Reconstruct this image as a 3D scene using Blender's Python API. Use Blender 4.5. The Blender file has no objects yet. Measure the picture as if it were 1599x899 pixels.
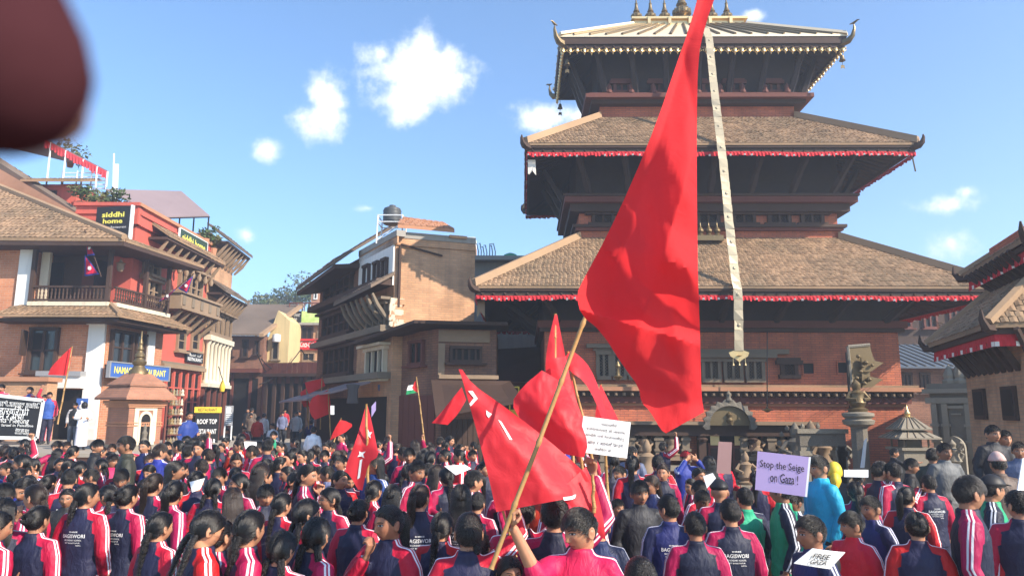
import bpy, bmesh, math, random
import numpy as np
from mathutils import Vector, Matrix, noise as mnoise
from mathutils.bvhtree import BVHTree
R = math.radians
random.seed(7)
rng = np.random.default_rng(11)
SC = bpy.context.scene
COL = SC.collection

PITCH, ROLL, FPX, CAMZ = 9.43, -0.23, 1150.0, 2.0
cp, sp_ = math.cos(R(PITCH)), math.sin(R(PITCH))
Fw = Vector((0, cp, sp_)); Uw0 = Vector((0, -sp_, cp)); Rw0 = Vector((1, 0, 0))
Rw = math.cos(R(ROLL)) * Rw0 - math.sin(R(ROLL)) * Uw0
Uw = math.sin(R(ROLL)) * Rw0 + math.cos(R(ROLL)) * Uw0
CAM = Vector((0, 0, CAMZ))
cam = bpy.data.cameras.new('camera'); camo = bpy.data.objects.new('camera', cam); COL.objects.link(camo)
camo.matrix_world = Matrix(((Rw.x, Uw.x, -Fw.x, 0), (Rw.y, Uw.y, -Fw.y, 0), (Rw.z, Uw.z, -Fw.z, CAMZ), (0, 0, 0, 1)))
cam.sensor_width = 36; cam.sensor_fit = 'HORIZONTAL'; cam.lens = 36 * FPX / 1599
cam.clip_start = 0.005; cam.clip_end = 3000
cam.dof.use_dof = True; cam.dof.focus_distance = 9.0; cam.dof.aperture_fstop = 13.0
SC.camera = camo
SC.view_settings.view_transform = 'Standard'; SC.view_settings.look = 'None'
SC.view_settings.exposure = 1.05; SC.view_settings.gamma = 1
SUNDIR = Vector((1.56, -1.0, 1.2)).normalized()
SUN_EL = math.asin(SUNDIR.z); SUN_AZ = math.atan2(SUNDIR.x, SUNDIR.y)
world = bpy.data.worlds.new('World'); SC.world = world; world.use_nodes = True
sun = bpy.data.lights.new('sun', 'SUN'); sun.energy = 4.7; sun.angle = R(0.55); sun.color = (1.0, 0.90, 0.76)
suno = bpy.data.objects.new('sun', sun); COL.objects.link(suno)
suno.rotation_euler = SUNDIR.to_track_quat('Z', 'Y').to_euler(); suno.location = (20, -12, 30)

def ray(px, py):
    return (Fw + Rw * ((px - 799.5) / FPX) + Uw * ((449.5 - py) / FPX))
def P(px, py, Y):            # point of the place seen at a photograph pixel, on the plane y = Y
    d = ray(px, py); return CAM + d * (Y / d.y)
def PZ(px, py, z):           # same on the plane z
    d = ray(px, py); return CAM + d * ((z - CAMZ) / d.z)

def world_nodes():
    nt = world.node_tree; nt.nodes.clear(); N = nt.nodes.new; L = nt.links.new
    out = N('ShaderNodeOutputWorld'); bg = N('ShaderNodeBackground'); bg.inputs[1].default_value = 0.15
    sky = N('ShaderNodeTexSky'); sky.sky_type = 'NISHITA'; sky.sun_disc = False
    sky.sun_elevation = SUN_EL; sky.sun_rotation = SUN_AZ; sky.altitude = 1400; sky.air_density = 1.0; sky.dust_density = .7; sky.ozone_density = 1.6
    tn = N('ShaderNodeMix'); tn.data_type = 'RGBA'; tn.blend_type = 'MULTIPLY'; tn.inputs[0].default_value = 1; tn.inputs[7].default_value = (.73, .92, 1.03, 1); L(sky.outputs[0], tn.inputs[6]); L(tn.outputs[2], bg.inputs[0])
    geo = N('ShaderNodeTexCoord')
    clouds = [(648, 112, .070, .062, 1.0), (592, 82, .038, .03, .7), (698, 92, .026, .036, .6), (640, 165, .04, .04, .8), (505, 140, .036, .04, .66), (497, 190, .045, .03, .72), (414, 234, .032, .024, .6),
              (385, 368, .022, .018, .32), (575, 325, .03, .012, .28), (850, 185, .06, .03, .75), (900, 180, .06, .03, .6), (1485, 320, .055, .022, .7), (1483, 378, .04, .03, .85), (1180, 25, .022, .013, .3), (1510, 300, .03, .02, .5)]
    nz = N('ShaderNodeTexNoise'); nz.inputs['Scale'].default_value = 16; nz.inputs['Detail'].default_value = 9; nz.inputs['Roughness'].default_value = .62
    L(geo.outputs['Generated'], nz.inputs['Vector'])
    prev = None
    for (x, y, rx, ry, s) in clouds:
        d = ray(x, y).normalized()
        t = Vector((0, 0, 1)).cross(d).normalized() * -1; u = t.cross(d)
        sub = N('ShaderNodeVectorMath'); sub.operation = 'SUBTRACT'; L(geo.outputs['Generated'], sub.inputs[0]); sub.inputs[1].default_value = d
        dx = N('ShaderNodeVectorMath'); dx.operation = 'DOT_PRODUCT'; L(sub.outputs[0], dx.inputs[0]); dx.inputs[1].default_value = t / (rx * 1.05)
        dy = N('ShaderNodeVectorMath'); dy.operation = 'DOT_PRODUCT'; L(sub.outputs[0], dy.inputs[0]); dy.inputs[1].default_value = u / (ry * 1.05)
        dn = N('ShaderNodeVectorMath'); dn.operation = 'DOT_PRODUCT'; L(geo.outputs['Generated'], dn.inputs[0]); dn.inputs[1].default_value = d
        c = N('ShaderNodeCombineXYZ'); L(dx.outputs['Value'], c.inputs[0]); L(dy.outputs['Value'], c.inputs[1])
        ln = N('ShaderNodeVectorMath'); ln.operation = 'LENGTH'; L(c.outputs[0], ln.inputs[0])
        m = N('ShaderNodeMath'); m.operation = 'SUBTRACT'; m.inputs[0].default_value = 1.0; L(ln.outputs['Value'], m.inputs[1])
        k = N('ShaderNodeMath'); k.operation = 'MULTIPLY_ADD'; L(m.outputs[0], k.inputs[0]); k.inputs[1].default_value = 1.0; k.inputs[2].default_value = (s - 1) * .55
        g = N('ShaderNodeMath'); g.operation = 'GREATER_THAN'; L(dn.outputs['Value'], g.inputs[0]); g.inputs[1].default_value = 0
        k2 = N('ShaderNodeMath'); k2.operation = 'MULTIPLY_ADD'; L(k.outputs[0], k2.inputs[0]); L(g.outputs[0], k2.inputs[1]);
        gm = N('ShaderNodeMath'); gm.operation = 'SUBTRACT'; L(g.outputs[0], gm.inputs[0]); gm.inputs[1].default_value = 1.0
        L(gm.outputs[0], k2.inputs[2])
        if prev is None: prev = k2
        else:
            mx = N('ShaderNodeMath'); mx.operation = 'SMOOTH_MAX'; mx.inputs[2].default_value = .12; L(prev.outputs[0], mx.inputs[0]); L(k2.outputs[0], mx.inputs[1]); prev = mx
    n2 = N('ShaderNodeMath'); n2.operation = 'SUBTRACT'; L(nz.outputs[0], n2.inputs[0]); n2.inputs[1].default_value = .5
    ad = N('ShaderNodeMath'); ad.operation = 'MULTIPLY_ADD'; L(n2.outputs[0], ad.inputs[0]); ad.inputs[1].default_value = 2.3; L(prev.outputs[0], ad.inputs[2])
    mr = N('ShaderNodeMapRange'); mr.interpolation_type = 'SMOOTHSTEP'; mr.inputs['From Min'].default_value = .0; mr.inputs['From Max'].default_value = .85; L(ad.outputs[0], mr.inputs[0])
    cb = N('ShaderNodeBackground'); cb.inputs[1].default_value = 0.86
    cr = N('ShaderNodeValToRGB'); cr.color_ramp.elements[0].color = (.80, .86, .95, 1); cr.color_ramp.elements[1].color = (1, 1, 1, 1); L(mr.outputs[0], cr.inputs[0]); L(cr.outputs[0], cb.inputs[0])
    mix = N('ShaderNodeMixShader'); L(mr.outputs[0], mix.inputs[0]); L(bg.outputs[0], mix.inputs[1]); L(cb.outputs[0], mix.inputs[2]); L(mix.outputs[0], out.inputs[0])
world_nodes()

def _nt(name):
    m = bpy.data.materials.new(name); m.use_nodes = True; nt = m.node_tree
    b = next(n for n in nt.nodes if n.type == 'BSDF_PRINCIPLED'); return m, nt, nt.nodes.new, nt.links.new, b
def mat(name, col, rough=.8, var=.18, vs=6.0, bump=.15, bs=40.0, metal=0.0, spec=.3, rand=0.0, streak=0.0, col2=None, big=.5, coord='Object', ds=.01, isl=0):
    m, nt, N, L, b = _nt(name)
    b.inputs['Roughness'].default_value = rough; b.inputs['Metallic'].default_value = metal; b.inputs['Specular IOR Level'].default_value = spec
    tc = N('ShaderNodeTexCoord'); v = tc.outputs[coord]
    n1 = N('ShaderNodeTexNoise'); n1.inputs['Scale'].default_value = vs; n1.inputs['Detail'].default_value = 6; n1.inputs['Roughness'].default_value = .65; L(v, n1.inputs['Vector'])
    n2 = N('ShaderNodeTexNoise'); n2.inputs['Scale'].default_value = big; n2.inputs['Detail'].default_value = 4; L(v, n2.inputs['Vector'])
    c2 = col2 if col2 else tuple(c * .45 for c in col)
    mx = N('ShaderNodeMix'); mx.data_type = 'RGBA'; mx.inputs[6].default_value = (*col, 1); mx.inputs[7].default_value = (*c2, 1)
    a = N('ShaderNodeMath'); a.operation = 'ADD'; L(n1.outputs[0], a.inputs[0]); L(n2.outputs[0], a.inputs[1])
    mr = N('ShaderNodeMapRange'); mr.inputs['From Min'].default_value = .75; mr.inputs['From Max'].default_value = 1.35; mr.inputs['To Max'].default_value = min(1, var * 3); L(a.outputs[0], mr.inputs[0]); L(mr.outputs[0], mx.inputs[0])
    outc = mx.outputs[2]
    hs = N('ShaderNodeHueSaturation'); L(outc, hs.inputs['Color'])
    ma = N('ShaderNodeMath'); ma.operation = 'MULTIPLY_ADD'; L(n1.outputs[0], ma.inputs[0]); ma.inputs[1].default_value = var * 2; ma.inputs[2].default_value = 1 - var
    if isl:
        gi = N('ShaderNodeNewGeometry'); mi_ = N('ShaderNodeMath'); mi_.operation = 'MULTIPLY_ADD'; L(gi.outputs['Random Per Island'], mi_.inputs[0]); mi_.inputs[1].default_value = isl * 2; mi_.inputs[2].default_value = 1 - isl; mj = N('ShaderNodeMath'); mj.operation = 'MULTIPLY'; L(mi_.outputs[0], mj.inputs[0]); L(ma.outputs[0], mj.inputs[1]); ma = mj
    if rand:
        oi = N('ShaderNodeObjectInfo'); mb = N('ShaderNodeMath'); mb.operation = 'MULTIPLY_ADD'; L(oi.outputs['Random'], mb.inputs[0]); mb.inputs[1].default_value = rand * 2; mb.inputs[2].default_value = 1 - rand
        mc = N('ShaderNodeMath'); mc.operation = 'MULTIPLY'; L(ma.outputs[0], mc.inputs[0]); L(mb.outputs[0], mc.inputs[1]); L(mc.outputs[0], hs.inputs['Value'])
    else: L(ma.outputs[0], hs.inputs['Value'])
    outc = hs.outputs[0]
    if streak:
        mp = N('ShaderNodeMapping'); mp.inputs['Scale'].default_value = (7, 7, .5); L(v, mp.inputs[0])
        n3 = N('ShaderNodeTexNoise'); n3.inputs['Scale'].default_value = 1; n3.inputs['Detail'].default_value = 5; L(mp.outputs[0], n3.inputs['Vector'])
        r3 = N('ShaderNodeMapRange'); r3.inputs['From Min'].default_value = .5; r3.inputs['From Max'].default_value = .75; r3.inputs['To Max'].default_value = streak; L(n3.outputs[0], r3.inputs[0])
        m3 = N('ShaderNodeMix'); m3.data_type = 'RGBA'; L(r3.outputs[0], m3.inputs[0]); L(outc, m3.inputs[6]); m3.inputs[7].default_value = (.06, .05, .045, 1); outc = m3.outputs[2]
    L(outc, b.inputs['Base Color'])
    if bump:
        bp = N('ShaderNodeBump'); bp.inputs['Strength'].default_value = bump; bp.inputs['Distance'].default_value = ds
        n4 = N('ShaderNodeTexNoise'); n4.inputs['Scale'].default_value = bs; n4.inputs['Detail'].default_value = 5; L(v, n4.inputs['Vector']); L(n4.outputs[0], bp.inputs['Height']); L(bp.outputs[0], b.inputs['Normal'])
    return m
def brick(name, c1, c2, mortar, w=.22, h=.065, var=.3, dirt=.25, bumpd=.012):
    """bricks laid in the wall's own plane: the brick axis is picked from the face normal"""
    m, nt, N, L, b = _nt(name); b.inputs['Roughness'].default_value = .88; b.inputs['Specular IOR Level'].default_value = .15
    tc = N('ShaderNodeTexCoord'); ge = N('ShaderNodeNewGeometry')
    cr = N('ShaderNodeVectorMath'); cr.operation = 'CROSS_PRODUCT'; cr.inputs[0].default_value = (0, 0, 1); L(tc.outputs['Normal'], cr.inputs[1])
    nm = N('ShaderNodeVectorMath'); nm.operation = 'NORMALIZE'; L(cr.outputs[0], nm.inputs[0])
    dt = N('ShaderNodeVectorMath'); dt.operation = 'DOT_PRODUCT'; L(nm.outputs[0], dt.inputs[0]); L(tc.outputs['Object'], dt.inputs[1])
    sx = N('ShaderNodeSeparateXYZ'); L(tc.outputs['Object'], sx.inputs[0])
    cv = N('ShaderNodeCombineXYZ'); L(dt.outputs['Value'], cv.inputs[0]); L(sx.outputs[2], cv.inputs[1])
    br = N('ShaderNodeTexBrick'); br.inputs['Scale'].default_value = 1; br.inputs['Brick Width'].default_value = w; br.inputs['Row Height'].default_value = h; br.inputs['Mortar Size'].default_value = .007; br.inputs['Mortar Smooth'].default_value = .3
    br.inputs['Color1'].default_value = (*c1, 1); br.inputs['Color2'].default_value = (*c2, 1); br.inputs['Mortar'].default_value = (*mortar, 1); L(cv.outputs[0], br.inputs['Vector'])
    n = N('ShaderNodeTexNoise'); n.inputs['Scale'].default_value = 1.3; n.inputs['Detail'].default_value = 7; L(tc.outputs['Object'], n.inputs['Vector'])
    mr = N('ShaderNodeMapRange'); mr.inputs['From Min'].default_value = .35; mr.inputs['From Max'].default_value = .75; mr.inputs['To Min'].default_value = 1 + var * .4; mr.inputs['To Max'].default_value = 1 - var; L(n.outputs[0], mr.inputs[0])
    mp = N('ShaderNodeMapping'); mp.inputs['Scale'].default_value = (5, 5, .35); L(tc.outputs['Object'], mp.inputs[0])
    n3 = N('ShaderNodeTexNoise'); n3.inputs['Scale'].default_value = 1; n3.inputs['Detail'].default_value = 5; L(mp.outputs[0], n3.inputs['Vector'])
    r3 = N('ShaderNodeMapRange'); r3.inputs['From Min'].default_value = .5; r3.inputs['From Max'].default_value = .72; r3.inputs['To Max'].default_value = dirt; L(n3.outputs[0], r3.inputs[0])
    hs = N('ShaderNodeHueSaturation'); L(br.outputs['Color'], hs.inputs['Color']); L(mr.outputs[0], hs.inputs['Value'])
    m3 = N('ShaderNodeMix'); m3.data_type = 'RGBA'; L(r3.outputs[0], m3.inputs[0]); L(hs.outputs[0], m3.inputs[6]); m3.inputs[7].default_value = (.10, .08, .065, 1)
    L(m3.outputs[2], b.inputs['Base Color'])
    bp = N('ShaderNodeBump'); bp.inputs['Strength'].default_value = .6; bp.inputs['Distance'].default_value = bumpd; bp.invert = True
    n5 = N('ShaderNodeTexNoise'); n5.inputs['Scale'].default_value = 35; L(tc.outputs['Object'], n5.inputs['Vector'])
    a5 = N('ShaderNodeMath'); a5.operation = 'MULTIPLY_ADD'; L(n5.outputs[0], a5.inputs[0]); a5.inputs[1].default_value = -.4; L(br.outputs['Fac'], a5.inputs[2]); L(a5.outputs[0], bp.inputs['Height']); L(bp.outputs[0], b.inputs['Normal'])
    return m
def cloth_mat(name, col, trans=.45, rough=.72, spec=.18, var=.1):
    m, nt, N, L, b = _nt(name); out = next(n for n in nt.nodes if n.type == 'OUTPUT_MATERIAL')
    tc = N('ShaderNodeTexCoord')
    n = N('ShaderNodeTexNoise'); n.inputs['Scale'].default_value = 3.5; n.inputs['Detail'].default_value = 6; L(tc.outputs['Object'], n.inputs['Vector'])
    hs = N('ShaderNodeHueSaturation'); hs.inputs['Color'].default_value = (*col, 1); mr = N('ShaderNodeMapRange'); mr.inputs['To Min'].default_value = 1 - var; mr.inputs['To Max'].default_value = 1 + var; L(n.outputs[0], mr.inputs[0]); L(mr.outputs[0], hs.inputs['Value'])
    L(hs.outputs[0], b.inputs['Base Color']); b.inputs['Roughness'].default_value = rough; b.inputs['Specular IOR Level'].default_value = spec
    n2 = N('ShaderNodeTexNoise'); n2.inputs['Scale'].default_value = 9; n2.inputs['Detail'].default_value = 7; n2.inputs['Distortion'].default_value = 1.2; L(tc.outputs['Object'], n2.inputs['Vector'])
    bp = N('ShaderNodeBump'); bp.inputs['Strength'].default_value = .32; bp.inputs['Distance'].default_value = .02; L(n2.outputs[0], bp.inputs['Height']); L(bp.outputs[0], b.inputs['Normal'])
    tr = N('ShaderNodeBsdfTranslucent'); L(hs.outputs[0], tr.inputs[0]); L(bp.outputs[0], tr.inputs['Normal'])
    mx = N('ShaderNodeMixShader'); mx.inputs[0].default_value = trans; L(b.outputs[0], mx.inputs[1]); L(tr.outputs[0], mx.inputs[2]); L(mx.outputs[0], out.inputs[0])
    return m
M = {}
M['ground'] = brick('paving', (.36, .25, .19), (.29, .21, .17), (.22, .19, .16), .24, .12, .25, .2)
M['stone_floor'] = mat('stone_floor', (.40, .34, .27), .85, .15, 5, .3, 30)
M['temple_brick'] = brick('temple_brick', (.54, .165, .085), (.44, .13, .075), (.25, .11, .08), .22, .06, .3, .3)
M['orange_brick'] = brick('orange_brick', (.58, .235, .12), (.48, .185, .095), (.52, .36, .26), .24, .075, .25, .1)
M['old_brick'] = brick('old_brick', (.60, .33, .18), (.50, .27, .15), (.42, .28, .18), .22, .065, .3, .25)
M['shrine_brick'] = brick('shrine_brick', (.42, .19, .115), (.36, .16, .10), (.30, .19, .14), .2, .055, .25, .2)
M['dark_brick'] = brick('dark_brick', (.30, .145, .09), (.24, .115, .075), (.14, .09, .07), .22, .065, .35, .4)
M['red_paint'] = mat('red_paint', (.58, .12, .085), .8, .14, 3, .2, 25, streak=.25)
M['terracotta'] = mat('terracotta', (.50, .24, .135), .85, .2, 4, .3, 22)
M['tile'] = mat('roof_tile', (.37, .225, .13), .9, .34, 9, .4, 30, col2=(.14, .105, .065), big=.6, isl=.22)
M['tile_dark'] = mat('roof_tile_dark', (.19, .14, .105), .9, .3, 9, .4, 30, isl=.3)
M['mud'] = mat('ridge_mortar', (.38, .245, .145), .9, .2, 5, .4, 18)
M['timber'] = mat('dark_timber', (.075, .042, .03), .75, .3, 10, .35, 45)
M['timber_red'] = mat('red_timber', (.17, .055, .04), .75, .25, 10, .35, 45)
M['timber_tan'] = mat('tan_timber', (.32, .22, .14), .8, .25, 8, .4, 40)
M['timber_grey'] = mat('grey_timber', (.24, .185, .13), .8, .25, 9, .4, 40)
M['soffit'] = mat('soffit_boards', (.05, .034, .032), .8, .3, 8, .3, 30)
M['stone'] = mat('carved_stone', (.30, .26, .20), .85, .22, 6, .5, 30, ds=.02)
M['stone_dark'] = mat('dark_stone', (.20, .172, .135), .8, .25, 8, .5, 35, ds=.02)
M['plaster'] = mat('cream_plaster', (.72, .62, .46), .85, .12, 2.5, .2, 25, streak=.2)
M['white'] = mat('white_plaster', (.80, .78, .73), .8, .08, 2, .15, 25, streak=.15)
M['yellow_plaster'] = mat('yellow_plaster', (.66, .50, .25), .85, .12, 2.5, .2, 25, streak=.25)
M['gilt'] = mat('gilt_metal', (.86, .62, .30), .38, .12, 8, .2, 25, metal=.85)
M['gilt_sheet'] = mat('gilt_sheet', (.80, .66, .46), .5, .1, 5, .15, 12, metal=.35)
M['ribbon'] = mat('old_brass', (.50, .42, .29), .5, .2, 18, .5, 60, metal=.35)
M['bronze'] = mat('bronze', (.22, .16, .085), .45, .25, 10, .4, 40, metal=.6)
M['iron'] = mat('iron', (.03, .027, .026), .6, .2, 10, .2, 50, metal=.3)
M['dark'] = mat('dark_opening', (.012, .010, .010), .7, .1, 5, 0)  # near-black sheets stand in for shaded depth; no openings are cut
M['glass'] = mat('window_glass', (.02, .022, .026), .12, .1, 2, 0, spec=.6)
M['grey_sheet'] = mat('grey_sheet', (.30, .30, .31), .6, .15, 4, .2, 20)
M['blue_sheet'] = mat('blue_sheet', (.22, .27, .34), .55, .15, 4, .2, 20)
M['purple_sheet'] = mat('faded_roof_sheet', (.27, .20, .20), .6, .12, 4, .1, 20)
M['concrete'] = mat('concrete', (.36, .33, .29), .9, .15, 4, .3, 25, streak=.2)
M['tank'] = mat('tank_plastic', (.075, .08, .085), .5, .1, 4, .1, 20)
M['white_metal'] = mat('white_metal', (.78, .78, .78), .5, .06, 4, 0)
M['sign_blue'] = mat('sign_blue', (.05, .13, .42), .5, .06, 3, 0)
M['sign_black'] = mat('sign_black', (.020, .019, .021), .5, .1, 3, 0)
M['sign_red'] = mat('sign_red', (.62, .03, .04), .5, .06, 3, 0)
M['sign_green'] = mat('sign_green', (.35, .55, .10), .5, .35, 1.6, 0, col2=(.8, .8, .45))
M['sign_yellow'] = mat('sign_yellow', (.80, .55, .05), .5, .06, 3, 0)
M['ink_white'] = mat('white_lettering', (.82, .81, .78), .6, .04, 3, 0)
M['ink_yellow'] = mat('yellow_lettering', (.85, .75, .12), .6, .04, 3, 0)
M['ink_black'] = mat('black_lettering', (.015, .015, .02), .6, .04, 3, 0)
M['paper'] = mat('white_paper', (.82, .82, .82), .7, .04, 6, .1, 8)
M['lilac_paper'] = mat('lilac_card', (.44, .34, .60), .7, .07, 5, .12, 8)
M['bamboo'] = mat('bamboo', (.46, .27, .10), .45, .22, 14, .2, 60, col2=(.22, .11, .04))
M['flag_red'] = cloth_mat('red_flag_cloth', (.88, .045, .05), .5)
M['flag_red2'] = cloth_mat('red_flag_satin', (.86, .045, .06), .46, .5, .35)
M['frill_red'] = mat('red_frill', (.55, .02, .03), .8, .1, 10, .2, 60)
M['frill_white'] = mat('white_frill', (.80, .72, .62), .8, .1, 10, 0)
M['leaf'] = mat('foliage', (.075, .115, .035), .7, .35, 6, 0, rand=.3)
M['leaf2'] = mat('dry_foliage', (.15, .15, .05), .7, .3, 6, 0, rand=.3)
M['bark'] = mat('bark', (.12, .08, .05), .9, .3, 9, .4, 30)
M['rubber'] = mat('rubber', (.02, .02, .02), .7, .1, 10, .1, 40)

def tag(o, label=None, cat=None, group=None, kind=None):
    if label: o['label'] = label
    if cat: o['category'] = cat
    if group: o['group'] = group
    if kind: o['kind'] = kind
    return o
def thing(name, label, cat, loc=(0, 0, 0), rotz=0.0, group=None):
    o = bpy.data.objects.new(name, None); COL.objects.link(o)
    o.location = loc; o.rotation_euler = (0, 0, rotz); o.empty_display_size = .2
    return tag(o, label, cat, group)
def wm(o):
    m = o.matrix_basis.copy()
    return (wm(o.parent) @ m) if o.parent else m
def I4(): return Matrix.Identity(4)
class MB:
    """collects primitives (authored in the frame T, kept in world space) and links them as ONE mesh object"""
    def __init__(s, T=None): s.v = []; s.f = []; s.m = []; s.T = T if T is not None else I4(); s.cur = 0
    def add(s, vs, fs, mi=None):
        o = len(s.v); T = s.T
        s.v += [tuple(T @ Vector(p)) for p in vs]; s.f += [tuple(i + o for i in f) for f in fs]; s.m += [s.cur if mi is None else mi] * len(fs); return s
    def box(s, x0, x1, y0, y1, z0, z1, mi=None):
        if x0 > x1: x0, x1 = x1, x0
        if y0 > y1: y0, y1 = y1, y0
        if z0 > z1: z0, z1 = z1, z0
        vs = [(x, y, z) for z in (z0, z1) for y in (y0, y1) for x in (x0, x1)]
        return s.add(vs, [(0, 2, 3, 1), (4, 5, 7, 6), (0, 1, 5, 4), (2, 6, 7, 3), (0, 4, 6, 2), (1, 3, 7, 5)], mi)
    def hexa(s, b, t, mi=None):      # 4 bottom + 4 top points, counter-clockwise from above
        return s.add(list(b) + list(t), [(3, 2, 1, 0), (4, 5, 6, 7), (0, 1, 5, 4), (1, 2, 6, 5), (2, 3, 7, 6), (3, 0, 4, 7)], mi)
    def prism(s, poly, d, mi=None):  # planar polygon extruded by vector d
        d = Vector(d); n = len(poly); a = [Vector(p) for p in poly]; bvs = [p + d for p in a]
        nrm = sum(((a[i] - a[0]).cross(a[(i + 1) % n] - a[0]) for i in range(n)), Vector())
        fs = [tuple(range(n))[::-1], tuple(range(n, 2 * n))] + [(i, (i + 1) % n, (i + 1) % n + n, i + n) for i in range(n)]
        if nrm.dot(d) < 0: fs = [f[::-1] for f in fs]
        return s.add(a + bvs, fs, mi)
    def rings(s, rings, cap=True, mi=None, closed=True):
        n = len(rings[0]); vs = [p for r in rings for p in r]; fs = []
        for i in range(len(rings) - 1):
            for j in range(n if closed else n - 1):
                k = (j + 1) % n; fs.append((i * n + j, i * n + k, (i + 1) * n + k, (i + 1) * n + j))
        if cap and closed:
            fs.append(tuple(range(n))[::-1]); fs.append(tuple(range((len(rings) - 1) * n, len(rings) * n)))
        return s.add(vs, fs, mi)
    def lathe(s, prof, c=(0, 0, 0), n=14, mi=None):
        c = Vector(c)
        return s.rings([[c + Vector((r * math.cos(2 * math.pi * j / n), r * math.sin(2 * math.pi * j / n), z)) for j in range(n)] for r, z in prof], True, mi)
    def tube(s, pts, rad, n=8, mi=None, flat=1.0, ref=None):
        pts = [Vector(p) for p in pts]; m = len(pts); rs = rad if hasattr(rad, '__len__') else [rad] * m; rings = []
        up = Vector(ref) if ref else None
        for i, p in enumerate(pts):
            t = (pts[min(i + 1, m - 1)] - pts[max(i - 1, 0)]).normalized()
            if up is None: up = Vector((0, 0, 1)) if abs(t.z) < .9 else Vector((1, 0, 0))
            a = up - t * up.dot(t)
            if a.length < 1e-5: a = t.orthogonal()
            a.normalize(); b = t.cross(a)
            if ref is None: up = a
            rings.append([p + a * (math.cos(2 * math.pi * j / n) * rs[i]) + b * (math.sin(2 * math.pi * j / n) * rs[i] * flat) for j in range(n)])
        return s.rings(rings, True, mi)
    def build(s, name, mats, parent=None, smooth=False, kind=None, label=None):
        mats = mats if isinstance(mats, (list, tuple)) else [mats]
        me = bpy.data.meshes.new(name); inv = wm(parent).inverted() if parent else None
        vs = [tuple(inv @ Vector(p)) for p in s.v] if inv else s.v
        me.from_pydata(vs, [], s.f)
        for x in mats: me.materials.append(x)
        if len(mats) > 1: me.polygons.foreach_set('material_index', s.m)
        if smooth:
            me.polygons.foreach_set('use_smooth', [True] * len(me.polygons))
            try: me.set_sharp_from_angle(angle=R(40))
            except Exception: pass
        me.update(); o = bpy.data.objects.new(name, me); COL.objects.link(o)
        if parent: o.parent = parent
        if kind: o['kind'] = kind
        if label: o['label'] = label
        return o
def copy_part(o, parent, loc=None, mw=None):
    """a copy of one part (mesh shared) under PARENT; MW = its world matrix"""
    c = o.copy(); COL.objects.link(c); c.parent = parent
    if mw is not None: c.matrix_basis = wm(parent).inverted() @ mw
    elif loc is not None: c.location = loc
    return c
def copy_tree(o, parent=None, **kw):
    c = o.copy(); COL.objects.link(c); c.parent = parent
    for k, v in kw.items(): c[k] = v
    for ch in list(o.children):
        copy_tree(ch, c)
    return c
class Face:
    """a vertical wall plane: u along it, z up, d outward (towards the viewer's side)"""
    def __init__(s, a, b):
        s.o = Vector((a.x, a.y, 0)); s.u = (Vector((b.x, b.y, 0)) - s.o).normalized(); s.n = Vector((s.u.y, -s.u.x, 0))
        s.len = (Vector((b.x, b.y, 0)) - s.o).length
        s.T = Matrix(((s.u.x, -s.n.x, 0, s.o.x), (s.u.y, -s.n.y, 0, s.o.y), (0, 0, 1, 0), (0, 0, 0, 1)))   # local x=u, y=inward, z
    def uz(s, px, py):
        d = ray(px, py); t = (s.o - CAM).dot(s.n) / d.dot(s.n); p = CAM + d * t
        return (p - s.o).dot(s.u), p.z
    def mb(s): return MB(s.T)
    def rect(s, x0, y0, x1, y1):
        a = s.uz(x0, y0); b = s.uz(x1, y0); c = s.uz(x0, y1); d = s.uz(x1, y1)
        return (a[0] + c[0]) / 2, (b[0] + d[0]) / 2, (c[1] + d[1]) / 2, (a[1] + b[1]) / 2
def text_mesh(body, size=1.0, align='CENTER', bold=0.0, shear=0.0, spacing=1.0, extr=0.0, line=1.0):
    c = bpy.data.curves.new('lettering', 'FONT'); c.body = body; c.size = size; c.align_x = align; c.align_y = 'CENTER'; c.offset = bold; c.shear = shear; c.space_character = spacing; c.extrude = extr; c.space_line = line; c.resolution_u = 2
    o = bpy.data.objects.new('lettering', c); COL.objects.link(o)
    me = bpy.data.meshes.new_from_object(o.evaluated_get(bpy.context.evaluated_depsgraph_get()))
    bpy.data.objects.remove(o); bpy.data.curves.remove(c); return me
def lettering(name, body, T, w, h, m, parent, **kw):
    """flat print: text fitted into a w x h box centred on T's origin (x right, y up, z out)"""
    me = text_mesh(body, **kw); n = len(me.vertices)
    co = np.empty(n * 3); me.vertices.foreach_get('co', co); co = co.reshape(-1, 3)
    if n == 0: return None
    lo, hi = co.min(0), co.max(0); sc = (hi - lo); c = (hi + lo) / 2
    k = min(w / max(sc[0], 1e-6), h / max(sc[1], 1e-6)) if kw.get('fit') else None
    co = (co - c) * np.array([w / max(sc[0], 1e-6), h / max(sc[1], 1e-6), 1])
    inv = (wm(parent).inverted() if parent else I4()) @ T
    a = np.array(inv); co = co @ a[:3, :3].T + a[:3, 3]
    me.vertices.foreach_set('co', co.ravel()); me.materials.clear(); me.materials.append(m); me.update(); me.name = name
    o = bpy.data.objects.new(name, me); COL.objects.link(o)
    if parent: o.parent = parent
    return o
def basis(o, x, y):
    """frame with origin o, x axis x, y axis ~y, z = x cross y"""
    x = Vector(x).normalized(); z = x.cross(Vector(y)).normalized(); y = z.cross(x)
    return Matrix(((x.x, y.x, z.x, o[0]), (x.y, y.y, z.y, o[1]), (x.z, y.z, z.z, o[2]), (0, 0, 0, 1)))
temple = thing('pagoda_temple', 'tall brick pagoda temple with three stacked roofs and a gilded top behind the crowd', 'temple', (5.44, 21.37, 0), R(-.87))
TT = wm(temple); TTi = TT.inverted()
def tl(px, py, yl):                # temple-local (x, z) of a photograph pixel on the local plane y = yl
    o = TTi @ CAM; d = TTi.to_3x3() @ ray(px, py); p = o + d * ((yl - o.y) / d.y); return p.x, p.z
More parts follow.
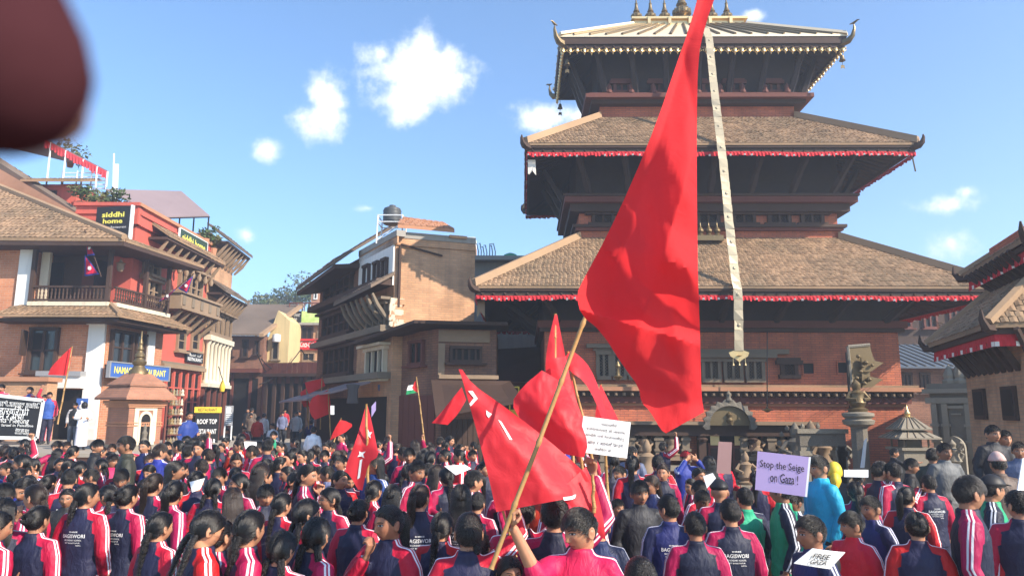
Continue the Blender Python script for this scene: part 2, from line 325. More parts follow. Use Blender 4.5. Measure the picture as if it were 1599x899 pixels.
TH = [dict(w=6.31, d=4.07, z=4.71, aw=4.556, ad=2.368), dict(w=5.07, d=3.20, z=8.61, aw=3.56, ad=1.565), dict(w=4.09, d=1.85, z=12.20, aw=2.86, ad=.80)]
ZB = [0, 6.70, 10.52]              # wall bases of the tiers
def ring(mb, w, d, z0, z1, t):     # four boxes round a rectangle, butted
    mb.box(-w, w, -d, -d + t, z0, z1); mb.box(-w, w, d - t, d, z0, z1)
    mb.box(-w, -w + t, -d + t, d - t, z0, z1); mb.box(w - t, w, -d + t, d - t, z0, z1)
def T_(): return MB(TT)
for i, (w, d, z0, z1) in enumerate([(4.556, 2.368, 0, 5.75), (3.56, 1.565, 5.9, 9.7), (2.86, .80, 10.0, 13.3)]):
    b = T_(); b.box(-w, w, -d, d, z0, z1); b.build('wall', M['temple_brick'], temple)
b = T_(); b.box(-5.0, 5.0, -2.95, 2.95, .0, .18); b.box(-4.8, 4.8, -2.7, 2.7, .18, .34); b.build('plinth', M['stone'], temple)

def tiles_on(mb, a, bq, c, d, nu, nv, lift=.02):
    """rows of small lapped tiles over the quad a(eave left) bq(eave right) c(top right) d(top left)"""
    a, bq, c, d = map(Vector, (a, bq, c, d)); nrm = (bq - a).cross(d - a).normalized()
    for j in range(nv):
        v0, v1 = j / nv, min(1, (j + 1.25) / nv)
        l0, r0 = a.lerp(d, v0), bq.lerp(c, v0); l1, r1 = a.lerp(d, v1), bq.lerp(c, v1)
        L0 = (r0 - l0).length; n = max(2, int(nu * L0 / (bq - a).length)); off = random.random() * .5
        us = [min(1, max(0, (k + off) / n)) for k in range(n + 1)]
        dirv = (r0 - l0).normalized(); lo = (l1 - l0); back0 = lo - dirv * lo.dot(dirv)
        for k in range(n):
            p0, p1 = l0.lerp(r0, us[k]), l0.lerp(r0, us[k + 1])
            q0, q1 = p0 + back0, p1 + back0
            e = random.uniform(.6, 1.5) * lift; g = (p1 - p0) * .06; m0 = (p0 + p1) / 2; m1 = (q0 + q1) / 2
            s = random.uniform(-.12, .12) * (1 / nv)
            sh = back0 * s
            mb.add([p0 + g + nrm * e * .7 + sh, m0 + nrm * e * 1.5 + sh, p1 - g + nrm * e * .7 + sh, q1 - g + nrm * .006, m1 + nrm * .014, q0 + g + nrm * .006, p0 + g + sh, p1 - g + sh],
                   [(0, 1, 4, 5), (1, 2, 3, 4), (6, 7, 2, 1, 0)])
def roof_tier(t, iw, idp, ztop, tiled=True):
    w, d, z = t['w'], t['d'], t['z']; F = .23 if tiled else .38
    ze = z + F
    E = [(-w, -d), (w, -d), (w, d), (-w, d)]; I = [(-iw, -idp), (iw, -idp), (iw, idp), (-iw, idp)]
    for k in range(4):
        a, b2 = E[k], E[(k + 1) % 4]; c, dd = I[(k + 1) % 4], I[k]
        m = T_(); up = Vector((0, 0, .0))
        m.hexa([(a[0], a[1], ze - .06), (b2[0], b2[1], ze - .06), (c[0], c[1], ztop - .06), (dd[0], dd[1], ztop - .06)], [(a[0], a[1], ze), (b2[0], b2[1], ze), (c[0], c[1], ztop), (dd[0], dd[1], ztop)])
        if tiled:
            sl = m.build('roof_slope', M['tile'], temple)
            tm = T_(); Lw = math.hypot(b2[0] - a[0], b2[1] - a[1]); rise = math.hypot(math.hypot(a[0] - dd[0], a[1] - dd[1]) * .8, ztop - ze)
            tiles_on(tm, (a[0], a[1], ze), (b2[0], b2[1], ze), (c[0], c[1], ztop), (dd[0], dd[1], ztop), int(Lw / .105), int(rise / .14))
            tm.build('roof_tiles', M['tile'], temple, kind='stuff')
        else: m.build('roof_slope', M['gilt_sheet'], temple)
    f = T_(); ring(f, w - .02, d - .02, z + .115, z + F - .062, .07); ring(f, w - .07, d - .07, z + .0, z + .113, .07); f.build('fascia_board', M['timber'], temple)
    aw, ad = t['aw'], t['ad']; zi = z + .95
    s = T_()
    O2 = [(-w + .14, -d + .14), (w - .14, -d + .14), (w - .14, d - .14), (-w + .14, d - .14)]; N2 = [(-aw, -ad), (aw, -ad), (aw, ad), (-aw, ad)]
    for k in range(4):
        a, b2 = O2[k], O2[(k + 1) % 4]; c, dd = N2[(k + 1) % 4], N2[k]
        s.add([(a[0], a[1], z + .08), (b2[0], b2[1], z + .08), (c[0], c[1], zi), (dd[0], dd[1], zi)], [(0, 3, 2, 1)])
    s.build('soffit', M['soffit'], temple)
    rf = T_(); n = int(w * 2 / .28)
    for k in range(n + 1):
        x = -w + .2 + k * (2 * w - .4) / n; xi = max(-aw, min(aw, x * aw / w * 1.04))
        for sy in (-1, 1):
            rf.tube([(x, sy * (d - .05), z + .03), (xi, sy * ad, zi - .08)], .035, 4)
    n2 = int(d * 2 / .28)
    for k in range(n2 + 1):
        y = -d + .2 + k * (2 * d - .4) / n2; yi = max(-ad, min(ad, y * ad / d))
        for sx in (-1, 1):
            rf.tube([(sx * (w - .05), y, z + .03), (sx * aw, yi, zi - .08)], .035, 4)
    rf.build('rafters', M['timber'], temple, kind='stuff')
    for k in range(4):
        a, c = Vector((*E[k], ze)), Vector((*I[k], ztop)); h = T_(); dirh = (c - a).normalized(); side = dirh.cross(Vector((0, 0, 1))).normalized() * .11
        up = Vector((0, 0, .17 if tiled else .07)); lo = Vector((0, 0, -.02))
        h.hexa([a - side + lo, a + side + lo, c + side + lo, c - side + lo], [a - side * .7 + up, a + side * .7 + up, c + side * .7 + up, c - side * .7 + up])
        h.build('hip_ridge', M['mud'] if tiled else M['gilt_sheet'], temple)
    for k in range(4):
        sx, sy = (1 if E[k][0] > 0 else -1), (1 if E[k][1] > 0 else -1); o = Vector((E[k][0], E[k][1], z + .14)); dv = Vector((sx, sy, 0)).normalized()
        q = 1.0 if not tiled else .62
        h = T_(); h.tube([o - dv * .25, o + dv * .02 + Vector((0, 0, .03)), o + dv * .14 * q + Vector((0, 0, .14 * q)), o + dv * .2 * q + Vector((0, 0, .34 * q)), o + dv * .19 * q + Vector((0, 0, .46 * q))], [.12, .10, .07, .04, .015], 6)
        hb = h.build('corner_horn', M['timber'] if tiled else M['bronze'], temple, True)
        if not tiled:
            c = o + dv * .2 + Vector((0, 0, .5)); bd = T_()
            bd.tube([c - dv * .12, c, c + dv * .1 + Vector((0, 0, .05)), c + dv * .16 + Vector((0, 0, .04))], [.012, .04, .025, .008], 6)
            bd.build('corner_bird', M['bronze'], hb, True)
for i, t in enumerate(TH):
    if i < 2:
        iw, idp = TH[i + 1]['aw'] + .02, TH[i + 1]['ad'] + .02
        roof_tier(t, iw, idp, ZB[i + 1], True)
    else: roof_tier(t, 1.76, .36, 13.72, False)

def frill(w, d, z, h=.12):
    m = T_()
    for (a, b2, nrm) in [((-w, -d), (w, -d), (0, -1)), ((w, -d), (w, d), (1, 0)), ((w, d), (-w, d), (0, 1)), ((-w, d), (-w, -d), (-1, 0))]:
        L = math.hypot(b2[0] - a[0], b2[1] - a[1]); n = int(L / .045)
        def q(k, zz, o): s = k / n; return (a[0] + (b2[0] - a[0]) * s + nrm[0] * o, a[1] + (b2[1] - a[1]) * s + nrm[1] * o, zz)
        for k in range(n):
            o0, o1 = (.02 if k % 2 else 0), (0 if k % 2 else .02)
            hh = h * random.uniform(.7, 1.1) * (1 + .15 * mnoise.noise(Vector((k * .21, w, 0)))); sag = -.012 * math.sin(k * .09)
            m.add([q(k, z + sag, 0), q(k + 1, z + sag, 0), q(k + 1, z - hh * .55 + sag, o1), q(k, z - hh * .55 + sag, o0)], [(0, 1, 2, 3)], 0)
            wz = 1 if (k % 4 == 0 and random.random() > .3) else 0
            m.add([q(k, z - hh * .551 + sag, o0), q(k + 1, z - hh * .551 + sag, o1), q(k + 1, z - hh + sag, o1 * 1.3), q(k, z - hh + sag, o0 * 1.3)], [(0, 1, 2, 3)], wz)
    return m.build('cloth_frill', [M['frill_red'], M['frill_white']], temple)
frill(6.25, 4.01, 4.72); frill(5.01, 3.14, 8.62)
def pendant():
    m = T_()
    m.lathe([(.0, .0), (.03, -.005), (.055, -.05), (.04, -.09), (.05, -.13), (.018, -.16), (.012, -.2), (0.0, -.215)], n=8)
    m.tube([(-.075, 0, -.02), (-.085, 0, -.09), (-.06, 0, -.12)], .012, 4); m.tube([(.075, 0, -.02), (.085, 0, -.09), (.06, 0, -.12)], .012, 4)
    m.box(-.095, .095, -.006, .006, -.02, .0); return m
pd = pendant().build('gilt_pendant', M['gilt'], temple, True); first = True
def place_pendants(w, d, z, step):
    global first
    spots = []
    n = int(2 * w / step)
    for k in range(n + 1): spots.append((-w + 2 * w * k / n, -d - .01, 0));
    n2 = int(2 * d / step)
    for sx in (-1, 1):
        for k in range(1, n2 + 1): spots.append((sx * (w + .01), -d + 2 * d * k / n2, R(90)))
    for (x, y, r) in spots:
        mw = TT @ Matrix.Translation((x, y, z)) @ Matrix.Rotation(r, 4, 'Z') @ Matrix.Scale(random.uniform(.9, 1.1), 4)
        if first: pd.matrix_basis = wm(temple).inverted() @ mw; first = False
        else: copy_part(pd, temple, mw=mw)
place_pendants(3.98, 1.74, 12.235, .20)
def bell():
    m = T_(); m.tube([(0, 0, .12), (0, 0, 0)], .008, 4); m.lathe([(.02, 0), (.05, -.02), (.06, -.1), (.09, -.17), (.085, -.175), (.0, -.15)], n=10); m.tube([(0, 0, -.15), (0, 0, -.3)], .007, 4)
    m.add([(-.05, 0, -.3), (.05, 0, -.3), (.06, 0, -.42), (0, 0, -.38), (-.06, 0, -.42)], [(0, 1, 2, 3, 4)]); return m
be = bell().build('corner_bell', M['bronze'], temple, True)
for k, (x, y, z) in enumerate([(-3.85, -1.5, 12.0), (3.95, -1.72, 12.0), (-3.9, 1.6, 12.0), (3.9, 1.6, 12.0)]):
    mw = TT @ Matrix.Translation((x, y, z))
    if k == 0: be.matrix_basis = wm(temple).inverted() @ mw
    else: copy_part(be, temple, mw=mw)

ze = 12.58; zt = 13.72
for k in range(-8, 9):
    x0 = k * .46; r = T_()
    x1 = x0 * (1.76 / 4.09); y0, y1 = -1.85, -.36
    r.tube([(x0, y0, ze + .02), (x1, y1, zt + .02)], .042, 6); r.build('roof_roll', M['bronze'], temple, True)
for k in range(-3, 4):
    for sx in (-1, 1):
        y0 = k * .5; r = T_(); r.tube([(sx * 4.09, y0, ze + .02), (sx * 1.76, y0 * .36 / 1.85, zt + .02)], .042, 6); r.build('roof_roll', M['bronze'], temple, True)
m = T_(); m.box(-1.74, 1.74, -.37, .37, 13.66, 13.76); m.box(-1.68, 1.68, -.31, .31, 13.76, 13.90); m.box(-1.78, 1.78, -.4, .4, 13.90, 13.97); m.box(-1.62, 1.62, -.27, .27, 13.97, 14.02); m.build('ridge_box', M['gilt'], temple)
for x in (-1.25, -.62, 0, .62, 1.25):
    m = T_(); m.box(x - .045, x + .045, -.43, -.32, 13.70, 13.95); m.build('ridge_clasp', M['gilt'], temple)
prof = [(.16, 0), (.17, .04), (.09, .07), (.10, .10), (.19, .16), (.20, .22), (.13, .30), (.08, .34), (.12, .38), (.10, .42), (.07, .5), (.045, .66), (.06, .69), (.03, .74), (.012, .95), (0.0, 1.0)]
pin = T_().lathe(prof, n=16)
for j in range(12):
    a = 2 * math.pi * j / 12; pin.lathe([(0, .12), (.03, .15), (.034, .2), (.02, .26), (0, .27)], (.175 * math.cos(a), .175 * math.sin(a), 0), 6)
po = pin.build('pinnacle', M['bronze'], temple, True)
for k, x in enumerate((-1.42, -.98, -.54, 0, .50, .94, 1.40)):
    s = 1.45 if x == 0 else .86; mw = TT @ Matrix.Translation((x - .15, 0, 14.02)) @ Matrix.Scale(s, 4)
    if k == 0: po.matrix_basis = wm(temple).inverted() @ mw
    else: copy_part(po, temple, mw=mw)

def ledge(w, d, z0, z1, mt, name='ledge'):
    m = T_(); ring(m, w, d, z0, z1, .3); return m.build(name, mt, temple)
ledge(3.30, 1.22, 10.98, 11.10, M['timber_red'], 'cornice'); ledge(3.12, 1.04, 10.86, 10.978, M['timber'], 'frieze'); ledge(3.18, 1.10, 11.102, 11.17, M['timber_red'], 'cornice')
ledge(3.98, 1.98, 7.62, 7.78, M['timber_red'], 'cornice'); ledge(3.82, 1.82, 7.40, 7.617, M['timber'], 'frieze'); ledge(3.75, 1.74, 6.98, 7.06, M['timber'], 'ledge'); ledge(3.67, 1.68, 6.90, 6.977, M['timber_red'], 'ledge')
ledge(4.02, 2.02, 7.782, 7.85, M['timber'], 'cornice')
ledge(4.92, 2.72, 2.50, 2.60, M['terracotta'], 'ledge'); ledge(4.84, 2.64, 2.60, 2.66, M['tile'], 'ledge'); ledge(4.74, 2.54, 2.36, 2.497, M['timber'], 'frieze'); ledge(4.70, 2.50, 2.20, 2.357, M['timber_red'], 'frieze')
ledge(4.60, 2.42, 2.13, 2.197, M['terracotta'], 'ledge')
ledge(4.68, 2.48, 4.02, 4.12, M['timber'], 'cornice'); ledge(4.74, 2.54, 4.12, 4.30, M['timber_red'], 'cornice')
dm = T_(); dm.box(-.035, .035, -.10, .0, -.04, .04); dm.box(-.022, .022, -.125, -.1, -.02, .02); dn = dm.build('dentil', M['timber_tan'], temple); k0 = True
for k in range(46):
    x = -4.6 + k * 9.2 / 45; mw = TT @ Matrix.Translation((x, -2.55, 2.42))
    if k0: dn.matrix_basis = wm(temple).inverted() @ mw; k0 = False
    else: copy_part(dn, temple, mw=mw)
def carved_window(x, y, z, w, h, mt, n=3, wing=.22, name='window', pmat=None):
    m = T_()
    m.box(x - w / 2 - .09, x - w / 2, y - .11, y, z - h / 2, z + h / 2); m.box(x + w / 2, x + w / 2 + .09, y - .11, y, z - h / 2, z + h / 2)
    m.box(x - w / 2 - wing, x + w / 2 + wing, y - .16, y, z + h / 2, z + h / 2 + .10); m.box(x - w / 2 - wing * .7, x + w / 2 + wing * .7, y - .14, y, z - h / 2 - .1, z - h / 2)
    m.box(x - w / 2 - .16, x + w / 2 + .16, y - .12, y, z + h / 2 + .1, z + h / 2 + .17)
    for k in range(1, n):
        xx = x - w / 2 + w * k / n; m.box(xx - .03, xx + .03, y - .09, y, z - h / 2, z + h / 2)
    wv = m.build(name, mt, temple)
    p = T_(); p.box(x - w / 2, x + w / 2, y - .02, y - .004, z - h / 2, z + h / 2); p.build('pane', M['dark'], wv)
    lt = T_(); cell = .055
    nx = int(w / cell)
    for k in range(-nx, nx):
        for s in (1, -1):
            a = Vector((x - w / 2 + k * cell * 1.4, y - .035, z - h / 2)); bq = a + Vector((s * h, 0, h))
            if s < 0: a.x += h; bq = a + Vector((-h, 0, h))
            def clip(a, b):
                t0, t1 = 0, 1; d = b.x - a.x
                for e, sg in ((x - w / 2, 1), (x + w / 2, -1)):
                    f0 = sg * (a.x - e); f1 = sg * (b.x - e)
                    if f0 < 0 and f1 < 0: return None
                    if f0 < 0: t0 = max(t0, f0 / (f0 - f1))
                    elif f1 < 0: t1 = min(t1, f0 / (f0 - f1))
                return (a.lerp(b, t0), a.lerp(b, t1)) if t1 - t0 > .02 else None
            c = clip(a, bq)
            if c: lt.tube(list(c), .009, 3)
    if lt.v: lt.build('lattice', mt, wv, kind='stuff')
    return wv
for x in (-2.9, -1.95, -.98, 0, .98, 1.95, 2.85): carved_window(x, -1.565, 7.23, .46, .22, M['timber'], 2, .26)
for x in (-2.2, -1.1, 0, 1.1, 2.2): carved_window(x, -.80, 11.42, .32, .2, M['timber_red'], 2, .2)
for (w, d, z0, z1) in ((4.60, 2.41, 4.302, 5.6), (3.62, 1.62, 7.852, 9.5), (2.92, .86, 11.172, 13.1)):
    m = T_(); ring(m, w, d, z0, z1, .05); m.build('eave_shade_panel', M['soffit'], temple)  # dark panels added over the brick to stand for deep eave shade
for k in range(9):
    x = -2.6 + k * .65; m = T_(); m.lathe([(.10, 11.17), (.11, 11.22), (.07, 11.3), (.085, 11.37), (.05, 11.43), (.0, 11.5)], (x, -1.03, 0), 8); m.build('roof_figure', M['timber_red'], temple, True)
def zt_(px, py, y=-2.368): return tl(px, py, y)
x0, z1 = zt_(1092, 560); x1, z0 = zt_(1196, 602); wdt = (x1 - x0) / 3
for k in range(3): carved_window(x0 + wdt * (k + .5), -2.368, (z0 + z1) / 2 + .05, wdt * .58, (z1 - z0) * .62, M['timber_grey'], 2, .12)
m = T_(); m.box(x0 - .25, x1 + .25, -2.62, -2.37, z1 + .02, z1 + .12); m.box(x0 - .45, x1 + .6, -2.5, -2.37, z1 + .121, z1 + .24); m.build('window_hood', M['timber_grey'], temple); m = T_(); m.box(x0 - .15, x1 + .15, -2.56, -2.37, z0 - .12, z0 - .02); m.build('window_sill', M['timber_grey'], temple)
xa, za = zt_(930, 545); xb, zb = zt_(1004, 600); wdt2 = (xb - xa) / 3
for k in range(3): carved_window(xa + wdt2 * (k + .5), -2.368, (za + zb) / 2 + .03, wdt2 * .55, (za - zb) * .6, M['timber_grey'], 2, .1)
m = T_(); m.box(xa - .25, xb + .25, -2.6, -2.37, za + .02, za + .12); m.build('window_hood', M['timber_grey'], temple); m = T_(); m.box(xa - .15, xb + .15, -2.54, -2.37, zb - .1, zb - .0); m.build('window_sill', M['timber_grey'], temple)
xw, zw = zt_(1231, 577); carved_window(xw, -2.368, zw, .26, .26, M['timber'], 1, .2)
for px, py in ((1262, 575), (1316, 574), (880, 575)):
    xw, zw = zt_(px, py); m = T_(); s = .13
    m.box(xw - s - .03, xw + s + .03, -2.40, -2.368, zw + s, zw + s + .05); m.box(xw - s - .03, xw + s + .03, -2.40, -2.368, zw - s - .05, zw - s); m.box(xw - s - .03, xw - s, -2.40, -2.368, zw - s, zw + s); m.box(xw + s, xw + s + .03, -2.40, -2.368, zw - s, zw + s)
    nf = m.build('wall_niche', M['temple_brick'], temple); p = T_(); p.box(xw - s, xw + s, -2.374, -2.37, zw - s, zw + s); p.build('niche_back', M['dark'], nf)
xp0, zp = tl(925, 659, -2.9); xp1, _ = tl(1280, 668, -2.9)
xp1 = tl(1279, 668, -2.9)[0]
m = T_(); m.box(xp0, xp1, -2.95, -2.37, zp - .05, zp + .03); m.build('porch_cornice', M['timber_tan'], temple)
m = T_(); m.box(xp0 + .1, xp1 - .12, -2.80, -2.37, zp - .32, zp - .053); m.build('porch_beam', M['timber'], temple)
xd, _ = tl(1136, 700, -2.7)
m = T_(); m.box(xd - .55, xd + .55, -2.60, -2.37, .34, zp - .325); m.build('door_recess', M['dark'], temple)
for s in (-1, 1):
    m = T_(); m.box(xd + s * .62 - .09, xd + s * .62 + .09, -2.74, -2.5, .34, zp - .33); m.lathe([(.11, zp - .45), (.14, zp - .40), (.08, zp - .36)], (xd + s * .62, -2.74, 0), 8); m.build('door_post', M['timber'], temple)
    m = T_(); m.box(xd + s * .3 - .16, xd + s * .3 + .16, -2.66, -2.61, .36, zp - .5); dl = m.build('door_leaf', M['timber_red'], temple)
    for kk in range(3):
        m = T_(); m.box(xd + s * .3 - .11, xd + s * .3 + .11, -2.69, -2.661, .45 + kk * .36, .74 + kk * .36); m.build('door_panel', M['gilt'] if kk == 2 else M['timber'], dl)
arc = T_(); ca = (xd, -2.98, zp - .06)
def arcpt(a, r, y): return (ca[0] + r * math.cos(a), y, ca[2] + r * .95 * math.sin(a))
rr = []
for k in range(25):
    a = math.pi * (-.06 + 1.12 * k / 24); tooth = .07 if k % 2 else .0
    rr.append([arcpt(a, .50, -3.06), arcpt(a, .60 + tooth, -3.03), arcpt(a, .60 + tooth, -2.93), arcpt(a, .50, -2.90)])
arc.rings(rr, True); arch = arc.build('torana_arch', M['stone_dark'], temple)
m = T_()
m.rings([[arcpt(math.pi * k / 16, .52, -2.96) for k in range(17)], [arcpt(math.pi * k / 16, .05, -2.99) for k in range(17)]], False, closed=False)
m.lathe([(.06, zp + .0), (.09, zp + .07), (.05, zp + .13), (.075, zp + .2), (.0, zp + .28)], (xd, -3.0, 0), 8); m.build('torana_carving', M['bronze'], arch, True)
m = T_(); m.lathe([(.05, zp + .48), (.09, zp + .55), (.05, zp + .63), (.07, zp + .70), (.0, zp + .8)], (xd, -3.0, 0), 8); m.build('torana_crest', M['stone_dark'], arch, True)
for px in (942, 985, 1028, 1070, 1160, 1203, 1243):
    x, _ = tl(px, 700, -2.6); m = T_(); m.box(x - .09, x + .09, -2.72, -2.37, .34, zp - .33)
    for kk in range(5): m.box(x - .12, x + .12, -2.75, -2.37, .5 + kk * .26, .56 + kk * .26)
    m.build('pilaster', M['timber_grey'], temple)
def figure_mb(x, y, z, h, sit=True):
    m = T_(); s = h
    m.lathe([(.30 * s, z), (.34 * s, z + .06 * s), (.22 * s, z + .12 * s), (.30 * s, z + .2 * s), (.24 * s, z + .3 * s), (.17 * s, z + .42 * s), (.21 * s, z + .56 * s), (.20 * s, z + .64 * s), (.08 * s, z + .70 * s), (.11 * s, z + .76 * s), (.11 * s, z + .84 * s), (.13 * s, z + .87 * s), (.08 * s, z + .93 * s), (.0, z + s)], (x, y, 0), 10)
    for sx in (-1, 1): m.tube([(x + sx * .19 * s, y, z + .62 * s), (x + sx * .34 * s, y - .06 * s, z + .48 * s), (x + sx * .2 * s, y - .2 * s, z + .38 * s)], [.07 * s, .06 * s, .045 * s], 6)
    return m
for px, w_ in ((963, .42), (1006, .42), (1049, .42), (1180, .42), (1222, .42)):
    x, _ = tl(px, 700, -2.6)
    m = T_(); m.box(x - w_ / 2, x + w_ / 2, -2.40, -2.372, .95, zp - .34); m.build('niche_back', M['dark'], temple)
    m = T_(); m.box(x - w_ / 2 - .03, x + w_ / 2 + .03, -2.78, -2.37, .80, .90); m.build('niche_shelf', M['timber_tan'], temple)
    figure_mb(x, -2.62, .905, .62).build('niche_figure', M['timber_tan'], temple, True)
    m = T_(); m.box(x - w_ / 2 - .03, x + w_ / 2 + .03, -2.78, -2.37, .55, .68); m.build('niche_base', M['stone'], temple)
def strut_mb(a, b2, w=.09):
    m = T_(); a, b2 = Vector(a), Vector(b2); m.tube([a, a.lerp(b2, .25), a.lerp(b2, .5), a.lerp(b2, .75), b2], [w, w * 1.25, w * .9, w * 1.1, w * .8], 5); return m
for (zb, zt2, ad, dd, xs) in ((4.3, 4.95, 2.5, 3.5, [-4.2, -2.8, -1.4, 0, 1.4, 2.8, 4.2]), (7.85, 8.85, 1.9, 2.75, [-3.3, -2.2, -1.1, 0, 1.1, 2.2, 3.3]), (11.17, 12.5, 1.0, 1.45, [-2.7, -1.8, -.9, 0, .9, 1.8, 2.7])):
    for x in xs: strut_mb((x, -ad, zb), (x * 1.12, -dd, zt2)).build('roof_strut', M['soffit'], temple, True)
    for sx in (-1, 1):
        W = {4.3: (4.66, 5.6), 7.85: (3.9, 4.5), 11.17: (3.2, 3.7)}[zb]
        for y in (-1.0, 0, 1.0): strut_mb((sx * W[0], y * ad / 2, zb), (sx * W[1], y * ad / 2, zt2)).build('roof_strut', M['soffit'], temple, True)
x, z = tl(830, 261, -2.95); m = T_(); m.add([(x - .1, -2.95, z + .2), (x + .1, -2.95, z + .2), (x + .12, -2.93, z - .22), (x + .03, -2.97, z - .1), (x - .06, -2.93, z - .2)], [(0, 1, 2, 3, 4)]); m.prism([(x - .1, -2.95, z + .2), (x + .1, -2.95, z + .2), (x + .12, -2.95, z - .22), (x, -2.95, z - .08), (x - .09, -2.95, z - .2)], (0, .012, 0)); m.build('hanging_cloth', M['frill_white'], temple)
x, z = tl(751, 482, -3.6); m = T_(); m.prism([(x - .09, -3.6, z + .2), (x + .09, -3.6, z + .2), (x + .1, -3.6, z - .22), (x, -3.6, z - .08), (x - .1, -3.6, z - .22)], (0, .012, 0)); m.build('hanging_cloth', M['timber_tan'], temple)
for px in (1093, 1106, 1119):
    x, z = tl(px, 366, -1.9); m = T_(); q = .8 if px != 1106 else 1.0
    m.lathe([(.07, 6.66), (.09, 6.7), (.05, 6.74), (.10, 6.8), (.08, 6.86), (.03, 6.92), (.015, 7.02 * 1), (0, 6.96 + .2 * q)], (x, -1.95, 0), 8); m.build('small_pinnacle', M['bronze'], temple, True)
m = T_(); x0, _ = tl(1085, 372, -1.95); x1, _ = tl(1128, 372, -1.95); m.box(x0, x1, -2.1, -1.7, 6.52, 6.66); m.build('pinnacle_base', M['bronze'], temple)
m = T_(); m.tube([(4.93, -3.1, 8.5), (4.98, -3.1, 8.1)], .02, 5); m.build('hanging_rod', M['bronze'], temple)

rib = thing('metal_ribbon', 'long golden metal ribbon hanging down the temple front across all three roofs', 'ribbon', (6.3, 18.5, 0))
ctrl = [P(1101, 44, 19.46), P(1107, 60, 19.42), P(1114, 130, 18.85), P(1124, 212, 18.10), P(1130, 262, 17.95), P(1138, 345, 17.6), P(1149, 440, 17.22), P(1152, 452, 17.16), P(1154, 548, 17.14)]
pts = []
for a, b2 in zip(ctrl[:-1], ctrl[1:]):
    n = max(1, int((b2 - a).length / .21)); pts += [a.lerp(b2, k / n) for k in range(n)]
pts.append(ctrl[-1])
for k in range(len(pts) - 1):
    a, b2 = pts[k], pts[k + 1]; wd = .105; m = MB(); X = Vector((1, 0, 0)); dn_ = (b2 - a); nn = X.cross(dn_).normalized()
    if nn.y > 0: nn = -nn
    tw = random.uniform(-.02, .02); a2 = a + nn * random.uniform(0, .012) + X * random.uniform(-.008, .008); b3 = b2 - dn_ * .03
    m.hexa([a2 - X * wd, a2 + X * wd, b3 + X * wd + nn * tw, b3 - X * wd - nn * tw], [a2 - X * wd + nn * .015, a2 + X * wd + nn * .015, b3 + X * wd + nn * (.015 + tw), b3 - X * wd + nn * (.015 - tw)])
    if k % 3 == 1: m.tube([a2.lerp(b3, .5) + nn * .012, a2.lerp(b3, .5) + nn * .035], [.05, .02], 6)
    m.build('plate', M['ribbon'], rib)
e = ctrl[-1]; m = MB(); m.prism([e + Vector(p) for p in ((-.10, 0, .02), (.10, 0, .02), (.24, 0, -.03), (.20, 0, -.12), (.06, 0, -.20), (0, 0, -.26), (-.06, 0, -.20), (-.20, 0, -.12), (-.24, 0, -.03))], (0, .02, 0)); m.lathe([(0, -.02), (.05, -.01), (.06, .0), (0, .0)], e + Vector((0, -.02, -.1)), 8); m.build('ornament', M['gilt'], rib)
for s in (-.14, 0, .14):
    m = MB(); m.tube([e + Vector((s, .01, -.14)), e + Vector((s, .01, -.3))], .008, 4); m.lathe([(.012, .0), (.03, -.05), (0, -.05)], e + Vector((s, .01, -.28)), 6); m.build('bell', M['gilt'], rib)
def sheet(name, poly, m, kind='structure'):
    b = MB(); b.add(poly, [tuple(range(len(poly)))]); return b.build(name, m, None, kind=kind)
g = MB(); NX = 24
g.add([(-400, -40, 0), (400, -40, 0), (400, 900, 0), (-400, 900, 0)], [(0, 1, 2, 3)]); g.build('ground', M['ground'], kind='structure')
g = MB(); n = 12
ys = [24 + (64 - 24) * k / n for k in range(n + 1)]; hs = [0.006 + 1.5 * ((y - 24) / 40) ** 1.1 for y in ys]
vs = []
for y, h in zip(ys, hs):
    c = -10.9 - (y - 24) * .12; vs += [(c - 6.5, y, h), (c + 7.5, y, h)]
g.add(vs, [(2 * k, 2 * k + 1, 2 * k + 3, 2 * k + 2) for k in range(n)]); g.build('street', M['stone_floor'], kind='structure')
def street_z(y): return 0.006 + 1.5 * (max(0, y - 24) / 40) ** 1.1
hb = MB(); nx, ny = 60, 14
def hillz(x, y): return max(-1, 10.5 * math.exp(-((x + 38) / 46) ** 2) * min(1, max(0, (y - 58) / 34)) + .8 * mnoise.noise(Vector((x * .06, y * .06, 3))) * min(1, max(0, (y - 58) / 20)))
vv = [(-160 + 260 * i / nx, 58 + 110 * j / ny, hillz(-160 + 260 * i / nx, 58 + 110 * j / ny) - .05) for j in range(ny + 1) for i in range(nx + 1)]
hb.add(vv, [(j * (nx + 1) + i, j * (nx + 1) + i + 1, (j + 1) * (nx + 1) + i + 1, (j + 1) * (nx + 1) + i) for j in range(ny) for i in range(nx)])
hb.build('hill', mat('hill_ground', (.13, .13, .06), .9, .3, .3, .3, 2), kind='structure', smooth=True)

